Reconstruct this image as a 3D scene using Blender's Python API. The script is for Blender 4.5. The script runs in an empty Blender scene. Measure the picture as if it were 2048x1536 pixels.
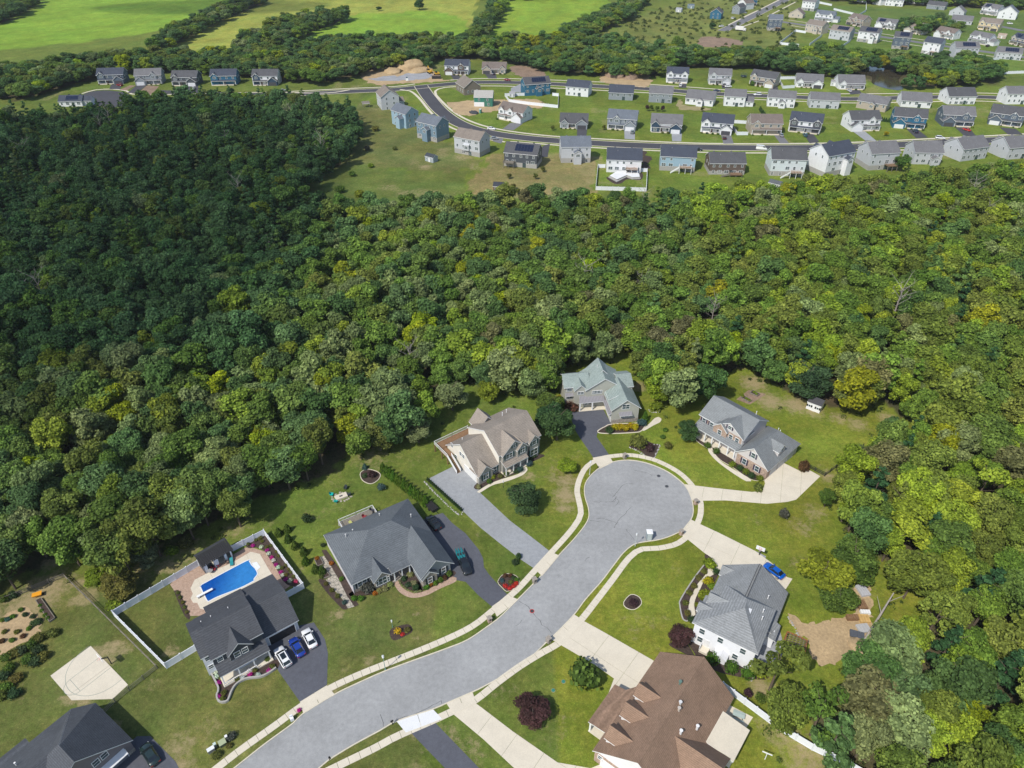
import bpy, math, random
import numpy as np
from mathutils import Vector, Matrix
R=math.radians
rng=random.Random(7)
sc=bpy.context.scene
# ---------------- camera, sky, sun, exposure ----------------
cam_d=bpy.data.cameras.new("camera"); cam=bpy.data.objects.new("camera",cam_d); sc.collection.objects.link(cam)
cam.location=(0,0,120); cam.rotation_euler=(R(90-36.5),0,0)
cam_d.sensor_width=36; cam_d.lens=1421/2048*36; cam_d.clip_start=.5; cam_d.clip_end=12000
sc.camera=cam
w=bpy.data.worlds.new("World"); sc.world=w; w.use_nodes=True
wn=w.node_tree; sky=wn.nodes.new("ShaderNodeTexSky"); sky.sky_type='NISHITA'; sky.sun_disc=False
SUN_EL=50.0; SUN_AZ=(-.66,-.75)      # unit-ish vector pointing from the ground towards the sun
sky.sun_elevation=R(SUN_EL); sky.sun_rotation=math.atan2(SUN_AZ[0],SUN_AZ[1]); sky.air_density=1; sky.dust_density=1; sky.ozone_density=1
bg=wn.nodes["Background"]; bg.inputs[1].default_value=.13; wn.links.new(sky.outputs[0],bg.inputs[0])
sl=bpy.data.lights.new("sun","SUN"); sl.energy=3.9; sl.angle=R(.53); sl.color=(1,.95,.86)
sun=bpy.data.objects.new("sun",sl); sc.collection.objects.link(sun)
tosun=Vector((SUN_AZ[0],SUN_AZ[1],0)).normalized()*math.cos(R(SUN_EL))+Vector((0,0,math.sin(R(SUN_EL))))
sun.rotation_euler=tosun.to_track_quat('Z','Y').to_euler(); sun.location=(0,0,300)
sc.view_settings.view_transform='Standard'; sc.view_settings.look='None'; sc.view_settings.gamma=1; sc.view_settings.exposure=0.1
sc.view_settings.use_curve_mapping=False
sc.cycles.max_bounces=4; sc.cycles.diffuse_bounces=2; sc.cycles.glossy_bounces=2; sc.cycles.transmission_bounces=2; sc.cycles.transparent_max_bounces=6
sc.cycles.use_denoising=True
# ---------------- survey: positions in metres, x to the right, y away from the camera ----------------
KERB_N = [(-45.31,56.32),(-41.67,60.0),(-37.65,63.7),(-36.37,65.39),(-31.62,68.89),(-28.14,70.9),(-23.22,73.45),(-18.05,75.67),(-12.82,77.85),(-8.49,79.88),(-4.47,83.06),(-2.21,85.1),(1.31,89.21),(6.14,95.04),(10.13,100.44),(13.95,105.31),(16.58,109.25),(17.56,111.82),(17.6,114.59),(17.16,117.8),(17.35,121.22),(18.64,124.16),(21.49,127.53),(24.96,129.62),(29.0,130.29),(33.18,129.24),(37.13,126.75),(39.79,123.69),(41.31,120.72),(41.74,116.9),(41.33,113.2),(40.3,110.74),(38.32,108.12),(35.9,106.46),(32.41,104.96),(28.78,104.25),(26.43,103.5),(23.92,101.26),(21.32,97.77),(18.43,93.76),(14.7,89.24),(12.25,85.79),(8.75,81.84),(6.42,79.47),(2.98,75.98),(-1.37,72.85),(-5.19,70.54),(-7.08,69.55),(-11.66,67.4),(-13.95,66.33),(-19.87,64.23),(-22.68,62.52),(-26.88,60.0),(-30.33,57.61),(-31.69,56.32)]
WALK = [[(-49.28,56.24),(-45.86,59.67),(-41.36,63.7),(-37.82,67.03),(-33.35,70.55),(-28.55,73.25),(-23.18,75.78),(-16.6,78.85),(-11.18,81.62),(-7.53,83.96),(-4.28,87.07),(-1.42,89.93),(0.98,92.51),(4.09,96.59),(7.97,101.67),(11.4,106.17),(13.94,109.99),(15.05,112.72),(14.95,116.01),(14.71,120.06),(15.91,124.71),(18.0,128.67),(21.52,131.48),(25.3,132.57),(30.09,132.87),(35.0,131.39),(38.24,129.24),(41.3,126.13),(43.33,122.23),(44.4,117.37),(43.83,113.2),(42.65,110.14),(40.97,107.48),(38.68,104.96),(35.9,102.92),(31.88,101.81),(28.38,101.59),(27.02,100.88),(24.8,98.56),(21.49,93.94),(17.63,88.73),(14.01,83.96),(9.75,79.18),(5.61,76.5),(1.89,74.0),(-2.17,70.8),(-6.12,67.41),(-10.11,65.3),(-13.28,63.7),(-17.06,61.96),(-20.17,60.42),(-22.76,58.88),(-27.81,56.24)]]
DRIVES = {'pool':('dark',[(-46.7,79.26),(-42.39,82.89),(-38.7,83.86),(-35.73,80.1),(-34.57,77.2),(-33.42,70.84),(-37.51,67.59),(-42.97,73.61),(-45.69,77.61)]),'slate':('dark',[(-20.38,110.5),(-17.55,112.05),(-15.77,112.73),(-13.39,109.62),(-10.27,106.61),(-7.18,102.05),(-6.16,99.65),(-5.93,97.32),(-4.8,95.41),(-1.4,91.0),(-0.86,90.18),(-4.07,87.55),(-6.89,90.29),(-9.58,93.55),(-12.04,94.11),(-12.79,96.17),(-14.71,101.25)]),'tan':('light',[(-20.32,123.66),(-13.26,129.06),(-8.14,122.91),(-7.56,119.24),(-0.57,110.5),(4.91,104.92),(8.08,101.65),(4.71,96.93),(1.96,99.26),(-2.14,103.27),(-7.09,108.32),(-11.3,113.4)]),'green':('dark',[(15.62,149.26),(18.18,149.74),(24.48,151.42),(26.36,144.15),(22.27,141.0),(21.81,139.24),(22.93,136.23),(24.39,132.06),(20.66,130.04),(19.12,134.55),(17.49,138.81),(16.09,143.24),(15.82,147.84)]),'stone':('concrete',[(41.37,121.95),(43.21,121.56),(47.9,120.73),(56.56,119.37),(59.09,119.76),(60.41,122.2),(60.56,123.69),(64.49,129.88),(67.2,129.25),(70.51,126.13),(72.14,127.26),(74.47,124.7),(66.12,116.9),(63.86,116.2),(58.92,115.59),(49.7,116.66),(44.3,116.57),(44.06,117.37)]),'white':('concrete',[(40.33,110.75),(42.32,109.21),(45.7,106.84),(52.39,101.67),(54.93,98.5),(57.16,94.69),(58.1,94.32),(55.94,91.75),(50.85,91.75),(43.35,96.77),(42.51,99.88),(41.25,101.27),(38.64,104.74),(37.19,106.42),(38.37,108.34)]),'brown':('concrete',[(9.11,79.02),(13.99,84.19),(17.02,82.17),(26.41,75.57),(24.47,67.96),(17.02,68.7),(18.56,72.06),(15.36,74.76)]),'long':('concrete',[(-10.13,65.27),(-6.47,67.41),(0.09,62.34),(7.5,57.12),(12.9,56.18),(16.92,57.75),(22.22,54.34),(18.28,48.52),(9.16,48.24),(0.4,56.18),(-4.88,61.0)]),'low':('dark',[(-17.25,62.07),(-13.42,63.98),(-5.36,56.18),(-1.16,51.95),(-6.69,50.5),(-10.97,56.18)]),'corner':('dark',[(-65.11,59.84),(-63.74,61.47),(-61.48,61.5),(-55.55,57.23),(-54.05,55.55),(-57.45,51.24),(-67.19,51.24),(-66.91,56.67)])}
APRONS = [[(-37.51,67.59),(-33.4,70.73),(-31.64,68.98),(-36.37,65.38)],[(-4.01,87.55),(-0.86,90.22),(1.32,89.15),(-2.94,85.1)],[(4.71,97.01),(7.98,101.65),(10.12,100.37),(6.24,94.96)],[(20.03,131.22),(24.16,132.3),(24.96,129.62),(21.46,127.26)],[(41.02,121.95),(43.21,121.56),(44.32,116.66),(41.8,116.66),(41.58,119.51)],[(40.33,110.75),(42.32,109.21),(38.52,104.95),(37.13,106.42),(38.7,108.34)],[(12.24,85.68),(14.18,84.08),(9.49,78.91),(7.27,80.2)],[(-11.65,67.41),(-7.08,69.53),(-6.4,67.41),(-10.13,65.27)],[(-20.02,64.12),(-13.97,66.34),(-12.11,64.47),(-18.08,62.07)]]
COURT = [(-79.84,78.7),(-69.32,70.83),(-70.92,68.13),(-78.09,67.9),(-84.28,72.57)]
POOL_DECK = [(-62.04,87.02),(-63.08,88.39),(-63.9,88.39),(-64.81,89.45),(-64.74,90.53),(-65.69,91.87),(-65.64,94.01),(-63.78,95.58),(-59.39,98.35),(-56.24,101.43),(-54.09,100.83),(-51.17,96.91),(-49.1,94.27),(-49.03,93.23),(-51.4,90.69),(-56.76,85.82)]
POOL = [(-64.05,92.38),(-63.84,92.89),(-56.42,99.08),(-55.64,98.9),(-54.84,97.9),(-53.76,96.91),(-52.92,95.49),(-53.28,94.27),(-53.13,93.75),(-55.51,91.87),(-59.4,89.7),(-60.94,88.55),(-61.37,88.79)]
POOL_STEP = [(-55.04,98.35),(-54.12,98.66),(-52.93,97.27),(-53.45,96.34),(-53.8,96.55)]
PAVERS = [(-70.3,92.89),(-68.94,96.02),(-65.47,98.35),(-64.31,98.35),(-60.03,100.37),(-57.78,102.62),(-56.3,102.62),(-53.17,101.49),(-45.48,92.55),(-46.58,91.36),(-49.55,89.04),(-61.73,85.35),(-63.48,85.35),(-67.76,91.36),(-68.87,91.36)]
POOLBED = [(-58.39,104.15),(-56.46,105.71),(-54.85,106.69),(-43.67,93.75),(-45.48,92.55),(-47.57,94.1),(-49.4,96.73),(-52.02,100.0),(-53.17,101.49),(-55.41,102.62),(-56.98,102.43)]
LEFTBED = [(-68.87,91.36),(-68.1,91.53),(-63.29,85.19),(-64.36,85.19)]
SLATE_BEDS = [[(-41.05,101.88),(-40.13,102.01),(-33.03,92.54),(-31.91,89.66),(-30.62,87.91),(-31.32,87.45),(-33.36,90.02),(-35.6,93.39),(-38.86,98.44)],[(-40.06,94.01),(-38.42,93.88),(-35.9,90.85),(-32.71,87.56),(-33.43,86.76),(-35.21,88.37),(-37.83,91.09)],[(-32.76,90.01),(-27.05,90.67),(-24.01,92.87),(-24.43,93.9),(-28.92,93.73),(-32.44,91.34)],[(-24.14,93.9),(-18.37,90.01),(-18.23,91.34),(-21.4,98.33),(-23.66,95.65)],[(-18.51,91.34),(-12.06,94.95),(-13.02,96.53),(-18.79,94.08)]]
SLATE_WALK = [(-40.86,100.01),(-40.25,100.34),(-38.31,97.79),(-35.69,93.88),(-33.36,90.02),(-31.43,87.51),(-32.61,87.05),(-34.48,89.66),(-37.08,92.29),(-38.45,94.01),(-37.74,95.0),(-38.77,96.51),(-40.69,96.9),(-39.65,97.79)]
BRICK_WALK = [(-24.45,93.56),(-23.74,94.08),(-22.52,92.19),(-20.41,90.93),(-18.47,90.93),(-15.56,92.7),(-12.27,94.86),(-11.49,93.73),(-14.65,91.85),(-17.28,90.18),(-19.44,89.6),(-21.12,89.84),(-23.09,91.18)]
TAN_WALK = [(-8.27,119.39),(-5.58,121.92),(-2.81,123.51),(0.01,124.72),(1.86,125.74),(2.87,127.18),(2.74,128.11),(3.6,127.91),(3.8,126.97),(2.85,125.33),(0.71,123.91),(-2.23,122.52),(-4.73,121.53),(-7.71,119.01)]
TAN_BED = [(-9.02,120.75),(-8.39,122.32),(-4.97,125.74),(-3.13,126.56),(-0.28,126.35),(3.48,129.48),(6.32,132.48),(8.21,132.05),(5.82,130.33),(2.74,128.11),(1.86,126.15),(-2.81,123.61),(-5.58,122.02),(-7.89,120.16)]
STONE_WALK = [(49.41,133.83),(50.0,135.15),(50.69,134.93),(50.56,133.39),(51.64,130.15),(53.63,127.62),(57.0,124.14),(57.24,122.94),(56.12,122.94),(53.27,126.17),(50.53,130.36)]
STONE_BED = [(47.15,137.86),(49.46,134.71),(50.59,134.49),(50.59,133.17),(51.69,130.36),(53.97,127.83),(57.4,123.54),(60.72,123.34),(61.21,124.55),(55.3,131.43),(52.96,134.49),(48.34,139.24)]
WHITE_WALK = [(42.39,98.83),(43.56,96.77),(42.82,95.92),(41.23,94.92),(39.59,93.6),(38.57,91.97),(37.18,89.74),(36.4,87.87),(36.18,85.59),(35.29,84.99),(35.11,86.95),(35.93,89.43),(36.91,91.01),(38.11,92.94),(39.33,94.25),(40.6,95.76)]
WHITE_BED = [(41.42,100.76),(43.21,98.83),(40.6,95.76),(38.11,92.94),(35.93,89.43),(35.11,86.95),(35.17,84.4),(33.51,84.4),(33.4,87.87),(33.96,89.43),(37.44,94.25),(40.75,98.31)]
WHITE_BED2 = [(37.18,89.74),(38.57,91.97),(39.59,93.6),(41.23,94.92),(43.38,96.6),(43.36,95.92),(36.22,85.14),(36.24,87.11)]
WHITE_BED3 = [(29.73,78.97),(33.11,79.31),(34.75,75.65),(38.57,73.09),(46.06,71.84),(46.78,74.36),(44.02,75.0),(34.08,79.65),(34.3,76.3)]
SAND = [[(54.51,86.0),(55.83,85.42),(57.5,83.68),(61.07,83.97),(66.23,85.13),(67.67,86.59),(69.79,92.09),(73.16,92.4),(71.68,87.49),(70.03,83.11),(69.42,78.95),(68.53,78.55),(66.42,76.29),(64.15,76.55),(59.07,74.99),(56.25,74.99),(56.38,80.32),(54.98,80.87)]]
SANDPILE = (66.22,77.87)
GREEN_BED = [(22.39,141.23),(24.59,143.25),(26.55,144.21),(33.26,144.69),(35.57,145.66),(33.77,141.82),(31.21,141.0),(25.08,140.65)]
GREEN_WALK = [(33.77,141.82),(36.35,144.69),(38.1,146.89),(39.12,147.38),(39.78,146.64),(39.22,145.18),(37.47,143.97),(34.34,141.58)]
ISLAND_BED = [(29.73,135.62),(32.38,138.56),(36.27,136.51),(37.54,136.06),(35.42,131.23),(33.25,132.31),(32.56,133.62)]
FRONT_BED = [(-55.35,73.24),(-54.98,75.01),(-52.08,71.34),(-43.9,75.9),(-43.22,73.94),(-44.43,73.06),(-45.79,72.2),(-47.96,71.94),(-49.53,70.83),(-50.06,69.48),(-50.11,67.67),(-51.61,67.5),(-52.58,68.32),(-52.9,69.98)]
BEDWALL = [(-55.33,73.15),(-52.82,69.98),(-52.72,68.81),(-52.13,67.67),(-51.06,67.26),(-50.11,67.67),(-50.03,69.15),(-49.64,70.66),(-48.23,71.76),(-45.77,72.11),(-44.38,72.89),(-43.3,73.94)]
FLOWERBED = [(-2.9,93.49),(-2.07,95.13),(-0.86,95.58),(0.85,94.98),(1.45,93.35),(-0.12,91.45),(-1.07,91.16),(-2.16,92.32)]
FLOWERBED2 = [(-23.67,81.81),(-22.67,82.78),(-20.19,83.44),(-19.18,82.13),(-19.92,81.16),(-22.57,79.89)]
BIGBED = [(-36.72,125.85),(-35.02,127.05),(-32.19,125.68),(-32.12,123.66),(-33.65,122.17),(-35.82,123.33)]
SMALLBED = [[(22.46,88.49),(24.11,90.3),(25.65,89.69),(25.82,88.13),(24.24,86.84),(22.71,87.31)]]
PATIO = [(48.08,81.03),(51.86,82.42),(51.3,77.63),(48.54,74.36),(45.26,76.3)]
BR_SLAB = [(37.83,67.33),(41.88,64.79),(39.51,62.15),(36.11,63.27)]
VEG = [(-100.24,84.24),(-97.84,86.78),(-96.21,87.17),(-91.27,82.34),(-93.8,78.67),(-96.18,77.24)]
RAISED = [[(-95.55,88.77),(-94.86,89.38),(-89.63,84.72),(-90.26,83.86)],[(63.23,155.57),(64.33,156.37),(65.86,154.25),(64.88,153.6)],[(66.31,157.71),(67.46,158.93),(68.9,157.04),(67.86,156.23)],[(-42.06,99.35),(-40.9,99.75),(-39.81,98.05),(-40.9,97.34)],[(-39.42,95.25),(-38.76,96.01),(-37.72,94.88),(-38.8,94.25)]]
FENCE_WHITE = [[(-70.09,93.63),(-66.12,97.86)]]
POOLFENCE = [[(-78.23,85.24),(-65.96,97.69)],[(-60.07,101.59),(-54.44,106.11),(-42.47,91.89),(-45.41,89.55)],[(-78.23,85.24),(-63.58,74.01),(-59.35,77.77)]]
RAILFENCE = [[(-102.3,88.69),(-92.87,94.75),(-83.66,87.89),(-65.29,74.05),(-70.1,67.53),(-71.09,65.54)]]
FXFENCE = [[(44.89,337.37),(41.36,337.37),(37.62,308.83),(60.08,307.11),(64.26,331.73),(61.32,331.97)]]
BRFENCE = [[(37.73,70.31),(45.69,62.5),(50.18,59.15),(55.16,56.34),(58.83,53.84)]]
BLACKFENCE = [[(71.98,128.32),(75.49,124.68),(88.75,135.07)],[(55.98,159.78),(65.4,169.89)]]
FARFENCE = [[(7.79,466.83),(-4.45,465.39),(-1.74,452.22),(10.44,446.0),(27.41,439.4),(29.14,465.39),(25.39,466.83)],[(183.54,485.62),(175.4,483.79),(179.65,507.85),(191.41,508.65)],[(123.86,409.49),(132.78,407.55)],[(121.95,403.46),(121.19,387.74),(127.08,387.74)],[(227.2,612.24),(214.07,619.85),(243.86,671.49),(250.26,664.9)],[(249.11,592.12),(275.79,631.6)],[(361.05,566.47),(348.07,561.57),(328.28,529.23)],[(336.5,522.0),(358.87,524.88)],[(237.19,616.03),(259.79,652.05)],[(316.19,780.46),(327.61,747.02),(344.65,771.85),(365.18,823.02),(357.9,829.44)],[(314.7,823.02),(322.85,804.28)]]
CRACKS = [[(19.01,116.2),(22.06,116.2),(23.45,116.43),(24.48,117.98)],[(23.4,117.51),(26.5,121.71),(28.82,122.1)],[(22.69,108.34),(24.48,110.97),(27.45,114.58)],[(19.02,110.97),(20.84,110.97),(23.51,109.73)],[(25.38,107.7),(26.79,104.95)],[(29.99,126.74),(32.05,126.23),(33.99,124.95)],[(23.74,115.96),(24.24,117.37),(24.81,116.43),(23.97,115.04)],[(17.49,110.53),(19.74,109.87)],[(15.38,98.89),(15.91,99.68),(16.64,100.15)],[(1.47,88.76),(3.21,87.37),(4.15,86.0),(5.45,84.21),(5.8,83.33),(6.73,82.68),(7.69,81.38)],[(-20.09,64.12),(-20.06,64.47),(-16.95,65.38),(-12.54,67.77),(-12.39,67.23)],[(-22.25,63.19),(-22.43,64.4),(-22.89,65.27)],[(0.67,83.03),(2.01,84.35)]]
MANHOLES = [(35.45,124.8),(36.78,121.26),(3.97,86.46)]
COVERS = [(9.32,71.44),(7.39,69.75)]
PILLARS = [(4.64,93.39),(-4.4,84.08),(6.95,79.56),(42.42,115.53),(37.31,106.32),(28.0,131.2)]
MAILBOX = [(-20.59,63.52),(-38.16,64.49)]
LAMPS = [(-23.29,73.8),(18.77,125.24),(26.7,103.05)]
LAWNLAMPS = [(-23.18,82.78),(-2.08,120.94)]
TOILET = [(29.37,104.54),(30.52,104.54)]
UBOX = [(-50.2,58.96),(-49.75,59.67),(-48.69,60.13),(-48.22,60.92)]
PERGOLA = [(52.06,80.07),(55.14,78.17),(54.04,75.93),(50.11,76.84)]
SHEDS = [
 ('white shed with dark roof and black shutters under the trees behind the lawn', 'white', [(79.69, 151.06), (82.56, 148.85)], 3.2, 2.3, (0.8, 0.8, 0.8), (0.06, 0.06, 0.065)),
 ('small grey shed on the grass behind the grey-blue houses', 'grey', [(-42.82, 347.25), (-38.5, 344.11)], 3.5, 2.4, (0.35, 0.4, 0.43), (0.05, 0.06, 0.07)),
 ('dark roofed shed half hidden by the trees below the dry lawn', 'brown', [(-8.43, 307.3), (-3.5, 306.58)], 4, 2.3, (0.16, 0.11, 0.08), (0.045, 0.05, 0.065)),
 ('grey pavilion on the grass behind the tan-roofed house', 'tan', [(-88.89, 440.05), (-85.37, 441.35)], 3, 2.3, (0.2, 0.18, 0.16), (0.2, 0.18, 0.16)),
 ('white shed with grey roof at the wood edge behind the white house', 'white2', [(115.84, 312.05), (119.96, 308.74)], 3.4, 2.3, (0.75, 0.75, 0.77), (0.1, 0.11, 0.12)),
 ('small grey shed inside the white fence by the blue house', 'g2', [(-1.55, 463.03), (1.81, 463.03)], 2.6, 2.3, (0.45, 0.47, 0.5), (0.3, 0.3, 0.32)),
 ('white garden shed beside the long grey ranch house', 'w3', [(208.73, 491.15), (213.31, 489.3)], 3.4, 2.4, (0.6, 0.62, 0.65), (0.25, 0.25, 0.26)),
 ('small white shed on the open lawn below the white houses', 'w4', [(291.9, 566.85), (297.46, 565.22)], 4, 2.2, (0.8, 0.8, 0.8), (0.1, 0.1, 0.11)),
 ('beige shed beside the black fence of the far white house', 'b5', [(402.6, 644.89), (407.38, 641.16)], 4, 2.3, (0.5, 0.42, 0.33), (0.35, 0.28, 0.22)),
 ('small grey shed at the top of the meadow', 'm6', [(158.75, 769.42), (163.56, 766.63)], 4, 2.4, (0.5, 0.52, 0.55), (0.3, 0.32, 0.35)),
 ('blue-grey shed at the top of the meadow', 'm7', [(174.87, 789.41), (181.33, 789.41)], 4, 2.4, (0.2, 0.28, 0.32), (0.12, 0.16, 0.2)),
 ('small grey shed half hidden by trees behind the green-roofed house', 'g8', [(5.27, 168.25), (7.37, 168.25)], 3, 2.4, (0.3, 0.32, 0.34), (0.14, 0.15, 0.16)),
]
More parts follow.
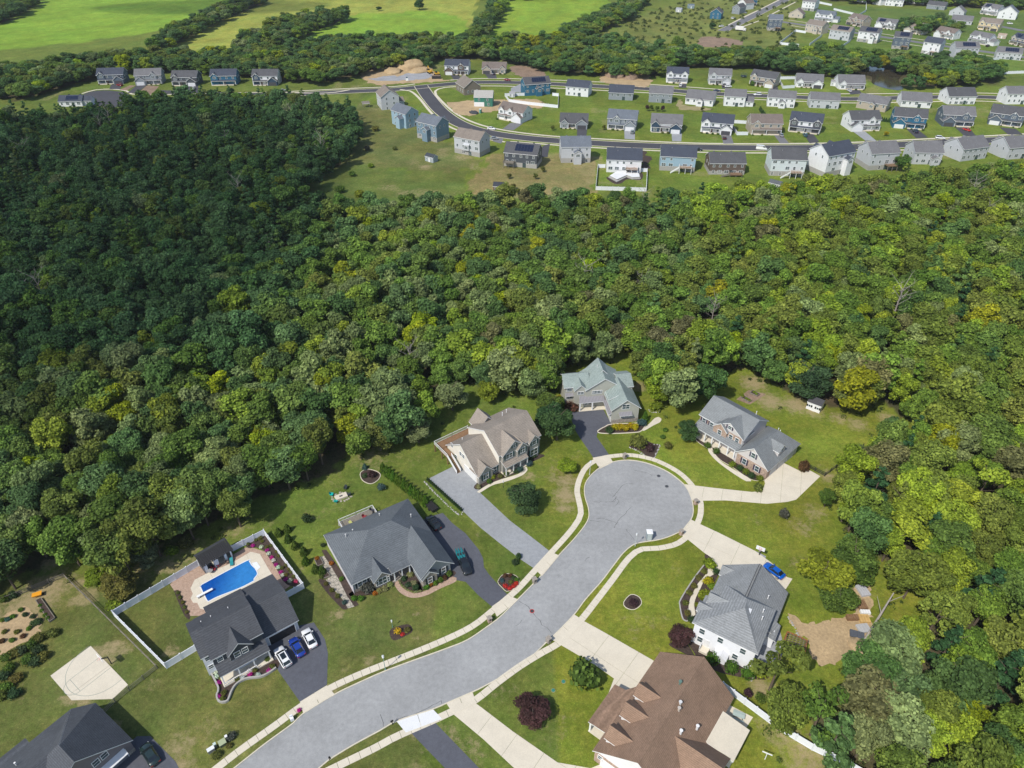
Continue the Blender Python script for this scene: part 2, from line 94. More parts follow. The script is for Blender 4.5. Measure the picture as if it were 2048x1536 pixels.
HOUSES = [
 ('charcoal house with solar panels and red chairs on its raised deck', -3.79, 340.32, -15.1, 16.15, 11, 6.53, 'charcoal', 'rdark', 'B', 'solar deck found'),
 ('pale grey house with a gabled rear porch left of the white-fenced yard', 24.03, 344.29, 2.1, 14.29, 11, 7.76, 'ltgrey', 'rslate', 'B', 'bump found'),
 ('white house with dark roof above the fenced patio', 44.81, 331.66, -5.8, 16.11, 12, 6.03, 'white', 'rnavy', 'B', 'patio deck'),
 ('light blue rear-facing house with a white deck stair', 70.48, 334.13, -8.7, 16.33, 11, 6.87, 'ltblue', 'rnavy', 'B', 'deckstair found'),
 ('brown house with grey roof and wooden deck stair', 92.87, 328.41, -1.0, 17.78, 11, 5.36, 'brown', 'rdark', 'B', 'deckstair found'),
 ('pale white house with white deck stair above the small shed', 120.82, 327.05, -5.6, 15.71, 11.5, 7.82, 'paleblue', 'rdark', 'B', 'deckstair found'),
 ('white house with black windows and rear porch gable', 145.77, 324.77, 24.4, 18.65, 12, 9.89, 'white', 'rnavy', 'B', 'bump found'),
 ('pale grey house whose deck is half hidden by a tree', 169.92, 333.86, 8.0, 14.26, 12, 7.92, 'ltgrey', 'rgrey', 'B', 'deck'),
 ('pale grey house behind the leafy tree with a hot tub canopy', 195.13, 342.53, -2.7, 13.25, 12, 5.71, 'ltgrey', 'rgrey', 'B', 'bump'),
 ('light grey house with shrubs by the sliding door', 220.29, 346.06, 18.0, 15.73, 12, 5.96, 'ltgrey', 'rgrey', 'B', ''),
 ('light grey house at the end of the rear-facing row', 244.22, 348.79, 11.4, 15.06, 12, 5.77, 'ltgrey', 'rgrey', 'B', ''),
 ('pale house with tan roof nearest the street junction', -76.96, 434.93, 21.0, 10.71, 13, 7.28, 'ltgrey', 'rtan', 'G', ''),
 ('light blue gabled house with a white side stair', -58.18, 398.78, 44.2, 8.95, 13, 7.72, 'ltblue', 'rslate', 'G', 'bumpL'),
 ('steel blue house with a bay porch on the curve', -50.48, 383.45, -36.1, 13.77, 10, 8.6, 'steel', 'rslate', 'B', 'bump'),
 ('pale grey house with tan roof and rear bay on the curve', -29.04, 359.55, -29.4, 14.88, 10, 8.08, 'ltgrey', 'rtan', 'B', 'bay'),
 ('deep blue house with solar panels beside the white fence', 8.17, 465.86, 15.1, 17.67, 10, 6.76, 'blue', 'rdark', 'B', 'solar bump'),
 ('white rear-facing house with a plain lawn around it', 33.74, 468.14, -18.4, 14.42, 10, 5.33, 'white', 'rnavy', 'B', ''),
 ('grey single-storey house with dark stepped roof', 59.67, 458.28, -10.8, 14.77, 11, 4.2, 'grey', 'rnavy', 'B', ''),
 ('grey two-storey house left of the dirt path', 83.44, 452.25, -11.1, 13.97, 10, 5.35, 'grey', 'rgrey', 'B', ''),
 ('white ranch with a brown gabled back porch', 105.07, 448.22, -21.6, 16.47, 12, 3.6, 'white', 'rgrey', 'B', 'gbump'),
 ('white house with small side wing and patio chairs', 127.48, 444.25, -12.5, 12.11, 10, 5.64, 'white', 'rgrey', 'B', 'wingR'),
 ('white house with rear patio and gabled bump', 153.29, 443.35, -15.1, 15.51, 10, 5.3, 'white', 'rgrey', 'B', 'bump'),
 ('pale house with grey roof behind the dark grey white-trimmed house', 177.73, 440.23, -10.7, 16.63, 10, 4.78, 'ltgrey', 'rgrey', 'B', ''),
 ('tan house with grey roof in the upper row', 205.69, 440.23, -37.1, 16.61, 10, 4.2, 'tan', 'rgrey', 'B', 'bump'),
 ('white ranch with grey roof behind the bright blue house', 233.3, 442.41, -12.9, 19.47, 12, 3.6, 'white', 'rgrey', 'B', ''),
 ('white house with dark roof behind the slate house', 263.86, 447.45, 0.0, 21.26, 12, 4.6, 'white', 'rdark', 'B', ''),
 ('white house with grey roof at the far right of the upper row', 298.84, 447.45, 0.0, 16.39, 10, 6.09, 'white', 'rgrey', 'B', ''),
 ('white house with brown roof and dark garage door at the curve', -7.65, 418.94, -34.0, 16.77, 10, 5.2, 'white', 'rbrown', 'F', 'garR twin'),
 ('dark-roofed ranch with a blue-grey front gable', 26.51, 401.23, -5.9, 15.17, 11, 3.0, 'grey', 'rdark', 'F1', 'garR'),
 ('blue-grey two-storey house with a car on its drive', 52.4, 399.68, -12.9, 15.76, 11, 5.6, 'grey', 'rslate', 'F', 'garR'),
 ('cottage house with dark gables and white garage door', 75.56, 394.66, -10.7, 17.37, 12, 4.2, 'navyfront', 'rgrey', 'F', 'garR twin'),
 ('white house with dark roof next to the long white fence', 102.71, 393.58, -16.5, 16.5, 11, 5.4, 'white', 'rnavy', 'F', 'garR'),
 ('tan brick-fronted house with brown roof', 128.78, 389.81, -2.6, 16.78, 11, 5.6, 'tan', 'rbrown', 'F', ''),
 ('white-sided house with charcoal shingled front gables', 151.17, 395.71, -21.4, 19.62, 11, 5.6, 'charfront', 'rnavy', 'F', 'twin'),
 ('white house with a double white garage', 184.78, 395.71, 3.6, 16.47, 11, 5.6, 'white', 'rdark', 'F', 'garL'),
 ('bright blue house with white trim and a dark car outside', 211.04, 402.83, -17.3, 20.37, 11, 5.8, 'blue', 'rdark', 'F', 'garL'),
 ('slate house with white trim and a red car outside', 239.55, 405.51, -9.6, 20.9, 11, 5.8, 'slate', 'rgrey', 'F', 'garL'),
 ('slate and white house at the right edge of the middle row', 267.87, 409.6, -29.7, 17.46, 11, 5.8, 'slate', 'rdark', 'F', 'garL'),
 ('white house with brown gables beside the dirt mound', -46.33, 522.27, -5.8, 17.05, 10, 5.6, 'white', 'rnavy', 'F', 'garL'),
 ('tan ranch with brown roof beside the dirt lot', -20.69, 525.05, -3.0, 19.95, 10, 3.2, 'tan', 'rbrown', 'F1', 'garL'),
 ('white farmhouse with twin gables and a white car', 102.6, 500.0, -9.2, 13.97, 10, 5.6, 'white', 'rnavy', 'F', 'twin'),
 ('pale grey house with a dark garage beside the trampoline', 129.81, 496.18, -10.3, 14.15, 10, 5.6, 'ltgrey', 'rgrey', 'F', 'garR'),
 ('stone-fronted tan house with a pointed garage gable', 156.57, 494.9, -34.8, 17.51, 10, 5.4, 'tan', 'rdark', 'F', 'garR'),
 ('white ranch with a gabled garage beside the white fence', 185.14, 489.3, -14.5, 17.63, 11, 3.6, 'white', 'rgrey', 'F1', 'garR'),
 ('long grey-roofed ranch in front of the pond', 210.81, 483.81, -6.5, 22.28, 12, 3.6, 'white', 'rgrey', 'F1', 'twin'),
 ('slate house left of the far cul-de-sac with a red car', -272.95, 495.5, 7.2, 17.81, 10, 5.6, 'slate', 'rnavy', 'F', 'garR'),
 ('grey gabled house on the far cul-de-sac', -247.16, 493.3, 10.4, 17.07, 10, 5.6, 'grey', 'rgrey', 'F', 'garL'),
 ('charcoal house among the trees on the far cul-de-sac', -222.8, 491.98, 0.0, 19.99, 10, 5.0, 'charcoal', 'rdark', 'F', 'garR'),
 ('blue house with white trim above the dark trees', -197.49, 492.86, 4.3, 17.64, 10, 5.6, 'blue', 'rnavy', 'F', ''),
 ('dark blue and white house at the right end of the far cul-de-sac', -170.17, 492.86, 1.5, 16.42, 10, 5.6, 'navyfront', 'rdark', 'F', 'garR'),
 ('low white house with solar roofs left of the far cul-de-sac', -271.39, 442.07, 4.8, 13.16, 8, 3.0, 'white', 'rnavy', 'B', 'solar wingR'),
 ('slate house with brown timber stair beside the road end', 221.29, 677.38, -11.7, 11.1, 10, 8.78, 'slate', 'rslate', 'B', 'deckstair'),
 ('cream house with tan roof inside the white fence', 251.63, 671.77, -52.0, 15.64, 10, 6.18, 'cream', 'rtan', 'B', 'bump'),
 ('tan-roofed house with a blue solar array', 262.06, 643.72, -41.9, 16.53, 10, 6.62, 'ltgrey', 'rtan', 'B', 'solar'),
 ('white house with solar roof at the wood edge', 280.8, 632.0, -36.1, 15.46, 10, 7.52, 'white', 'rdark', 'B', 'solar bump'),
 ('slate house with a full roof of solar panels', 297.34, 604.27, -23.0, 11.95, 10, 8.48, 'slate', 'rdark', 'B', 'solar deck'),
 ('white house with timber stair above the open lawn', 312.43, 587.21, -45.0, 12.19, 10, 8.22, 'white', 'rnavy', 'B', 'deckstair'),
 ('grey house with long solar array near the trees', 324.78, 563.61, -5.3, 17.31, 10, 8.84, 'ltgrey', 'rgrey', 'B', 'solar deck'),
 ('pale house with two solar arrays inside the white fence', 360.08, 570.12, -23.6, 16.26, 10, 4.48, 'ltgrey', 'rgrey', 'B', 'solar'),
 ('white farmhouse with twin gables in the far estate', 277.87, 724.45, -37.3, 16.32, 9, 5.6, 'white', 'rslate', 'F', 'twin wingR'),
 ('tan house with brown roof below the white garden fence', 301.95, 707.28, -63.8, 18.34, 10, 5.4, 'tan', 'rbrown', 'F', 'garL'),
 ('small white house with solar patches in the far estate', 320.01, 690.82, -40.4, 17.51, 9, 4.6, 'white', 'rgrey', 'F', 'solar garL'),
 ('cream house with tan roof above the solar roofed slate house', 336.15, 669.53, -47.0, 16.12, 10, 4.8, 'cream', 'rtan', 'F', 'garL'),
 ('white cottage with brown porch roof in the far estate', 354.35, 652.49, -62.2, 19.54, 9, 4.6, 'white', 'rbrown', 'F', 'garL'),
 ('white house with front gable between black fences', 371.49, 631.25, -63.0, 20.42, 9, 5.0, 'white', 'rgrey', 'F', 'wingR'),
 ('cream house with solar roof at the right edge of the far estate', 400.92, 623.48, -73.5, 19.53, 9, 5.0, 'cream', 'rnavy', 'F', 'solar'),
 ('pale yellow house with tan roofs', 406.38, 683.97, -43.2, 19.49, 10, 5.6, 'yellow', 'rtan', 'F', 'garR'),
 ('white house with solar roof at the top right', 450.03, 761.12, -59.3, 15.67, 10, 5.6, 'white', 'rgrey', 'F', 'solar'),
 ('big white house with slate roof at the top right', 452.06, 735.89, -36.2, 15.1, 12, 5.6, 'white', 'rslate', 'G', ''),
 ('pale house with dark panels behind the yellow house', 415.72, 752.99, -39.3, 12.59, 10, 3.6, 'ltgrey', 'rgrey', 'G', ''),
 ('grey-roofed ranch beside the play set', 396.14, 709.69, -28.5, 20.0, 11, 3.0, 'ltgrey', 'rgrey', 'B', ''),
 ('tall white house beside the far street', 284.21, 780.73, -41.9, 12.75, 10, 8, 'white', 'rgrey', 'B', ''),
 ('tan gabled garage house at the far street corner', 259.38, 741.08, -30.5, 12.74, 10, 3.2, 'cream', 'rbrown', 'G', ''),
 ('bright blue gabled house at the top of the meadow', 183.7, 733.32, -22.3, 10.08, 12, 5.2, 'blue', 'rdark', 'G', ''),
 ('grey gabled house on the far street', 211.07, 761.12, -43.1, 7.96, 12, 5.6, 'grey', 'rdark', 'G', ''),
 ('white gabled house on the far street', 223.56, 789.41, -56.9, 10.36, 12, 5.6, 'white', 'rbrown', 'G', ''),
 ('blue-green house at the top of the far street', 237.45, 804.27, 0.0, 9.6, 10, 5.6, 'blue', 'rdark', 'F', ''),
 ('long white house at the top edge above the shrubs', 377.66, 807.3, -24.6, 21.74, 9, 5.4, 'white', 'rslate', 'B', ''),
 ('narrow white house at the top edge', 368.74, 816.52, -64.7, 10.2, 9, 5.0, 'white', 'rslate', 'G', ''),
 ('dark-roofed house behind the round trees', 411.35, 789.41, -39.1, 18.3, 10, 3.4, 'grey', 'rdark', 'B', ''),
 ('white house at the top edge right of the long white house', 406.35, 822.78, -31.6, 17.87, 9, 5.0, 'white', 'rgrey', 'B', ''),
]
FARROADS = [(8.0,[(-146.29,468.53),(-103.68,476.9),(-75.53,481.79),(-53.75,490.56),(-24.63,499.6),(11.96,498.29),(51.13,490.56),(89.28,483.03),(125.65,472.09),(167.93,465.03),(209.59,459.27),(251.46,462.71),(289.5,463.87),(317.48,459.27),(349.31,454.76)]),(8.5,[(-59.65,490.56),(-51.79,462.71),(-40.81,430.17),(-27.7,405.85),(-11.95,391.45),(9.59,382.02),(33.15,376.22),(66.52,370.55),(102.19,367.37),(138.08,366.59),(174.75,368.16),(216.14,373.77),(272.73,382.02),(309.09,387.98)]),(8.5,[(181.91,675.02),(207.23,714.55),(240.02,766.63),(287.52,842.07),(324.25,897.75)]),(7.5,[(245.08,719.47),(265.2,697.79),(290.41,670.62),(313.94,645.27),(335.94,621.56),(362.47,595.76),(387.13,571.77)]),(7.5,[(442.46,675.02),(429.84,697.79),(406.79,679.47)]),(8.0,[(-234.89,476.9),(-198.41,473.28),(-171.88,469.71),(-146.29,468.53)])]
CULDESAC = [(-270.33,466.91),(-268.72,477.09),(-258.73,479.17),(-245.05,472.97),(-237.69,460.97),(-232.37,443.9),(-245.94,442.07),(-260.68,451.36)]
FARWALKS = [(1.5,[(-54.77,501.58),(-25.05,509.61),(12.16,508.25),(91.06,494.4),(170.43,473.28),(255.74,472.09),(294.44,473.28),(323.53,469.71),(356.65,466.19)]),(1.5,[(-148.17,475.69),(-105.03,484.27),(-76.52,489.29),(-64.14,495.69)]),(1.5,[(-48.85,479.33),(-43.63,486.77),(-20.98,490.56),(11.75,488.03),(87.76,473.28),(123.68,463.29),(165.15,455.88),(206.16,450.32),(246.82,452.53),(284.73,454.76),(311.66,449.22),(342.95,444.87)]),(1.6,[(-48.85,479.33),(-47.92,468.53),(-35.14,433.25),(-22.36,411.48),(-6.6,397.65),(17.77,387.12),(46.79,381.19),(72.73,377.04),(103.62,373.77),(140.13,373.37),(177.51,375.4),(219.61,381.19),(277.18,389.71),(314.2,395.86)]),(1.6,[(-72.3,481.79),(-65.42,478.11),(-57.91,461.56),(-46.41,427.13),(-34.44,402.17),(-17.11,383.71),(-3.68,376.22)]),(1.5,[(-1.05,377.04),(32.63,368.96),(65.5,363.46),(100.45,359.62),(135.74,358.86),(171.77,360.39),(212.05,365.02),(267.48,372.96),(303.06,378.69)]),(1.5,[(193.83,702.51),(219.8,745.01),(253.92,798.27),(288.96,855.4)]),(1.5,[(205.41,695.45),(228.19,724.45)]),(1.5,[(241.03,745.01),(263.65,780.73),(298.58,835.55)]),(1.4,[(247.1,702.51),(284.68,655.63),(329.73,608.42),(356.0,583.55),(376.99,562.0)]),(1.4,[(254.73,726.97),(295.51,683.97),(341.46,633.22),(368.2,606.59)]),(1.5,[(-272.69,471.75),(-268.3,480.84),(-258.05,482.53),(-247.39,478.33),(-240.91,470.93),(-233.4,468.51),(-194.66,471.75),(-156.56,475.02),(-119.06,472.97),(-104.51,481.27)])]
FARDRIVES = [('dark',[(36.04,400.12),(41.64,400.12),(39.99,386.16),(34.88,386.16)]),('light',[(61.68,396.83),(67.43,396.18),(65.18,379.98),(59.85,381.41)]),('light',[(86.67,391.44),(92.22,391.01),(89.2,376.95),(84.45,377.35)]),('mid',[(113.03,389.31),(118.2,388.89),(115.96,373.37),(110.53,373.37)]),('mid',[(141.4,391.08),(145.76,391.08),(145.12,373.88),(140.39,373.88)]),('dark',[(158.49,393.64),(163.2,391.08),(161.62,376.26),(155.82,373.88)]),('light',[(186.08,394.93),(192.87,394.93),(192.45,377.46),(186.77,378.67)]),('dark',[(217.39,398.85),(223.23,397.53),(222.27,383.56),(215.47,382.32)]),('dark',[(245.7,401.49),(253.39,401.49),(249.32,386.04),(243.05,386.04)]),('dark',[(270.39,401.49),(277.8,398.85),(275.87,388.54),(267.98,388.54)]),('mid',[(-0.97,409.57),(6.25,408.43),(0.74,396.16),(-5.32,398.34)]),('dark',[(-42.42,520.55),(-36.95,520.55),(-33.72,508.1),(-39.42,507.11)]),('dark',[(-19.44,525.75),(-11.36,525.05),(-10.26,510.42),(-16.06,510.42)]),('dark',[(110.47,497.76),(115.98,497.76),(113.24,485.91),(108.48,485.91)]),('dark',[(138.09,493.65),(143.73,493.65),(142.21,485.91),(136.29,484.39)]),('dark',[(167.96,489.3),(173.69,489.3),(171.96,482.0),(167.19,480.2)]),('dark',[(216.06,480.2),(223.58,480.2),(221.97,471.38),(213.9,469.65)]),('light',[(-0.72,484.97),(4.91,494.26),(8.11,492.69),(7.86,474.51),(-0.7,474.51)]),('dark',[(-264.44,494.18),(-256.55,494.18),(-253.63,482.53),(-260.26,482.53)]),('dark',[(-246.6,491.98),(-239.87,491.98),(-238.53,472.97),(-244.5,472.97)]),('dirt',[(-239.87,491.98),(-231.14,489.81),(-227.1,468.91),(-237.15,469.72)]),('dark',[(-213.48,491.98),(-205.87,491.11),(-199.43,472.97),(-206.49,472.97)]),('dirt',[(-251.09,491.98),(-247.16,491.98),(-247.75,479.17),(-253.07,481.27)]),('mid',[(-10.24,377.34),(-9.76,385.52),(-4.48,381.39),(-5.68,373.35)]),('dark',[(15.88,369.43),(19.85,373.35),(17.74,352.59),(14.08,352.59)])]
DIRT = [('sand',[(-104.05,520.32),(-102.06,529.52),(-90.88,540.61),(-84.14,550.43),(-61.68,547.12),(-48.0,511.39),(-42.74,504.15),(-54.24,499.88),(-79.33,494.99),(-85.21,491.54),(-92.92,495.68),(-100.4,508.47)]),('gravel',[(-96.77,508.47),(-83.2,518.06),(-76.28,515.82),(-71.55,525.65),(-58.55,526.42),(-55.3,511.39),(-69.21,505.58),(-83.46,504.15)]),('sand',[(-39.04,450.61),(-24.01,456.05),(-7.47,457.43),(14.41,457.43),(19.11,441.35),(-15.01,431.15),(-28.95,423.75),(-37.36,442.65)]),('sand',[(60.72,500.0),(61.19,525.08),(66.65,528.59),(93.4,525.08),(88.71,488.98),(72.53,493.65)]),('dirt',[(-0.79,545.59),(7.99,547.45),(19.83,532.82),(23.65,520.55),(15.76,508.76),(5.09,515.44),(0.94,529.26)]),('dry',[(99.12,438.27),(103.9,459.67),(106.45,461.06),(104.29,446.09),(119.5,438.27),(118.64,434.44),(101.29,434.44)]),('dirt',[(156.17,645.4),(172.7,648.65),(187.04,632.7),(179.79,614.45),(155.82,608.57),(149.58,614.45)]),('mulch',[(66.34,361.21),(67.55,359.57),(68.23,349.96),(65.57,337.27),(62.46,337.27)])]
MOUNDS = [((-71.19,539.0),9,6,'sand'),((-83.48,531.08),8,2.2,'sand'),((-63.51,531.08),7,2.5,'sand'),((69.94,516.48),6.5,4.5,'dirt'),((82.02,513.11),6.5,4.2,'dirt'),((14.19,449.27),4,1.6,'sand'),((-22.3,428.66),2.6,1.6,'coal'),((66.23,77.61),2.5,1.0,'sand'),((15.96,164.95),2.4,1.0,'dirt')]
POND = [(240.47,541.73),(250.04,552.92),(258.94,546.16),(270.22,528.8),(270.51,522.54),(259.58,504.48),(252.57,482.0),(244.09,482.0),(238.81,496.79),(245.8,516.4),(235.97,524.61)]
CARS = [
 ('white suv with a dark glass roof parked nearest the porch', -42.59, 75.99, 128.0, 'suv', 'white'),
 ('blue sedan parked between the two white cars', -40.49, 78.1, 126.5, 'sedan', 'blue'),
 ('white sedan at the outer end of the three parked cars', -38.6, 79.97, 123.8, 'sedan', 'white'),
 ('black pickup truck carrying turquoise kayaks on the drive', -9.73, 97.19, -69.6, 'pickup', 'black'),
 ('black suv with a roof box rack beside the slate roof', -17.62, 109.19, 125.0, 'suv', 'black'),
 ('bright blue car behind the white house', 54.64, 95.92, 127.9, 'sedan', 'bluebright'),
 ('dark sedan in the drive at the lower left corner', -60.05, 58.18, 137.0, 'sedan', 'blackgreen'),
 ('white car on the street at the foot of the curve', -11.24, 397.45, -20.2, 'sedan', 'white'),
 ('grey car parked behind the tan-roofed house', -9.49, 380.5, 0.0, 'sedan', 'grey'),
 ('dark red car on the upper street', -3.2, 504.25, -17.7, 'sedan', 'red'),
 ('grey car on the pale drive of the blue-grey house', 65.24, 391.1, 80.8, 'suv', 'greygreen'),
 ('white car on the drive of the twin-gabled farmhouse', 110.31, 490.12, 78.0, 'suv', 'white'),
 ('navy car on the street beside the white ranch', 130.94, 476.28, -10.0, 'sedan', 'navy'),
 ('maroon car in front of the white house with the long fence', 113.0, 381.68, 75.5, 'suv', 'maroon'),
 ('black car half hidden behind the light blue house', 94.8, 362.72, -13.5, 'sedan', 'black'),
 ('black car outside the pale grey house', 139.1, 490.73, 72.5, 'suv', 'black'),
 ('white car beside the black one on the upper street', 140.89, 487.46, 0.0, 'sedan', 'white'),
 ('white car parked on the upper street right of the white wing', 154.33, 467.3, 180.0, 'suv', 'white'),
 ('silver car on the drive of the tan house', 144.59, 386.0, 84.8, 'sedan', 'grey'),
 ('teal suv in front of the charcoal gables', 157.28, 385.88, 84.2, 'suv', 'teal'),
 ('navy suv on the drive of the bright blue house', 219.36, 392.59, 90.8, 'suv', 'navy'),
 ('red sports car on the drive of the slate house', 248.89, 395.55, 109.9, 'sedan', 'redbright'),
 ('white suv driving on the lower street', 227.46, 381.03, -16.8, 'suv', 'white'),
 ('silver car parked between the pale grey houses', 229.01, 373.2, 34.4, 'sedan', 'grey'),
 ('white van parked on the lower street', 127.5, 363.34, -13.0, 'van', 'white'),
 ('silver car outside the long ranch by the pond', 215.72, 476.92, 95.2, 'sedan', 'silver'),
 ('red suv on the far cul-de-sac drive', -257.03, 490.62, 153.2, 'suv', 'red'),
 ('white suv outside the charcoal house', -205.73, 481.84, 109.8, 'suv', 'white'),
 ('silver car on the street right of the dark blue house', -146.59, 477.4, 21.5, 'sedan', 'silver'),
 ('white suv outside the bright blue gabled house', 205.41, 731.4, -42.1, 'suv', 'white'),
 ('white car at the end of the far road', 185.1, 693.44, -158.3, 'sedan', 'white'),
 ('white box truck at the end of the far road', 197.55, 675.4, -30.7, 'trailer', 'white'),
 ('grey car on the grey gabled house drive', 224.08, 762.61, -61.1, 'sedan', 'grey'),
 ('navy car on the drive of the tan ranch', -12.76, 521.41, 80.8, 'sedan', 'navy'),
 ('white car on the drive right of the yellow house', 447.46, 706.03, -14.3, 'suv', 'white'),
 ('black car at the white front-gabled far house', 376.67, 611.31, 40.4, 'suv', 'black'),
 ('dark car on the patio of the pale solar house', 340.41, 560.79, -58.2, 'sedan', 'navy'),
]
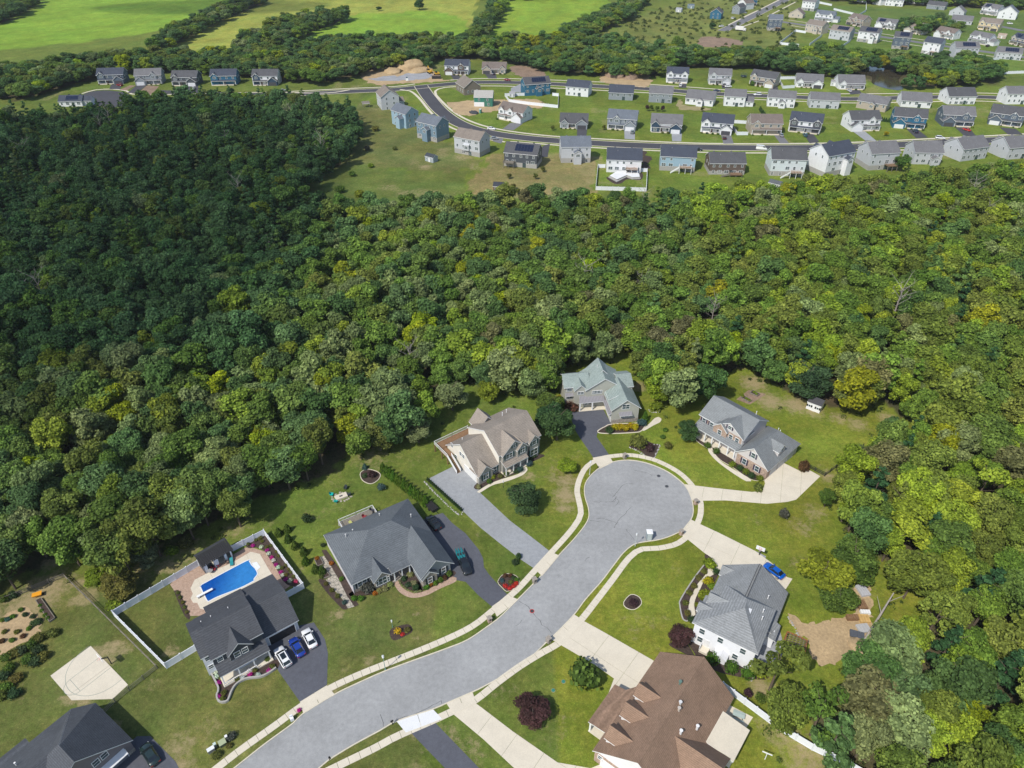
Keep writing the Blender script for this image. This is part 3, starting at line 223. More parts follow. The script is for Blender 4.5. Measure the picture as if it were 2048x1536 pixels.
VEG_LIST = [
 ('tree', 2.52, 113.96, 4.3, 7.5, 'dk', 'round dark green tree on the lawn beside the pale drive'),
 ('tree', 13.28, 126.54, 2.6, 3.4, 'yg', 'small yellow-green tree on the lawn by the sidewalk curve'),
 ('tree', 11.42, 138.01, 4.8, 10.5, 'dk', 'tall dark tree between the tan house and the dark drive'),
 ('tree', 9.25, 141.58, 4.2, 10, 'dk', 'shorter tree leaning behind the dark drive tree'),
 ('tree', 9.85, 146.51, 4.0, 9, 'md', 'tree touching the tan house roof corner'),
 ('tree', 4.77, 133.24, 1.9, 2.6, 'md', 'round clipped bush at the tan house corner'),
 ('bush', 13.25, 71.58, 3.1, 4.5, 'md', 'spiky green spreading tree on the brown house lawn'),
 ('purple', 3.4, 65.21, 3.4, 4.6, 'pp', 'round dark purple tree on the brown house lawn'),
 ('purple', 31.98, 79.45, 2.6, 4.2, 'pp', 'purple leafed tree at the corner of the white house'),
 ('purple', 24.22, 88.13, 1.0, 1.2, 'pp', 'small purple bush in the round mulch ring'),
 ('bush', 31.93, 136.08, 2.4, 2.6, 'ol', 'olive mounded shrub in the rock-edged island bed'),
 ('purple', 34.81, 134.18, 1.3, 1.6, 'pp', 'purple shrub in the island bed by the cul-de-sac'),
 ('bush', 39.39, 135.13, 1.3, 1.6, 'ol', 'round olive shrub on the lawn right of the island bed'),
 ('bush', 38.75, 138.79, 0.8, 0.9, 'md', 'small round shrub nearest the curved walk, lower one'),
 ('bush', 40.01, 141.58, 0.8, 0.9, 'md', 'small round shrub nearest the curved walk, upper one'),
 ('tree', 44.65, 138.01, 2.9, 6.5, 'dk', 'round dark tree beside the porch of the stone-fronted house'),
 ('bush', 70.89, 126.89, 1.5, 2.6, 'rd', 'reddish tree beside the garage of the stone-fronted house'),
 ('bush', 61.48, 111.35, 1.2, 2.6, 'gy', 'sparse grey sapling on the lawn right of the long drive'),
 ('cone', 13.77, 151.67, 0.9, 3.6, 'gr', 'bright columnar evergreen beside the grey-green house wall'),
 ('cone', 11.75, 158.54, 0.8, 3.2, 'dk', 'dark columnar evergreen at the left of the green-roofed house'),
 ('bush', 12.75, 155.06, 1.0, 1.3, 'yy', 'yellow shrub beside the columnar evergreen'),
 ('bush', 16.17, 150.65, 2.2, 1.8, 'rd', 'low red-brown shrub in front of the green-roofed house'),
 ('bush', 25.28, 141.11, 1.2, 1.6, 'dg', 'dark round shrub at the drive corner of the green-roofed house'),
 ('cone', 35.18, 145.66, 1.0, 3.8, 'gr', 'light green columnar evergreen right of the garage gable'),
 ('bush', 34.08, 143.97, 1.4, 1.8, 'bg', 'blue-green shrub under the columnar evergreen'),
 ('bush', 38.87, 150.65, 1.9, 2.6, 'yg', 'round yellow-green shrub in a stone ring'),
 ('gold', 26.94, 142.29, 1.15, 1.5, 'yy', 'golden yellow shrub in the row under the garage gable'),
 ('gold', 28.35, 142.53, 1.15, 1.5, 'yy', 'golden yellow shrub in the row under the garage gable'),
 ('gold', 29.67, 142.06, 1.15, 1.5, 'yy', 'golden yellow shrub in the row under the garage gable'),
 ('gold', 30.99, 142.77, 1.15, 1.5, 'yy', 'golden yellow shrub in the row under the garage gable'),
 ('gold', 32.18, 142.53, 1.15, 1.5, 'yy', 'golden yellow shrub in the row under the garage gable'),
 ('ball', 49.41, 135.15, 1.0, 1.5, 'md', 'clipped green ball bush left of the front walk'),
 ('ball', 51.15, 133.06, 1.0, 1.5, 'md', 'clipped green ball bush right of the front walk'),
 ('ball', 54.0, 128.25, 0.95, 1.3, 'yg', 'yellow-green ball bush nearest the porch steps'),
 ('ball', 55.55, 127.0, 0.95, 1.3, 'dk', 'dark green ball bush, first of the mulch bed row'),
 ('ball', 56.72, 125.76, 0.95, 1.3, 'yg', 'yellow-green ball bush in the middle of the mulch bed'),
 ('ball', 57.69, 124.34, 0.95, 1.3, 'dk', 'dark green ball bush, second of the mulch bed row'),
 ('ball', 59.39, 123.34, 0.95, 1.3, 'yg', 'yellow-green ball bush at the garage end of the bed'),
 ('bush', 58.16, 120.14, 1.35, 1.6, 'ol', 'olive shrub at the corner of the long concrete drive'),
 ('bush', 41.78, 97.79, 1.6, 1.3, 'yg', 'spreading lime shrub at the drive corner of the white house'),
 ('bush', 40.1, 95.92, 0.75, 0.8, 'ol', 'low olive shrub in the curved mulch strip'),
 ('bush', 38.62, 94.42, 0.75, 0.8, 'ol', 'low olive shrub in the curved mulch strip'),
 ('bush', 37.24, 92.29, 0.75, 0.8, 'ol', 'low olive shrub in the curved mulch strip'),
 ('bush', 35.95, 90.53, 0.75, 0.8, 'ol', 'low olive shrub in the curved mulch strip'),
 ('bush', 34.7, 88.18, 0.75, 0.8, 'ol', 'low olive shrub in the curved mulch strip'),
 ('bush', 34.61, 85.74, 0.75, 0.8, 'ol', 'low olive shrub in the curved mulch strip'),
 ('ball', 42.51, 95.76, 0.8, 1.3, 'dk', 'dark ball bush at the white house corner'),
 ('gold', 40.26, 93.27, 1.2, 1.3, 'yy', 'golden shrub beside the white house walk'),
 ('bush', 40.68, 92.45, 0.9, 1.0, 'yg', 'light green shrub beside the golden one'),
 ('bush', 38.75, 89.74, 1.4, 1.6, 'yg', 'lime green shrub under the white eave'),
 ('ball', 35.01, 84.25, 0.8, 1.1, 'dk', 'dark shrub below the end of the walk'),
 ('bush', 36.88, 87.72, 0.6, 0.8, 'yg', 'small yellow shrub by the walk end'),
 ('ball', 37.13, 75.42, 1.35, 2.2, 'gr', 'round green bush nearest the white house side door'),
 ('ball', 40.16, 73.61, 1.35, 2.2, 'gr', 'round green bush in the middle of the white wall'),
 ('ball', 42.85, 72.48, 1.35, 2.2, 'gr', 'round green bush at the right end of the white wall'),
 ('bush', 45.51, 72.96, 1.5, 1.2, 'yg', 'feathery grass clump by the patio steps'),
 ('purple', 42.11, 68.94, 0.9, 1.2, 'pp', 'dark purple shrub beyond the white fence'),
 ('bush', 43.95, 67.9, 1.1, 1.3, 'md', 'green shrub beyond the white fence'),
 ('cone', -31.26, 126.2, 0.95, 3.4, 'gr', 'evergreen in the hedge row behind the slate-roofed house'),
 ('cone', -30.26, 125.24, 0.95, 3.4, 'gr', 'evergreen in the hedge row behind the slate-roofed house'),
 ('cone', -29.27, 124.29, 0.95, 3.4, 'gr', 'evergreen in the hedge row behind the slate-roofed house'),
 ('cone', -28.29, 123.35, 0.95, 3.4, 'gr', 'evergreen in the hedge row behind the slate-roofed house'),
 ('cone', -27.32, 122.41, 0.95, 3.4, 'gr', 'evergreen in the hedge row behind the slate-roofed house'),
 ('cone', -26.36, 121.49, 0.95, 3.4, 'gr', 'evergreen in the hedge row behind the slate-roofed house'),
 ('cone', -25.41, 120.57, 0.95, 3.4, 'gr', 'evergreen in the hedge row behind the slate-roofed house'),
 ('cone', -24.46, 119.66, 0.95, 3.4, 'gr', 'evergreen in the hedge row behind the slate-roofed house'),
 ('cone', -23.52, 118.76, 0.95, 3.4, 'gr', 'evergreen in the hedge row behind the slate-roofed house'),
 ('cone', -22.59, 117.87, 0.95, 3.4, 'gr', 'evergreen in the hedge row behind the slate-roofed house'),
 ('cone', -21.67, 116.99, 0.95, 3.4, 'gr', 'evergreen in the hedge row behind the slate-roofed house'),
 ('cone', -20.76, 116.11, 0.95, 3.4, 'gr', 'evergreen in the hedge row behind the slate-roofed house'),
 ('cone', -19.85, 115.24, 0.95, 3.4, 'gr', 'evergreen in the hedge row behind the slate-roofed house'),
 ('cone', -51.38, 106.2, 0.95, 2.6, 'md', 'small evergreen in the zigzag row beside the white fence'),
 ('cone', -48.82, 104.46, 0.95, 2.6, 'md', 'small evergreen in the zigzag row beside the white fence'),
 ('cone', -46.81, 102.51, 0.95, 2.6, 'md', 'small evergreen in the zigzag row beside the white fence'),
 ('cone', -44.53, 100.83, 0.95, 2.6, 'md', 'small evergreen in the zigzag row beside the white fence'),
 ('cone', -43.56, 98.25, 0.95, 2.6, 'md', 'small evergreen in the zigzag row beside the white fence'),
 ('cone', -41.0, 96.19, 0.95, 2.6, 'md', 'small evergreen in the zigzag row beside the white fence'),
 ('cone', -49.71, 107.22, 0.95, 2.6, 'md', 'small evergreen in the zigzag row beside the white fence'),
 ('cone', -39.51, 95.74, 0.95, 2.6, 'md', 'small evergreen in the zigzag row beside the white fence'),
 ('cone', -20.23, 123.41, 0.35, 1.1, 'dg', 'dark dwarf conifer along the stone edge of the pale drive'),
 ('cone', -19.75, 122.86, 0.35, 1.1, 'dg', 'dark dwarf conifer along the stone edge of the pale drive'),
 ('cone', -19.28, 122.32, 0.35, 1.1, 'dg', 'dark dwarf conifer along the stone edge of the pale drive'),
 ('cone', -18.81, 121.78, 0.35, 1.1, 'dg', 'dark dwarf conifer along the stone edge of the pale drive'),
 ('cone', -18.34, 121.24, 0.35, 1.1, 'dg', 'dark dwarf conifer along the stone edge of the pale drive'),
 ('cone', -17.87, 120.71, 0.35, 1.1, 'dg', 'dark dwarf conifer along the stone edge of the pale drive'),
 ('cone', -17.4, 120.18, 0.35, 1.1, 'dg', 'dark dwarf conifer along the stone edge of the pale drive'),
 ('cone', -16.94, 119.65, 0.35, 1.1, 'dg', 'dark dwarf conifer along the stone edge of the pale drive'),
 ('cone', -16.48, 119.12, 0.35, 1.1, 'dg', 'dark dwarf conifer along the stone edge of the pale drive'),
 ('cone', -16.02, 118.59, 0.35, 1.1, 'dg', 'dark dwarf conifer along the stone edge of the pale drive'),
 ('cone', -15.57, 118.07, 0.35, 1.1, 'dg', 'dark dwarf conifer along the stone edge of the pale drive'),
 ('cone', -15.12, 117.55, 0.35, 1.1, 'dg', 'dark dwarf conifer along the stone edge of the pale drive'),
 ('cone', -14.66, 117.04, 0.35, 1.1, 'dg', 'dark dwarf conifer along the stone edge of the pale drive'),
 ('cone', -14.22, 116.52, 0.35, 1.1, 'dg', 'dark dwarf conifer along the stone edge of the pale drive'),
 ('cone', -13.77, 116.01, 0.35, 1.1, 'dg', 'dark dwarf conifer along the stone edge of the pale drive'),
 ('cone', -13.33, 115.5, 0.35, 1.1, 'dg', 'dark dwarf conifer along the stone edge of the pale drive'),
 ('cone', -12.88, 115.0, 0.35, 1.1, 'dg', 'dark dwarf conifer along the stone edge of the pale drive'),
 ('cone', -12.44, 114.5, 0.35, 1.1, 'dg', 'dark dwarf conifer along the stone edge of the pale drive'),
 ('cone', -12.01, 113.99, 0.35, 1.1, 'dg', 'dark dwarf conifer along the stone edge of the pale drive'),
 ('cone', -11.57, 113.5, 0.35, 1.1, 'dg', 'dark dwarf conifer along the stone edge of the pale drive'),
 ('bush', -30.82, 120.37, 1.05, 1.6, 'bg', 'blue spruce alone on the lawn'),
 ('cone', -35.91, 127.4, 0.8, 1.8, 'bg', 'small pale blue spruce above the oval bed'),
 ('purple', -33.81, 124.67, 1.1, 1.4, 'pp', 'purple shrub in the oval bed'),
 ('bush', -35.46, 124.67, 0.9, 0.7, 'dg', 'low green shrub in the oval bed'),
 ('bush', -46.05, 110.06, 1.2, 2.2, 'dg', 'small dark tree on the lawn left of the deck'),
 ('bush', -29.38, 91.34, 1.7, 2.0, 'gy', 'dusky grey shrub under the front window'),
 ('bush', -31.78, 89.19, 0.75, 0.9, 'gr', 'light green shrub in the front beds of the slate-roofed house'),
 ('bush', -30.4, 89.19, 0.75, 0.9, 'gr', 'light green shrub in the front beds of the slate-roofed house'),
 ('bush', -27.72, 90.51, 0.62, 0.9, 'or', 'orange flowering mum in the front beds of the slate-roofed house'),
 ('bush', -26.96, 91.01, 0.75, 0.9, 'yl', 'pale hydrangea in the front beds of the slate-roofed house'),
 ('bush', -25.92, 91.51, 0.75, 0.9, 'yl', 'pale hydrangea in the front beds of the slate-roofed house'),
 ('bush', -24.94, 92.53, 0.75, 0.9, 'yl', 'pale hydrangea in the front beds of the slate-roofed house'),
 ('bush', -17.53, 92.02, 0.75, 0.9, 'gr', 'light green shrub in the front beds of the slate-roofed house'),
 ('bush', -16.68, 92.7, 0.62, 0.9, 'or', 'orange flowering mum in the front beds of the slate-roofed house'),
 ('bush', -15.73, 93.04, 0.75, 0.9, 'gr', 'light green shrub in the front beds of the slate-roofed house'),
 ('bush', -14.8, 93.73, 0.75, 0.9, 'md', 'green shrub in the front beds of the slate-roofed house'),
 ('bush', -13.85, 94.25, 0.62, 0.9, 'rd', 'red leafed shrub in the front beds of the slate-roofed house'),
 ('bush', -13.08, 95.3, 0.75, 0.9, 'md', 'green shrub in the front beds of the slate-roofed house'),
 ('bush', -19.68, 91.85, 0.75, 0.9, 'dg', 'dark green shrub in the front beds of the slate-roofed house'),
 ('bush', -20.21, 92.87, 0.75, 0.9, 'yl', 'pale hydrangea in the front beds of the slate-roofed house'),
 ('bush', -21.17, 95.12, 0.75, 0.9, 'yl', 'pale hydrangea in the front beds of the slate-roofed house'),
 ('bush', -22.33, 94.08, 0.75, 0.9, 'dg', 'dark green shrub in the front beds of the slate-roofed house'),
 ('bush', -21.16, 92.53, 0.75, 0.9, 'dg', 'dark green shrub in the front beds of the slate-roofed house'),
 ('bush', -23.27, 93.73, 0.3, 0.35, 'yl', 'pale edging plant along the curved brick walk'),
 ('bush', -22.99, 93.13, 0.3, 0.35, 'yl', 'pale edging plant along the curved brick walk'),
 ('bush', -22.64, 92.61, 0.3, 0.35, 'yl', 'pale edging plant along the curved brick walk'),
 ('bush', -22.24, 92.19, 0.3, 0.35, 'yl', 'pale edging plant along the curved brick walk'),
 ('bush', -21.77, 91.77, 0.3, 0.35, 'yl', 'pale edging plant along the curved brick walk'),
 ('bush', -21.24, 91.43, 0.3, 0.35, 'yl', 'pale edging plant along the curved brick walk'),
 ('bush', -20.79, 91.18, 0.3, 0.35, 'yl', 'pale edging plant along the curved brick walk'),
 ('bush', -20.35, 91.01, 0.3, 0.35, 'yl', 'pale edging plant along the curved brick walk'),
 ('bush', -19.85, 90.88, 0.3, 0.35, 'yl', 'pale edging plant along the curved brick walk'),
 ('bush', -19.44, 90.93, 0.3, 0.35, 'yl', 'pale edging plant along the curved brick walk'),
 ('bush', -19.03, 91.01, 0.3, 0.35, 'yl', 'pale edging plant along the curved brick walk'),
 ('bush', -18.63, 91.14, 0.3, 0.35, 'yl', 'pale edging plant along the curved brick walk'),
 ('bush', -38.14, 92.78, 0.55, 0.9, 'ol', 'small olive shrub beside the flagstone path'),
 ('bush', -36.66, 91.21, 0.55, 0.9, 'ol', 'small olive shrub beside the flagstone path'),
 ('bush', -35.19, 89.78, 0.55, 0.9, 'ol', 'small olive shrub beside the flagstone path'),
 ('bush', -41.44, 99.35, 0.55, 0.9, 'or', 'orange flower clump beside the flagstone path'),
 ('bush', -39.27, 96.01, 0.55, 0.9, 'dg', 'dark herb clump beside the flagstone path'),
 ('bush', -40.96, 96.26, 0.55, 0.9, 'dk', 'dark green shrub beside the flagstone path'),
 ('bush', -39.46, 94.5, 0.55, 0.9, 'ol', 'small olive shrub beside the flagstone path'),
 ('bush', -35.21, 94.01, 0.55, 0.9, 'gr', 'bright green plant beside the flagstone path'),
 ('bush', -38.16, 98.05, 0.55, 0.9, 'or', 'orange flower clump beside the flagstone path'),
 ('bush', -33.52, 88.26, 0.55, 0.9, 'bg', 'blue-green plant beside the flagstone path'),
 ('bush', -40.96, 102.96, 0.55, 0.9, 'dg', 'dark herb clump beside the flagstone path'),
 ('flower', -56.19, 103.0, 0.5, 0.5, 'mg', 'magenta flower mound in the bed along the pool fence'),
 ('flower', -54.3, 102.62, 0.5, 0.5, 'wh', 'white flower mound in the bed along the pool fence'),
 ('flower', -52.71, 101.68, 0.5, 0.5, 'mg', 'magenta flower mound in the bed along the pool fence'),
 ('flower', -52.18, 100.83, 0.5, 0.5, 'wh', 'white flower mound in the bed along the pool fence'),
 ('flower', -51.22, 99.72, 0.5, 0.5, 'mg', 'magenta flower mound in the bed along the pool fence'),
 ('flower', -50.66, 98.99, 0.5, 0.5, 'wh', 'white flower mound in the bed along the pool fence'),
 ('flower', -49.83, 97.81, 0.5, 0.5, 'mg', 'magenta flower mound in the bed along the pool fence'),
 ('flower', -49.19, 97.13, 0.5, 0.5, 'wh', 'white flower mound in the bed along the pool fence'),
 ('flower', -48.24, 95.85, 0.5, 0.5, 'mg', 'magenta flower mound in the bed along the pool fence'),
 ('flower', -47.63, 95.14, 0.5, 0.5, 'wh', 'white flower mound in the bed along the pool fence'),
 ('flower', -46.77, 94.01, 0.5, 0.5, 'mg', 'magenta flower mound in the bed along the pool fence'),
 ('flower', -45.81, 93.66, 0.5, 0.5, 'wh', 'white flower mound in the bed along the pool fence'),
 ('flower', -44.57, 93.41, 0.5, 0.5, 'pk', 'pink flower mound in the bed along the pool fence'),
 ('bush', -55.24, 105.12, 0.7, 0.6, 'ol', 'low green plant in the dark bed along the pool fence'),
 ('bush', -55.97, 104.54, 0.45, 0.6, 'ol', 'low green plant in the dark bed along the pool fence'),
 ('bush', -57.27, 103.38, 0.45, 0.6, 'ol', 'low green plant in the dark bed along the pool fence'),
 ('bush', -54.51, 104.15, 0.45, 0.6, 'ol', 'low green plant in the dark bed along the pool fence'),
 ('bush', -53.04, 102.62, 0.45, 0.6, 'ol', 'low green plant in the dark bed along the pool fence'),
 ('bush', -52.26, 103.0, 0.45, 0.6, 'ol', 'low green plant in the dark bed along the pool fence'),
 ('bush', -50.62, 101.3, 0.45, 0.6, 'ol', 'low green plant in the dark bed along the pool fence'),
 ('bush', -49.88, 100.18, 0.45, 0.6, 'ol', 'low green plant in the dark bed along the pool fence'),
 ('bush', -47.62, 97.63, 0.45, 0.6, 'ol', 'low green plant in the dark bed along the pool fence'),
 ('bush', -46.77, 96.55, 0.45, 0.6, 'ol', 'low green plant in the dark bed along the pool fence'),
 ('bush', -46.17, 95.85, 0.45, 0.6, 'ol', 'low green plant in the dark bed along the pool fence'),
 ('bush', -45.34, 94.79, 0.45, 0.6, 'ol', 'low green plant in the dark bed along the pool fence'),
 ('bush', -48.3, 96.91, 0.45, 0.6, 'ol', 'low green plant in the dark bed along the pool fence'),
 ('bush', -46.99, 95.14, 0.45, 0.6, 'ol', 'low green plant in the dark bed along the pool fence'),
 ('bush', -58.18, 103.96, 0.45, 0.6, 'ol', 'low green plant in the dark bed along the pool fence'),
 ('bush', -67.79, 90.69, 0.45, 0.5, 'ol', 'low plant in the strip left of the pavers'),
 ('bush', -66.93, 89.53, 0.45, 0.5, 'ol', 'low plant in the strip left of the pavers'),
 ('bush', -65.95, 88.39, 0.45, 0.5, 'ol', 'low plant in the strip left of the pavers'),
 ('bush', -65.13, 87.26, 0.45, 0.5, 'ol', 'low plant in the strip left of the pavers'),
 ('bush', -64.31, 86.14, 0.45, 0.5, 'ol', 'low plant in the strip left of the pavers'),
 ('flower', -49.02, 72.02, 0.52, 0.55, 'wh', 'white flower mound in the bed below the porch'),
 ('flower', -47.79, 72.71, 0.52, 0.55, 'mg', 'magenta flower mound in the bed below the porch'),
 ('flower', -46.32, 72.63, 0.52, 0.55, 'wh', 'white flower mound in the bed below the porch'),
 ('flower', -44.55, 73.5, 0.52, 0.55, 'mg', 'magenta flower mound in the bed below the porch'),
 ('flower', -53.03, 71.08, 0.52, 0.55, 'mg', 'magenta flower mound in the bed below the porch'),
 ('flower', -52.09, 68.48, 0.52, 0.55, 'mg', 'magenta flower mound in the bed below the porch'),
 ('flower', -54.25, 73.06, 0.52, 0.55, 'wh', 'white flower mound in the bed below the porch'),
 ('flower', -53.83, 72.28, 0.52, 0.55, 'wh', 'white flower mound in the bed below the porch'),
 ('flower', -48.21, 73.59, 0.52, 0.55, 'wh', 'white flower mound in the bed below the porch'),
 ('bush', -49.82, 71.76, 0.6, 0.7, 'ol', 'green shrub in the bed below the porch'),
 ('bush', -47.16, 73.59, 0.6, 0.7, 'ol', 'green shrub in the bed below the porch'),
 ('bush', -51.37, 69.15, 0.6, 0.7, 'ol', 'green shrub in the bed below the porch'),
 ('bush', -51.3, 67.99, 0.6, 0.7, 'ol', 'green shrub in the bed below the porch'),
 ('bush', -45.49, 75.72, 0.6, 0.7, 'ol', 'green shrub in the bed below the porch'),
 ('bush', -44.12, 74.29, 0.6, 0.7, 'ol', 'green shrub in the bed below the porch'),
 ('flower', -1.38, 92.32, 0.55, 0.6, 'rd2', 'red flower patch in the bed by the drive entrance'),
 ('flower', -0.48, 91.74, 0.55, 0.6, 'rd2', 'red flower patch in the bed by the drive entrance'),
 ('flower', 0.84, 92.91, 0.55, 0.6, 'rd2', 'red flower patch in the bed by the drive entrance'),
 ('flower', 0.36, 92.32, 0.55, 0.6, 'rd2', 'red flower patch in the bed by the drive entrance'),
 ('bush', -0.24, 93.35, 0.55, 0.6, 'ol', 'olive shrub in the bed by the drive entrance'),
 ('bush', -2.06, 93.79, 0.55, 0.6, 'bg', 'silvery shrub in the bed by the drive entrance'),
 ('bush', -1.46, 94.98, 0.55, 0.6, 'rd', 'brown-red shrub in the bed by the drive entrance'),
 ('bush', -0.37, 94.98, 0.55, 0.6, 'rd', 'brown-red shrub in the bed by the drive entrance'),
 ('bush', 0.36, 94.38, 0.55, 0.6, 'dg', 'dark green plant in the bed by the drive entrance'),
 ('bush', 0.97, 93.94, 0.55, 0.6, 'gr', 'light green plant in the bed by the drive entrance'),
 ('bush', 0.62, 98.19, 0.85, 1.4, 'dg', 'dark shrub in the small round bed'),
 ('bush', 1.37, 99.75, 0.7, 1.2, 'dk', 'green shrub above the small round bed'),
 ('flower', -22.01, 81.64, 0.75, 1.0, 'yw', 'yellow flowering shrub in the lawn bed'),
 ('flower', -21.04, 81.1, 0.45, 0.4, 'rd2', 'red flowers in the lawn bed'),
 ('bush', -20.16, 81.97, 0.7, 0.8, 'ol', 'brownish plant in the lawn bed'),
 ('flower', -37.26, 65.98, 0.45, 0.5, 'mg', 'magenta flowers beside the white mailbox'),
 ('bush', -49.0, 58.12, 0.9, 0.9, 'ol', 'olive shrub in front of the utility boxes'),
 ('bush', -47.44, 59.74, 0.6, 0.7, 'ol', 'small brownish shrub beside the utility boxes'),
 ('purple', -47.66, 61.26, 0.9, 1.0, 'gy', 'dusky shrub behind the utility boxes'),
 ('bush', -7.59, 123.31, 0.75, 0.9, 'ol', 'olive shrub along the front walk of the tan house'),
 ('bush', -6.33, 123.71, 0.75, 0.9, 'md', 'green shrub along the front walk of the tan house'),
 ('bush', -4.51, 124.12, 0.75, 0.9, 'yg', 'lime shrub along the front walk of the tan house'),
 ('bush', -2.82, 124.32, 0.75, 0.9, 'ol', 'olive shrub along the front walk of the tan house'),
 ('bush', -1.41, 125.13, 0.75, 0.9, 'md', 'green shrub along the front walk of the tan house'),
 ('bush', -7.91, 120.75, 0.75, 0.9, 'yl', 'straw coloured grass clump along the front walk of the tan house'),
 ('bush', -5.46, 122.52, 0.75, 0.9, 'md', 'green shrub along the front walk of the tan house'),
 ('ball', 1.94, 126.56, 0.95, 1.3, 'bg', 'silvery blue-green mound bush at the walk, nearer one'),
 ('ball', 4.19, 128.53, 0.95, 1.3, 'bg', 'silvery blue-green mound bush at the walk, farther one'),
 ('bush', 4.37, 130.54, 0.8, 1.0, 'dg', 'dark shrub below the tan house bay'),
 ('bush', 5.56, 131.62, 0.8, 1.0, 'dg', 'dark shrub below the tan house bay'),
 ('bush', 0.86, 126.15, 0.8, 1.0, 'dg', 'dark shrub below the tan house bay'),
 ('bush', -99.57, 84.24, 0.6, 0.7, 'gr', 'leafy green vegetable clump in the kitchen garden'),
 ('bush', -98.69, 84.43, 0.6, 0.7, 'bg', 'blue-green vegetable clump in the kitchen garden'),
 ('bush', -98.02, 85.01, 0.6, 0.7, 'gr', 'leafy green vegetable clump in the kitchen garden'),
 ('bush', -97.39, 86.58, 0.6, 0.7, 'gr', 'leafy green vegetable clump in the kitchen garden'),
 ('bush', -95.91, 85.4, 0.6, 0.7, 'dg', 'dark vegetable clump in the kitchen garden'),
 ('bush', -94.19, 85.01, 0.6, 0.7, 'dg', 'dark vegetable clump in the kitchen garden'),
 ('bush', -92.8, 83.67, 1.2, 0.7, 'dk', 'dark round shrub in the kitchen garden'),
 ('bush', -93.4, 82.34, 0.6, 0.7, 'gr', 'leafy green vegetable clump in the kitchen garden'),
 ('bush', -95.22, 79.75, 0.6, 0.7, 'gr', 'leafy green vegetable clump in the kitchen garden'),
 ('bush', -97.72, 81.6, 0.6, 0.7, 'ol', 'olive vegetable clump in the kitchen garden'),
 ('bush', -95.28, 81.6, 0.6, 0.7, 'ol', 'olive vegetable clump in the kitchen garden'),
 ('bush', -97.05, 79.57, 0.6, 0.7, 'rd', 'brown dried vegetable clump in the kitchen garden'),
 ('bush', -93.62, 80.67, 0.6, 0.7, 'rd', 'brown dried vegetable clump in the kitchen garden'),
 ('bush', -101.96, 88.98, 1.0, 1.3, 'md', 'young shrub by the rail fence'),
 ('bush', -100.66, 90.0, 1.0, 1.3, 'dg', 'young shrub by the rail fence'),
 ('bush', -90.25, 80.12, 1.25, 1.3, 'ol', 'bushy plant in the hedge left of the ball court'),
 ('bush', -90.91, 78.67, 1.25, 1.3, 'md', 'bushy plant in the hedge left of the ball court'),
 ('bush', -91.93, 77.6, 1.25, 1.3, 'dg', 'bushy plant in the hedge left of the ball court'),
 ('bush', -93.02, 76.71, 1.25, 1.3, 'ol', 'bushy plant in the hedge left of the ball court'),
 ('bush', -94.05, 76.01, 1.25, 1.3, 'md', 'bushy plant in the hedge left of the ball court'),
 ('bush', -89.06, 77.6, 1.25, 1.3, 'dg', 'bushy plant in the hedge left of the ball court'),
 ('bush', -87.36, 76.19, 1.25, 1.3, 'ol', 'bushy plant in the hedge left of the ball court'),
 ('bush', -89.98, 75.49, 1.25, 1.3, 'md', 'bushy plant in the hedge left of the ball court'),
 ('bush', -88.22, 75.15, 1.25, 1.3, 'dg', 'bushy plant in the hedge left of the ball court'),
 ('bush', -88.07, 81.22, 1.25, 1.3, 'ol', 'bushy plant in the hedge left of the ball court'),
 ('bush', -92.31, 73.78, 1.25, 1.3, 'md', 'bushy plant in the hedge left of the ball court'),
 ('bush', -92.37, 72.27, 1.25, 1.3, 'dg', 'bushy plant in the hedge left of the ball court'),
 ('bush', -89.94, 71.77, 1.25, 1.3, 'ol', 'bushy plant in the hedge left of the ball court'),
 ('bush', -90.69, 70.13, 1.25, 1.3, 'md', 'bushy plant in the hedge left of the ball court'),
 ('bush', -88.6, 68.85, 1.25, 1.3, 'dg', 'bushy plant in the hedge left of the ball court'),
 ('bush', -90.68, 68.53, 1.25, 1.3, 'ol', 'bushy plant in the hedge left of the ball court'),
 ('bush', -93.09, 86.38, 0.5, 0.6, 'gr', 'green plants in the long raised bed'),
 ('bush', -91.9, 85.4, 0.5, 0.6, 'gr', 'green plants in the long raised bed'),
 ('bush', -91.0, 84.63, 0.5, 0.6, 'gr', 'green plants in the long raised bed'),
 ('bush', -94.06, 87.57, 0.5, 0.6, 'gr', 'green plants in the long raised bed'),
 ('bush', 63.93, 156.1, 0.55, 0.6, 'yg', 'lime green lettuce patch in the timber raised beds'),
 ('bush', 64.62, 155.04, 0.55, 0.6, 'yg', 'lime green lettuce patch in the timber raised beds'),
 ('bush', 63.91, 156.63, 0.55, 0.6, 'yg', 'lime green lettuce patch in the timber raised beds'),
 ('bush', 67.53, 157.98, 0.55, 0.6, 'yg', 'lime green lettuce patch in the timber raised beds'),
 ('bush', 65.22, 154.25, 0.55, 0.6, 'yg', 'lime green lettuce patch in the timber raised beds'),
 ('bush', 67.96, 157.17, 0.55, 0.6, 'yg', 'lime green lettuce patch in the timber raised beds'),
 ('tree', 63.18, 92.51, 5.6, 9, 'yg', 'big spreading tree between the lawn and the sandy yard'),
 ('tree', 69.56, 95.29, 5.4, 9.5, 'md', 'tree touching the big spreading tree at the sandy yard'),
 ('tree', 64.16, 87.31, 4.0, 7, 'md', 'dark lower tree at the edge of the sandy yard'),
 ('tree', -16.1, 150.34, 4.6, 9.5, 'gp', 'grey-green tree standing alone on the grass left of the tan house'),
 ('tree', -33.05, 134.18, 4.2, 10, 'ol', 'olive tree at the top of the conifer hedge row'),
 ('tree', -37.93, 133.24, 3.8, 9, 'md', 'slender green tree left of the top of the conifer hedge row'),
 ('tree', -23.76, 137.04, 3.4, 7, 'gp', 'small grey-green tree in the shade left of the tan house'),
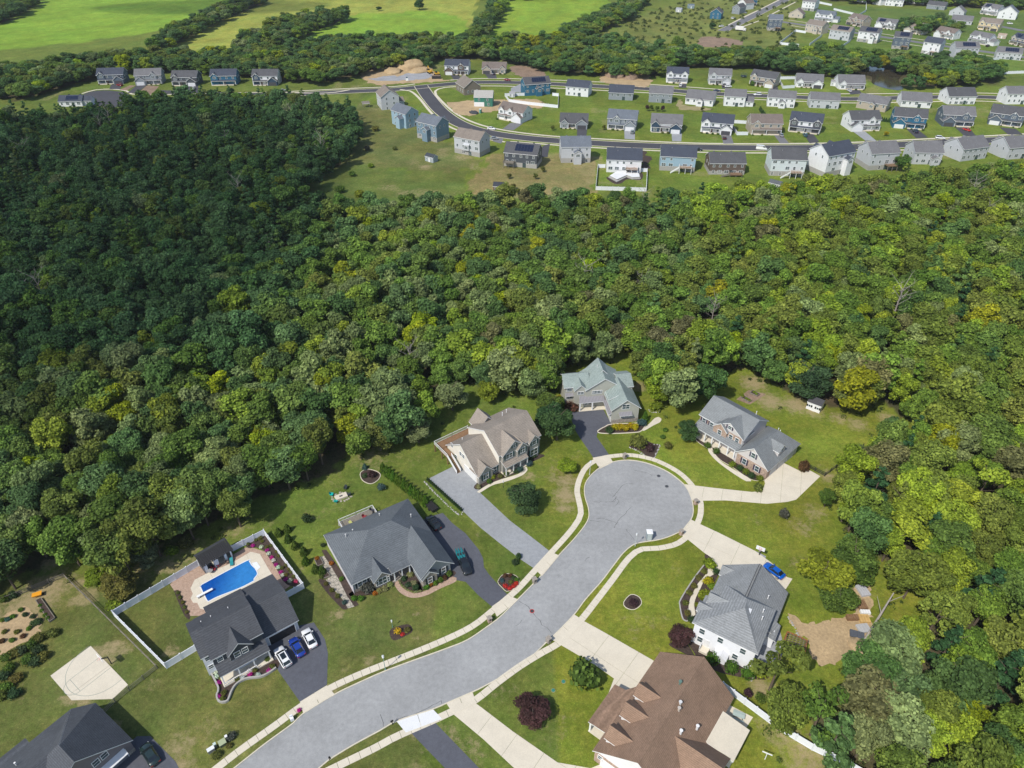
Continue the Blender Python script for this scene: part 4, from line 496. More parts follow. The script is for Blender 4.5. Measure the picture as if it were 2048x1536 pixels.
 ('tree', -6.06, 154.76, 3.6, 7, 'yg', 'light green tree behind the tan house'),
 ('tree', 40.59, 153.64, 4.6, 10, 'yg', 'yellow-green tree right of the green-roofed house'),
 ('tree', 49.74, 154.76, 4.6, 10, 'dk', 'dark tree left of the stone-fronted house'),
 ('tree', 81.49, 157.03, 6.5, 11, 'dk', 'broad dark tree beyond the lettuce beds'),
 ('tree', 91.87, 151.43, 6.2, 11, 'ol', 'broad olive tree right of the white shed'),
 ('bush', -74.44, 394.97, 2.2, 2.8600000000000003, 'ol', 'rough shrub scattered in the grassy clearing below the curved street'),
 ('bush', -74.94, 326.46, 1.8, 2.3400000000000003, 'md', 'rough shrub scattered in the grassy clearing below the curved street'),
 ('bush', -68.06, 337.87, 1.6, 2.08, 'yg', 'rough shrub scattered in the grassy clearing below the curved street'),
 ('bush', -76.82, 305.96, 2.4, 3.12, 'md', 'rough shrub scattered in the grassy clearing below the curved street'),
 ('bush', -59.87, 363.46, 1.4, 1.8199999999999998, 'ol', 'rough shrub scattered in the grassy clearing below the curved street'),
 ('bush', -83.87, 297.3, 3, 3.9000000000000004, 'dk', 'rough shrub scattered in the grassy clearing below the curved street'),
 ('bush', -66.89, 300.14, 2.6, 3.3800000000000003, 'yg', 'rough shrub scattered in the grassy clearing below the curved street'),
 ('bush', -44.23, 294.49, 2.8, 3.6399999999999997, 'md', 'rough shrub scattered in the grassy clearing below the curved street'),
 ('bush', -54.28, 289.0, 2.4, 3.12, 'ol', 'rough shrub scattered in the grassy clearing below the curved street'),
 ('bush', -73.94, 363.46, 1.8, 2.3400000000000003, 'gy', 'rough shrub scattered in the grassy clearing below the curved street'),
 ('tree', -78.83, 90.54, 3.6, 6.5, 'ol', 'olive scrubby tree between the rail fence and the pool fence'),
 ('tree', -84.0, 92.51, 3.0, 5, 'yg', 'low yellow-green tree just outside the rail fence corner'),
 ('bush', -79.06, 87.66, 1.8, 1.6, 'yg', 'low green scrub beside the pool fence corner'),
 ('bush', -73.0, 101.26, 1.6, 1.5, 'yg', 'grassy shrub at the wood edge above the pool fence, left one'),
 ('bush', -70.76, 103.05, 1.8, 1.6, 'ol', 'grassy shrub at the wood edge above the pool fence, right one'),
 ('tree', -76.57, 98.16, 3.4, 7, 'gp', 'thin grey-green tree above the pool fence'),
 ('tree', 71.78, 114.58, 2.0, 5.5, 'md', 'small tree at the wood edge right of the lawn'),
 ('bush', 44.42, 152.09, 1.3, 3.0, 'dk', 'dark shrub on the lawn behind the curved walk'),
 ('tree', 50.42, 396.83, 1.2, 3, 'ol', 'young sapling on a far front lawn'),
 ('tree', 22.2, 395.74, 1.2, 3, 'ol', 'young sapling on a far front lawn'),
 ('tree', 111.95, 431.92, 1.2, 3, 'ol', 'young sapling on a far front lawn'),
 ('tree', -1.32, 322.85, 1.3, 3.2, 'ol', 'young sapling in the dry lawn behind the charcoal house'),
 ('tree', 10.88, 322.07, 1.3, 3.2, 'ol', 'young sapling in the dry lawn behind the charcoal house'),
 ('tree', 14.62, 331.66, 1.3, 3.2, 'ol', 'young sapling in the dry lawn behind the charcoal house'),
 ('tree', 0.64, 309.94, 1.3, 3.2, 'ol', 'young sapling in the dry lawn behind the charcoal house'),
 ('tree', 6.9, 305.58, 1.3, 3.2, 'ol', 'young sapling in the dry lawn behind the charcoal house'),
 ('tree', 2.53, 304.14, 1.3, 3.2, 'ol', 'young sapling in the dry lawn behind the charcoal house'),
 ('tree', 79.78, 433.18, 1.4, 3.5, 'pp', 'young tree behind the dark-gabled cottage'),
 ('tree', 82.3, 433.18, 1.4, 3.5, 'md', 'young tree behind the dark-gabled cottage'),
 ('tree', 88.58, 431.92, 1.4, 3.5, 'pp', 'young tree behind the dark-gabled cottage'),
 ('tree', 85.34, 431.92, 1.4, 3.5, 'md', 'young tree behind the dark-gabled cottage'),
 ('tree', 200.7, 386.04, 1.4, 3.2, 'yy', 'small golden tree on the lawn of the white garage house'),
 ('cone', 210.59, 412.37, 0.9, 2.6, 'dk', 'dark evergreen in the row behind the white garage house'),
 ('cone', 211.59, 411.81, 0.9, 2.6, 'dk', 'dark evergreen in the row behind the white garage house'),
 ('cone', 212.84, 411.26, 0.9, 2.6, 'dk', 'dark evergreen in the row behind the white garage house'),
 ('cone', 214.01, 410.7, 0.9, 2.6, 'dk', 'dark evergreen in the row behind the white garage house'),
 ('cone', 209.58, 412.92, 0.9, 2.6, 'dk', 'dark evergreen in the row behind the white garage house'),
 ('cone', 146.75, 432.6, 0.9, 2.4, 'dk', 'dark evergreen in the row running behind the white patio house'),
 ('cone', 146.5, 430.21, 0.9, 2.4, 'dk', 'dark evergreen in the row running behind the white patio house'),
 ('cone', 146.43, 427.84, 0.9, 2.4, 'dk', 'dark evergreen in the row running behind the white patio house'),
 ('cone', 146.19, 425.48, 0.9, 2.4, 'dk', 'dark evergreen in the row running behind the white patio house'),
 ('cone', 146.2, 423.15, 0.9, 2.4, 'dk', 'dark evergreen in the row running behind the white patio house'),
 ('cone', 147.17, 435.63, 0.9, 2.4, 'dk', 'dark evergreen in the row running behind the white patio house'),
 ('bush', 157.48, 491.15, 1.6, 3.2, 'md', 'conical bush beside the stone-fronted tan house'),
 ('tree', 185.19, 332.87, 4.2, 9, 'md', 'leafy tree in front of the pale grey deck house'),
 ('tree', 174.86, 683.97, 3.6, 6, 'dk', 'round dark tree beside the end of the far road'),
 ('tree', -129.99, 775.03, 3.2, 5, 'dk', 'small conical tree in the upper field'),
 ('tree', -91.0, 780.73, 5.5, 11, 'dk', 'lone round tree in the upper field'),
]
FOREST = [('main',5.9,[(-351.39,394.97),(-296.65,394.97),(-260.94,389.71),(-255.76,405.85),(-242.14,412.43),(-222.14,415.3),(-220.86,439.52),(-209.94,445.95),(-163.9,443.79),(-119.31,433.25),(-90.97,415.3),(-79.72,377.86),(-79.49,344.88),(-85.6,321.3),(-90.85,294.49),(-80.26,275.95),(-33.75,274.94),(-18.47,277.98),(7.53,281.06),(34.35,276.96),(57.75,281.06),(96.49,285.26),(130.17,297.3),(147.21,296.17),(171.49,301.87),(195.91,306.55),(239.79,325.15),(293.54,334.45),(227.35,203.28),(115.17,59.17),(81.96,48.4),(67.29,46.98),(52.79,51.31),(48.63,59.17),(44.81,63.26),(43.42,66.57),(45.37,70.32),(50.35,72.75),(56.79,71.58),(63.27,74.25),(69.92,75.78),(76.54,85.56),(75.33,90.9),(73.5,99.23),(71.45,107.33),(75.37,116.81),(85.01,128.67),(94.43,138.01),(101.78,146.09),(102.09,154.76),(97.1,149.27),(89.13,147.77),(73.44,153.42),(71.76,162.89),(69.34,166.05),(61.24,165.31),(55.76,157.03),(50.77,149.91),(43.04,148.2),(40.09,154.76),(34.48,164.09),(34.36,174.18),(19.93,170.3),(15.14,163.61),(9.78,154.76),(6.27,152.09),(-1.92,153.64),(-8.2,157.03),(-14.6,159.34),(-22.6,154.76),(-18.96,144.01),(-26.17,138.01),(-31.9,133.24),(-39.86,128.67),(-45.19,119.24),(-52.8,116.81),(-54.89,107.62),(-60.88,105.46),(-68.07,104.04),(-74.35,100.58),(-78.52,95.29),(-82.24,90.9),(-89.35,94.02),(-93.1,95.29),(-103.39,89.69),(-124.82,77.85)]),('far',7.4,[(-404.61,451.42),(-334.69,457.01),(-303.77,451.42),(-291.32,468.53),(-279.27,499.6),(-273.43,519.96),(-221.78,519.96),(-154.44,499.6),(-125.85,490.56),(-103.5,513.02),(-89.54,534.34),(-54.54,537.29),(-53.01,562.0),(-12.46,558.8),(9.17,534.34),(29.62,519.96),(73.04,508.93),(103.47,508.93),(113.15,534.34),(167.0,531.41),(194.02,517.17),(224.18,506.24),(241.65,499.6),(246.72,480.56),(258.48,478.11),(282.14,480.56),(317.99,493.11),(330.41,503.56),(340.52,534.34),(336.12,549.41),(315.71,555.64),(293.18,546.34),(280.16,549.41),(261.02,555.64),(246.41,565.22),(230.19,571.77),(199.3,568.48),(171.26,575.1),(140.5,571.77),(120.5,585.27),(92.35,602.94),(62.02,613.99),(29.98,608.42),(-1.61,621.56),(-33.4,613.99),(-81.98,621.56),(-128.81,613.99),(-157.27,599.33),(-182.69,578.45),(-211.29,573.43),(-238.27,565.22),(-272.92,568.48),(-301.13,557.22),(-324.18,531.41),(-352.64,519.96),(-445.67,506.24)]),('far',7.6,[(-279.89,585.27),(-285.02,637.2),(-283.58,714.55),(-277.07,795.29),(-265.4,842.07),(-249.59,822.78),(-258.86,737.18),(-263.52,657.73),(-266.26,599.33)]),('far',7.6,[(-209.11,578.45),(-212.28,627.35),(-204.64,690.82),(-177.21,726.97),(-158.04,747.65),(-149.52,726.97),(-162.54,679.47),(-177.46,617.76),(-185.06,573.43)]),('far',7.6,[(-37.37,613.99),(-27.81,679.47),(-19.18,780.73),(-9.73,816.52),(-6.84,775.03),(-16.95,679.47),(-23.46,613.99)]),('far',8.4,[(25.83,602.94),(39.98,647.32),(60.88,702.51),(99.69,766.63),(129.54,842.07),(142.82,825.94),(108.91,726.97),(74.33,657.73),(49.31,602.94)]),('far',8.4,[(-529.2,617.76),(-468.06,647.32),(-456.27,714.55),(-472.37,786.5),(-485.9,825.94),(-556.73,932.1),(-673.45,810.36)]),('far',7.6,[(339.23,683.97),(366.29,714.55),(385.34,697.79),(384.86,666.28),(367.89,649.38),(361.23,675.02),(346.87,653.53),(335.74,666.28)]),('far',8.4,[(346.21,816.52),(439.58,798.27),(463.46,786.5),(506.26,775.03),(563.6,758.4),(692.56,952.24),(406.12,973.19)]),('far',8.4,[(298.05,842.07),(351.02,829.12),(374.47,890.43),(318.26,905.19)]),('far',9.5,[(-283.95,869.11),(-204.37,852.03),(-179.68,862.2),(-66.47,858.79),(-12.46,829.12),(127.88,869.11),(205.24,876.11),(230.53,995.0),(-321.26,995.0)])]
SINGLES = []
ZONES = [('field',(0.165,0.29,0.03),[(-600.84,565.22),(-398.62,599.33),(-338.41,637.2),(-301.62,679.47),(-291.61,858.79),(-363.37,1091.99),(-1084.78,1091.99)]),('field2',(0.24,0.29,0.05),[(-289.73,590.48),(-270.37,702.51),(-270.17,858.79),(-34.93,876.11),(-38.08,627.35),(-130.2,621.56),(-206.38,581.85)]),('field',(0.165,0.29,0.03),[(-204.18,627.35),(-186.99,690.82),(-145.69,758.4),(-75.75,780.73),(-43.38,726.97),(-38.82,641.21),(-90.75,627.35),(-151.46,608.42)]),('field',(0.175,0.29,0.03),[(-33.57,617.76),(-18.0,726.97),(-2.17,869.11),(111.63,869.11),(59.11,679.47),(34.94,629.29),(-1.6,617.76)]),('meadow',(0.14,0.175,0.04),[(33.92,608.42),(74.33,657.73),(121.91,752.99),(187.47,842.07),(326.34,912.73),(230.22,617.76),(141.93,578.45)]),('lawn',(0.115,0.17,0.025),[(-55.2,506.24),(-8.26,519.96),(108.82,519.96),(346.56,480.56),(378.54,457.01),(286.16,341.35),(208.07,331.08),(102.6,308.93),(-27.28,300.14),(-92.61,297.3),(-81.27,341.35),(-75.24,379.52),(-93.86,457.01),(-73.74,493.11)]),('dry',(0.19,0.185,0.065),[(-20.99,305.96),(-15.57,341.35),(-6.14,363.46),(41.75,355.84),(36.69,301.87),(3.49,297.3)]),('dark',(0.1,0.145,0.03),[(-92.61,297.3),(-95.2,327.77),(-80.15,348.48),(-53.21,331.08),(-22.51,334.45),(-20.84,303.03),(-32.68,286.32),(-81.49,286.32)]),('dark',(0.115,0.14,0.038),[(-93.86,457.01),(-55.32,415.3),(-32.28,371.35),(-15.83,348.48),(-29.45,331.08),(-78.84,341.35),(-91.01,341.35)]),('lawn',(0.1,0.165,0.028),[(226.23,617.76),(302.49,679.47),(418.86,599.33),(362.19,506.24),(341.02,541.78),(303.41,568.48)]),('lawn',(0.09,0.15,0.03),[(292.98,810.36),(430.89,780.73),(512.39,752.99),(418.86,599.33),(293.93,657.73),(261.2,726.97)]),('floor',(0.085,0.062,0.035),None)]
FOREST_OPEN = [[(-94.79,297.3),(-95.2,327.77),(-85.09,348.48),(-65.3,348.48),(-21.15,308.93),(-32.45,283.67),(-80.91,283.67)]]
BARE = [((-51.8,62.68),4,0.45),((-42.85,60.67),0,0),((-56.06,59.54),3.5,0.62),((-54.04,57.25),2.5,0.6),((-65.19,71.15),2,0.5),((-63.08,76.39),0,0),((-95.46,91.34),5,0.9),((-96.71,87.15),6,0.85),((-97.33,83.94),6,0.85),((-93.46,94.4),4,0.6),((-75.97,100.35),6,0.6),((-69.77,101.78),6,0.55),((-77.38,94.84),4,0.5),((-61.47,107.72),4,0.6),((12.68,118.32),3.5,0.85),((12.98,123.19),3,0.8),((12.11,114.58),3,0.7),((9.98,126.74),2.5,0.5),((3.99,124.67),2.2,0.7),((9.63,124.16),2,0.6),((-35.48,132.54),6,0.55),((-24.29,130.92),5,0.35),((68.78,162.67),4.5,0.85),((70.83,154.19),4.5,0.85),((77.68,152.56),4.5,0.85),((81.44,149.9),3.5,0.75),((87.21,146.78),3.5,0.65),((91.1,144.24),3.5,0.7),((76.59,123.63),3.5,0.6),((82.84,126.16),3.5,0.7),((69.11,112.92),3.5,0.6),((77.39,117.94),3,0.4),((65.63,173.66),6,0.7),((100.22,146.78),3,0.8),((76.41,124.7),3,0.7),((64.68,108.34),4,0.55),((69.11,113.66),3,0.5),((45.05,70.3),2.5,0.9),((45.84,61.67),4,0.65),((48.83,58.47),5,0.7),((43.77,63.88),3,0.5),((60.67,98.21),3,0.5),((72.4,90.53),4,0.4),((-74.3,367.5),5,0.5),((-48.53,345.5),6,0.5),((-24.93,352.59),6,0.7),((-34.31,363.68),5,0.6),((-12.05,328.72),8,0.3),((-41.85,338.63),4,0.8),((-10.86,61.34),3,0.6),((-6.45,59.04),3,0.55),((-13.64,59.04),3,0.4),((-2.92,182.28),0,0),((-33.42,128.27),5,0.45),((-36.8,130.56),5,0.5),((35.58,161.01),3,0.8),((15.15,165.52),3,0.8),((251.92,426.66),0,0)]
PILES = []
YC = [(66.46,84.99),(62.59,95.29),(82.28,149.27),(53.7,78.91),(60.34,78.91)]
HOOPB = (-74.22,75.01)
HP2 = (52.93,100.56)
PH = [(-63.86,95.58),(-59.4,100.0)]
POOLTHINGS = {'board':[(-63.37,89.34),(-61.92,90.5)],'chairs':[(-63.79,96.02),(-62.95,96.91),(-61.87,97.54),(-62.37,96.47),(-60.26,98.35)],'teal':(-59.31,98.35),'table':(-62.88,95.85)}
FIRE = [(-39.9,117.73),(-42.16,118.21),(-40.75,116.01),(-39.35,120.29),(-38.16,118.21)]
TRL = (-18.34,114.07)
YARD = [('lumber_pile', 'pile of pale lumber at the top of the yard row', 'lumber pile', (71.36, 91.15, 10), (1.9, 2.6, 0.6), 'plain', (0.45, 0.46, 0.5)), ('pallet_stack', 'striped stack of tan boards in the yard row', 'lumber pile', (69.77, 87.79, 5), (1.8, 2.0, 0.5), 'wood', None), ('crate', 'white crate above the orange tub in the yard', 'crate', (69.76, 86.0, -3), (1.9, 0.8, 0.6), 'trim', None), ('sand_tub', 'white framed tub of orange sand in the yard row', 'tub', (68.99, 84.55, -3), (2.0, 1.7, 0.5), 'sandyellow', None), ('tarp_pile', 'grey board stack below the orange tub', 'lumber pile', (68.02, 82.4, 8), (2.4, 1.8, 0.4), 'plain', (0.42, 0.42, 0.42)), ('firewood_pile', 'pile of split firewood under the tree at the yard edge', 'firewood pile', (66.68, 84.69, 0), (2.2, 1.0, 0.8), 'wood', None), ('grey_tarp', 'dark grey tarpaulin block at the foot of the leaning trunk', 'tarpaulin', (66.24, 81.01, -20), (2.6, 1.5, 0.4), 'plain', (0.09, 0.1, 0.12))]
LEAN = [(66.63,79.22),(73.09,85.42)]
WBR = (-95.78,90.0)
MULCHSQ = [(61.88,155.04),(66.42,159.34),(70.81,157.44),(64.96,152.69)]
PICNIC = (39.27,64.79)
TPOST = (41.89,57.65)
ROCKS = [[(-20.95,122.91),(-16.64,117.34),(-12.23,112.28),(-11.27,112.95)],[(29.82,135.17),(31.71,133.84),(33.11,132.31)],[(35.42,131.23),(36.99,134.5),(37.54,136.06),(36.24,136.29)],[(54.37,85.11),(54.89,82.72),(55.0,81.1)],[(43.94,73.78),(44.19,72.48),(43.53,71.68)],[(37.08,150.39),(37.71,149.38),(39.45,149.38),(39.94,150.39)]]
HC = [(-22.68,442.65),-4]
HC2 = [(-29.88,467.26),24]
DIG = [(-51.55,518.81),(-56.91,524.88),(-51.16,509.93),(-69.8,499.88)]
TRAMP = (157.84,513.84)
PADD = (130.96,313.72)
TIER = [[(45.84,324.37),(49.69,330.0),(59.53,330.0),(59.2,322.98),(55.97,322.52),(53.83,325.3),(48.64,319.79)],[(45.12,323.9),(49.57,330.48),(60.11,330.48),(59.57,322.06),(55.87,321.83),(53.71,324.37),(48.26,317.98)],[(44.18,322.98),(45.99,325.76),(60.76,331.44),(60.0,321.61),(53.74,322.06),(50.13,317.08),(46.95,316.64)]]
CLEAR=[(54.5,72.0,7),(252,510,19),(240,497,17),(266,497,12),(YC[3][0],YC[3][1],5.5),(YC[4][0],YC[4][1],5),(YC[0][0],YC[0][1],10),(YC[2][0],YC[2][1],7.5),(-6.0,128,12),(4,130,11),(27,152,12),(22,156,11),(52,118,13),(57,128,12),(48,125,12),(84,148,4),(-61,97,7)]
CLOUDS=[(-188,262,122,165),(-300,800,120,45)]
CLD_OP=.36
HAZE=.00006
# ---------------- helpers ----------------
C=sc.collection.objects
class N:
    def __init__(s,name):
        s.m=bpy.data.materials.new(name); s.m.use_nodes=True; s.t=s.m.node_tree; s.b=s.t.nodes["Principled BSDF"]; s.b.inputs["Roughness"].default_value=.8; s.b.inputs["Specular IOR Level"].default_value=.25
    def n(s,ty,**k):
        x=s.t.nodes.new("ShaderNode"+ty)
        for a,v in k.items(): setattr(x,a,v)
        return x
    def l(s,a,b): s.t.links.new(a,b)
    def noise(s,scale,detail=4,rough=.6,obj=True,vec=None):
        x=s.n("TexNoise"); x.inputs["Scale"].default_value=scale; x.inputs["Detail"].default_value=detail; x.inputs["Roughness"].default_value=rough
        if vec is None:
            c=s.n("TexCoord"); vec=c.outputs["Object"]
        s.l(vec,x.inputs["Vector"]); return x.outputs["Fac"]
    def ramp(s,f,a,b,va=0.,vb=1.):
        x=s.n("MapRange"); x.inputs[1].default_value=a; x.inputs[2].default_value=b; x.inputs[3].default_value=va; x.inputs[4].default_value=vb; s.l(f,x.inputs[0]); return x.outputs[0]
    def mul(s,col,f):
        x=s.n("VectorMath",operation='SCALE'); s.l(col,x.inputs[0]); s.l(f,x.inputs[3]); return x.outputs[0]
    def mix(s,f,a,b):
        x=s.n("Mix",data_type='RGBA')
        if isinstance(f,(int,float)): x.inputs[0].default_value=f
        else: s.l(f,x.inputs[0])
        for i,v in((6,a),(7,b)):
            if isinstance(v,tuple): x.inputs[i].default_value=(*v,1)
            else: s.l(v,x.inputs[i])
        return x.outputs[2]
    def math(s,op,a,b):
        x=s.n("Math",operation=op)
        for i,v in enumerate((a,b)):
            if isinstance(v,(int,float)): x.inputs[i].default_value=v
            else: s.l(v,x.inputs[i])
        return x.outputs[0]
    def base(s,c):
        if isinstance(c,tuple): s.b.inputs["Base Color"].default_value=(*c,1)
        else: s.l(c,s.b.inputs["Base Color"])
    def bump(s,f,st=.3,d=.05):
        x=s.n("Bump"); x.inputs["Strength"].default_value=st; x.inputs["Distance"].default_value=d; s.l(f,x.inputs["Height"]); s.l(x.outputs[0],s.b.inputs["Normal"])
M={}
def simple(name,col,rough=.7,spec=.3,var=.12,scale=1.5,metal=0,obj=False,fine=0):
    m=N(name); m.b.inputs["Roughness"].default_value=rough; m.b.inputs["Specular IOR Level"].default_value=spec; m.b.inputs["Metallic"].default_value=metal
    if obj: src=m.n("ObjectInfo").outputs["Color"]
    else:
        r=m.n("RGB"); r.outputs[0].default_value=(*col,1); src=r.outputs[0]
    f=m.ramp(m.noise(scale,6,.65),.3,.7,1-var,1+var)
    c=m.mul(src,f)
    if fine: c=m.mul(c,m.ramp(m.noise(fine,3,.7),.3,.7,1-var,1+var))
    m.base(c); M[name]=m.m; return m
simple('trim',(.78,.79,.8),.5,var=.04)
simple('siding',None,.6,obj=True,var=.06,scale=.8)
simple('plain',None,.6,obj=True,var=.1,scale=3)
simple('metal',None,.35,spec=.6,obj=True,var=.06)
simple('paint',None,.18,spec=.7,obj=True,var=.02)
M['paint'].node_tree.nodes["Principled BSDF"].inputs["Coat Weight"].default_value=.6
simple('rubber',(.02,.02,.02),.8)
simple('dark_metal',(.03,.03,.032),.5)
simple('wood',(.22,.13,.07),.8,var=.25,scale=3)
simple('grey_wood',(.2,.18,.15),.8,var=.25,scale=3)
simple('orange_wood',(.33,.13,.045),.7,var=.2,scale=3)
simple('white_vinyl',(.74,.77,.82),.45,var=.03)
simple('concrete',(.62,.565,.46),.85,var=.06,scale=.4,fine=4)
simple('new_concrete',(.68,.69,.7),.85,var=.04,scale=.5,fine=4)
simple('kerb',(.6,.55,.44),.85,var=.1,scale=.8,fine=5)
simple('mulch',(.06,.042,.035),.95,var=.35,scale=1.5,fine=5)
simple('sand',(.4,.295,.17),.95,var=.18,scale=.25,fine=2)
simple('sandyellow',(.55,.36,.14),.95,var=.12,scale=.5,fine=2)
simple('dirt',(.24,.17,.12),.95,var=.25,scale=.15,fine=1)
simple('gravel',(.3,.31,.33),.9,var=.2,scale=.2,fine=2)
simple('coal',(.05,.055,.065),.9,var=.2)
simple('dry',(.28,.24,.12),.9,var=.25,scale=.2,fine=2)
simple('stone',(.3,.27,.235),.85,var=.35,scale=2.2,fine=6)
simple('brickwall',(.38,.28,.22),.85,var=.3,scale=2.5,fine=5)
simple('foundation',(.36,.35,.33),.85,var=.1)
simple('greenish',(.04,.2,.15),.5,var=.1)
simple('bark',(.13,.1,.075),.9,var=.3,scale=2)
simple('deadbark',(.3,.27,.24),.9,var=.2,scale=2)
simple('crack',(.07,.07,.075),.7)
simple('headlight',(.75,.78,.8),.1,spec=.8,var=.02)
simple('taillight',(.35,.01,.01),.2,var=.05)
simple('solar',(.012,.018,.045),.22,spec=.6,var=.1,scale=2)
simple('courtline',(.2,.25,.22),.8)
simple('polyred',(.5,.05,.04),.5)
# glass of windows
m=N('glass'); m.base(m.mul(m.mix(.5,(.035,.06,.07),(.07,.1,.11)),m.ramp(m.noise(.7,2),.3,.7,.6,1.5))); m.b.inputs["Roughness"].default_value=.08; m.b.inputs["Specular IOR Level"].default_value=.8; M['glass']=m.m
m=N('carglass'); m.base((.012,.018,.022)); m.b.inputs["Roughness"].default_value=.05; m.b.inputs["Specular IOR Level"].default_value=.9; M['carglass']=m.m
# shingles: colour from the object, courses follow the height of the slope
m=N('shingle'); oc=m.n("ObjectInfo").outputs["Color"]; tc=m.n("TexCoord")
mp=m.n("Mapping"); mp.inputs["Scale"].default_value=(1,1,4); m.l(tc.outputs["Object"],mp.inputs[0])
a=m.ramp(m.noise(2.2,8,.85,vec=mp.outputs[0]),.34,.66,.66,1.36); b=m.ramp(m.noise(.35,3,.6),.3,.7,.9,1.1)
wv=m.n("TexWave",wave_type='BANDS',bands_direction='Z'); wv.inputs["Scale"].default_value=1.6; wv.inputs["Distortion"].default_value=1.2; wv.inputs["Detail"].default_value=2; m.l(tc.outputs["Object"],wv.inputs[0])
m.base(m.mul(m.mul(m.mul(oc,a),b),m.ramp(wv.outputs["Fac"],0,1,.82,1.1))); m.b.inputs["Roughness"].default_value=.8; M['shingle']=m.m
m=N('metalroof'); oc=m.n("ObjectInfo").outputs["Color"]; tc=m.n("TexCoord"); wv=m.n("TexWave",wave_type='BANDS',bands_direction='X'); wv.inputs["Scale"].default_value=.8; m.l(tc.outputs["Object"],wv.inputs[0])
m.base(m.mul(oc,m.ramp(wv.outputs["Fac"],.0,.25,.6,1))); m.b.inputs["Roughness"].default_value=.45; M['metalroof']=m.m
# asphalt
def asphalt(name,col,seal=.1):
    m=N(name); r=m.n("RGB"); r.outputs[0].default_value=(*col,1)
    tc=m.n("TexCoord"); 
    c=m.mul(r.outputs[0],m.ramp(m.noise(.09,5,.6),.3,.7,1-seal,1+seal)); c=m.mul(c,m.ramp(m.noise(1.1,8,.75),.3,.7,.84,1.14)); c=m.mul(c,m.ramp(m.noise(10,3,.7),.3,.7,.88,1.12)); c=m.mul(c,m.ramp(m.noise(.45,6,.7),.6,.72,1,.86)); c=m.mul(c,m.ramp(m.noise(.3,8,.8),.3,.38,1.1,1))
    m.base(c); m.b.inputs["Roughness"].default_value=.85; M[name]=m.m
asphalt('asphalt',(.305,.31,.312),.14); asphalt('dark_asphalt',(.095,.1,.12),.1); asphalt('light_asphalt',(.29,.303,.318),.07); asphalt('new_asphalt',(.068,.068,.078),.12); asphalt('mid_asphalt',(.17,.17,.18),.1)
# pavers
m=N('pavers'); tc=m.n("TexCoord"); v=m.n("TexVoronoi"); v.inputs["Scale"].default_value=2.6; m.l(tc.outputs["Object"],v.inputs["Vector"])
c=m.mul(m.mix(v.outputs["Color"],(.36,.25,.185),(.43,.31,.24)),m.ramp(m.noise(3,4),.3,.7,.8,1.2)); m.base(c); M['pavers']=m.m
m=N('flagstone'); tc=m.n("TexCoord"); v=m.n("TexVoronoi",feature='DISTANCE_TO_EDGE'); v.inputs["Scale"].default_value=1.3; m.l(tc.outputs["Object"],v.inputs["Vector"])
c=m.mix(m.ramp(v.outputs["Distance"],.03,.09),(.2,.19,.16),(.42,.38,.32)); m.base(m.mul(c,m.ramp(m.noise(2,5),.3,.7,.8,1.15))); M['flagstone']=m.m
# pool and pond water
m=N('pool_water'); tcp=m.n('TexCoord'); xyz=m.n('SeparateXYZ'); m.l(tcp.outputs['Object'],xyz.inputs[0]); m.base(m.mul(m.mix(m.ramp(xyz.outputs[0],-61.5,-56.5),(.004,.075,.34),(.03,.2,.52)),m.ramp(m.noise(1.3,4,.7),.3,.7,.85,1.12))); m.b.inputs["Roughness"].default_value=.06; m.b.inputs["Specular IOR Level"].default_value=.5; m.bump(m.noise(2.2,4),.35,.12); M['pool_water']=m.m
m=N('pond_water'); m.base(m.mix(m.ramp(m.noise(.05,4),.4,.6),(.035,.03,.02),(.06,.05,.03))); m.b.inputs["Roughness"].default_value=.1; M['pond_water']=m.m
# leaves: tint from the object (single trees) or from the instancer (the wood)
def leafmat(name,inst):
    m=N(name)
    if inst:
        a=m.n("Attribute",attribute_type='INSTANCER',attribute_name='tint'); src=a.outputs["Color"]
    else: src=m.n("ObjectInfo").outputs["Color"]
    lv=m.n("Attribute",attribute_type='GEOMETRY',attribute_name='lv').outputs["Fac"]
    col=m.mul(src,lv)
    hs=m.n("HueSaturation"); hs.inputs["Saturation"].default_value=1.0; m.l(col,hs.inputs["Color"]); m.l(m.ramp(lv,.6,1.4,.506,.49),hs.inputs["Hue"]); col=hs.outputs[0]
    m.base(col); m.b.inputs["Roughness"].default_value=.65; m.b.inputs["Specular IOR Level"].default_value=.12
    tr=m.n("BsdfTranslucent"); m.l(m.mul(col,m.ramp(lv,0,1,1.2,1.2)),tr.inputs[0])
    mx=m.n("MixShader"); mx.inputs[0].default_value=.22; m.l(m.b.outputs[0],mx.inputs[1]); m.l(tr.outputs[0],mx.inputs[2]); m.l(mx.outputs[0],m.t.nodes["Material Output"].inputs[0]); M[name]=m.m
leafmat('leaf',False); leafmat('leaf_wood',True)
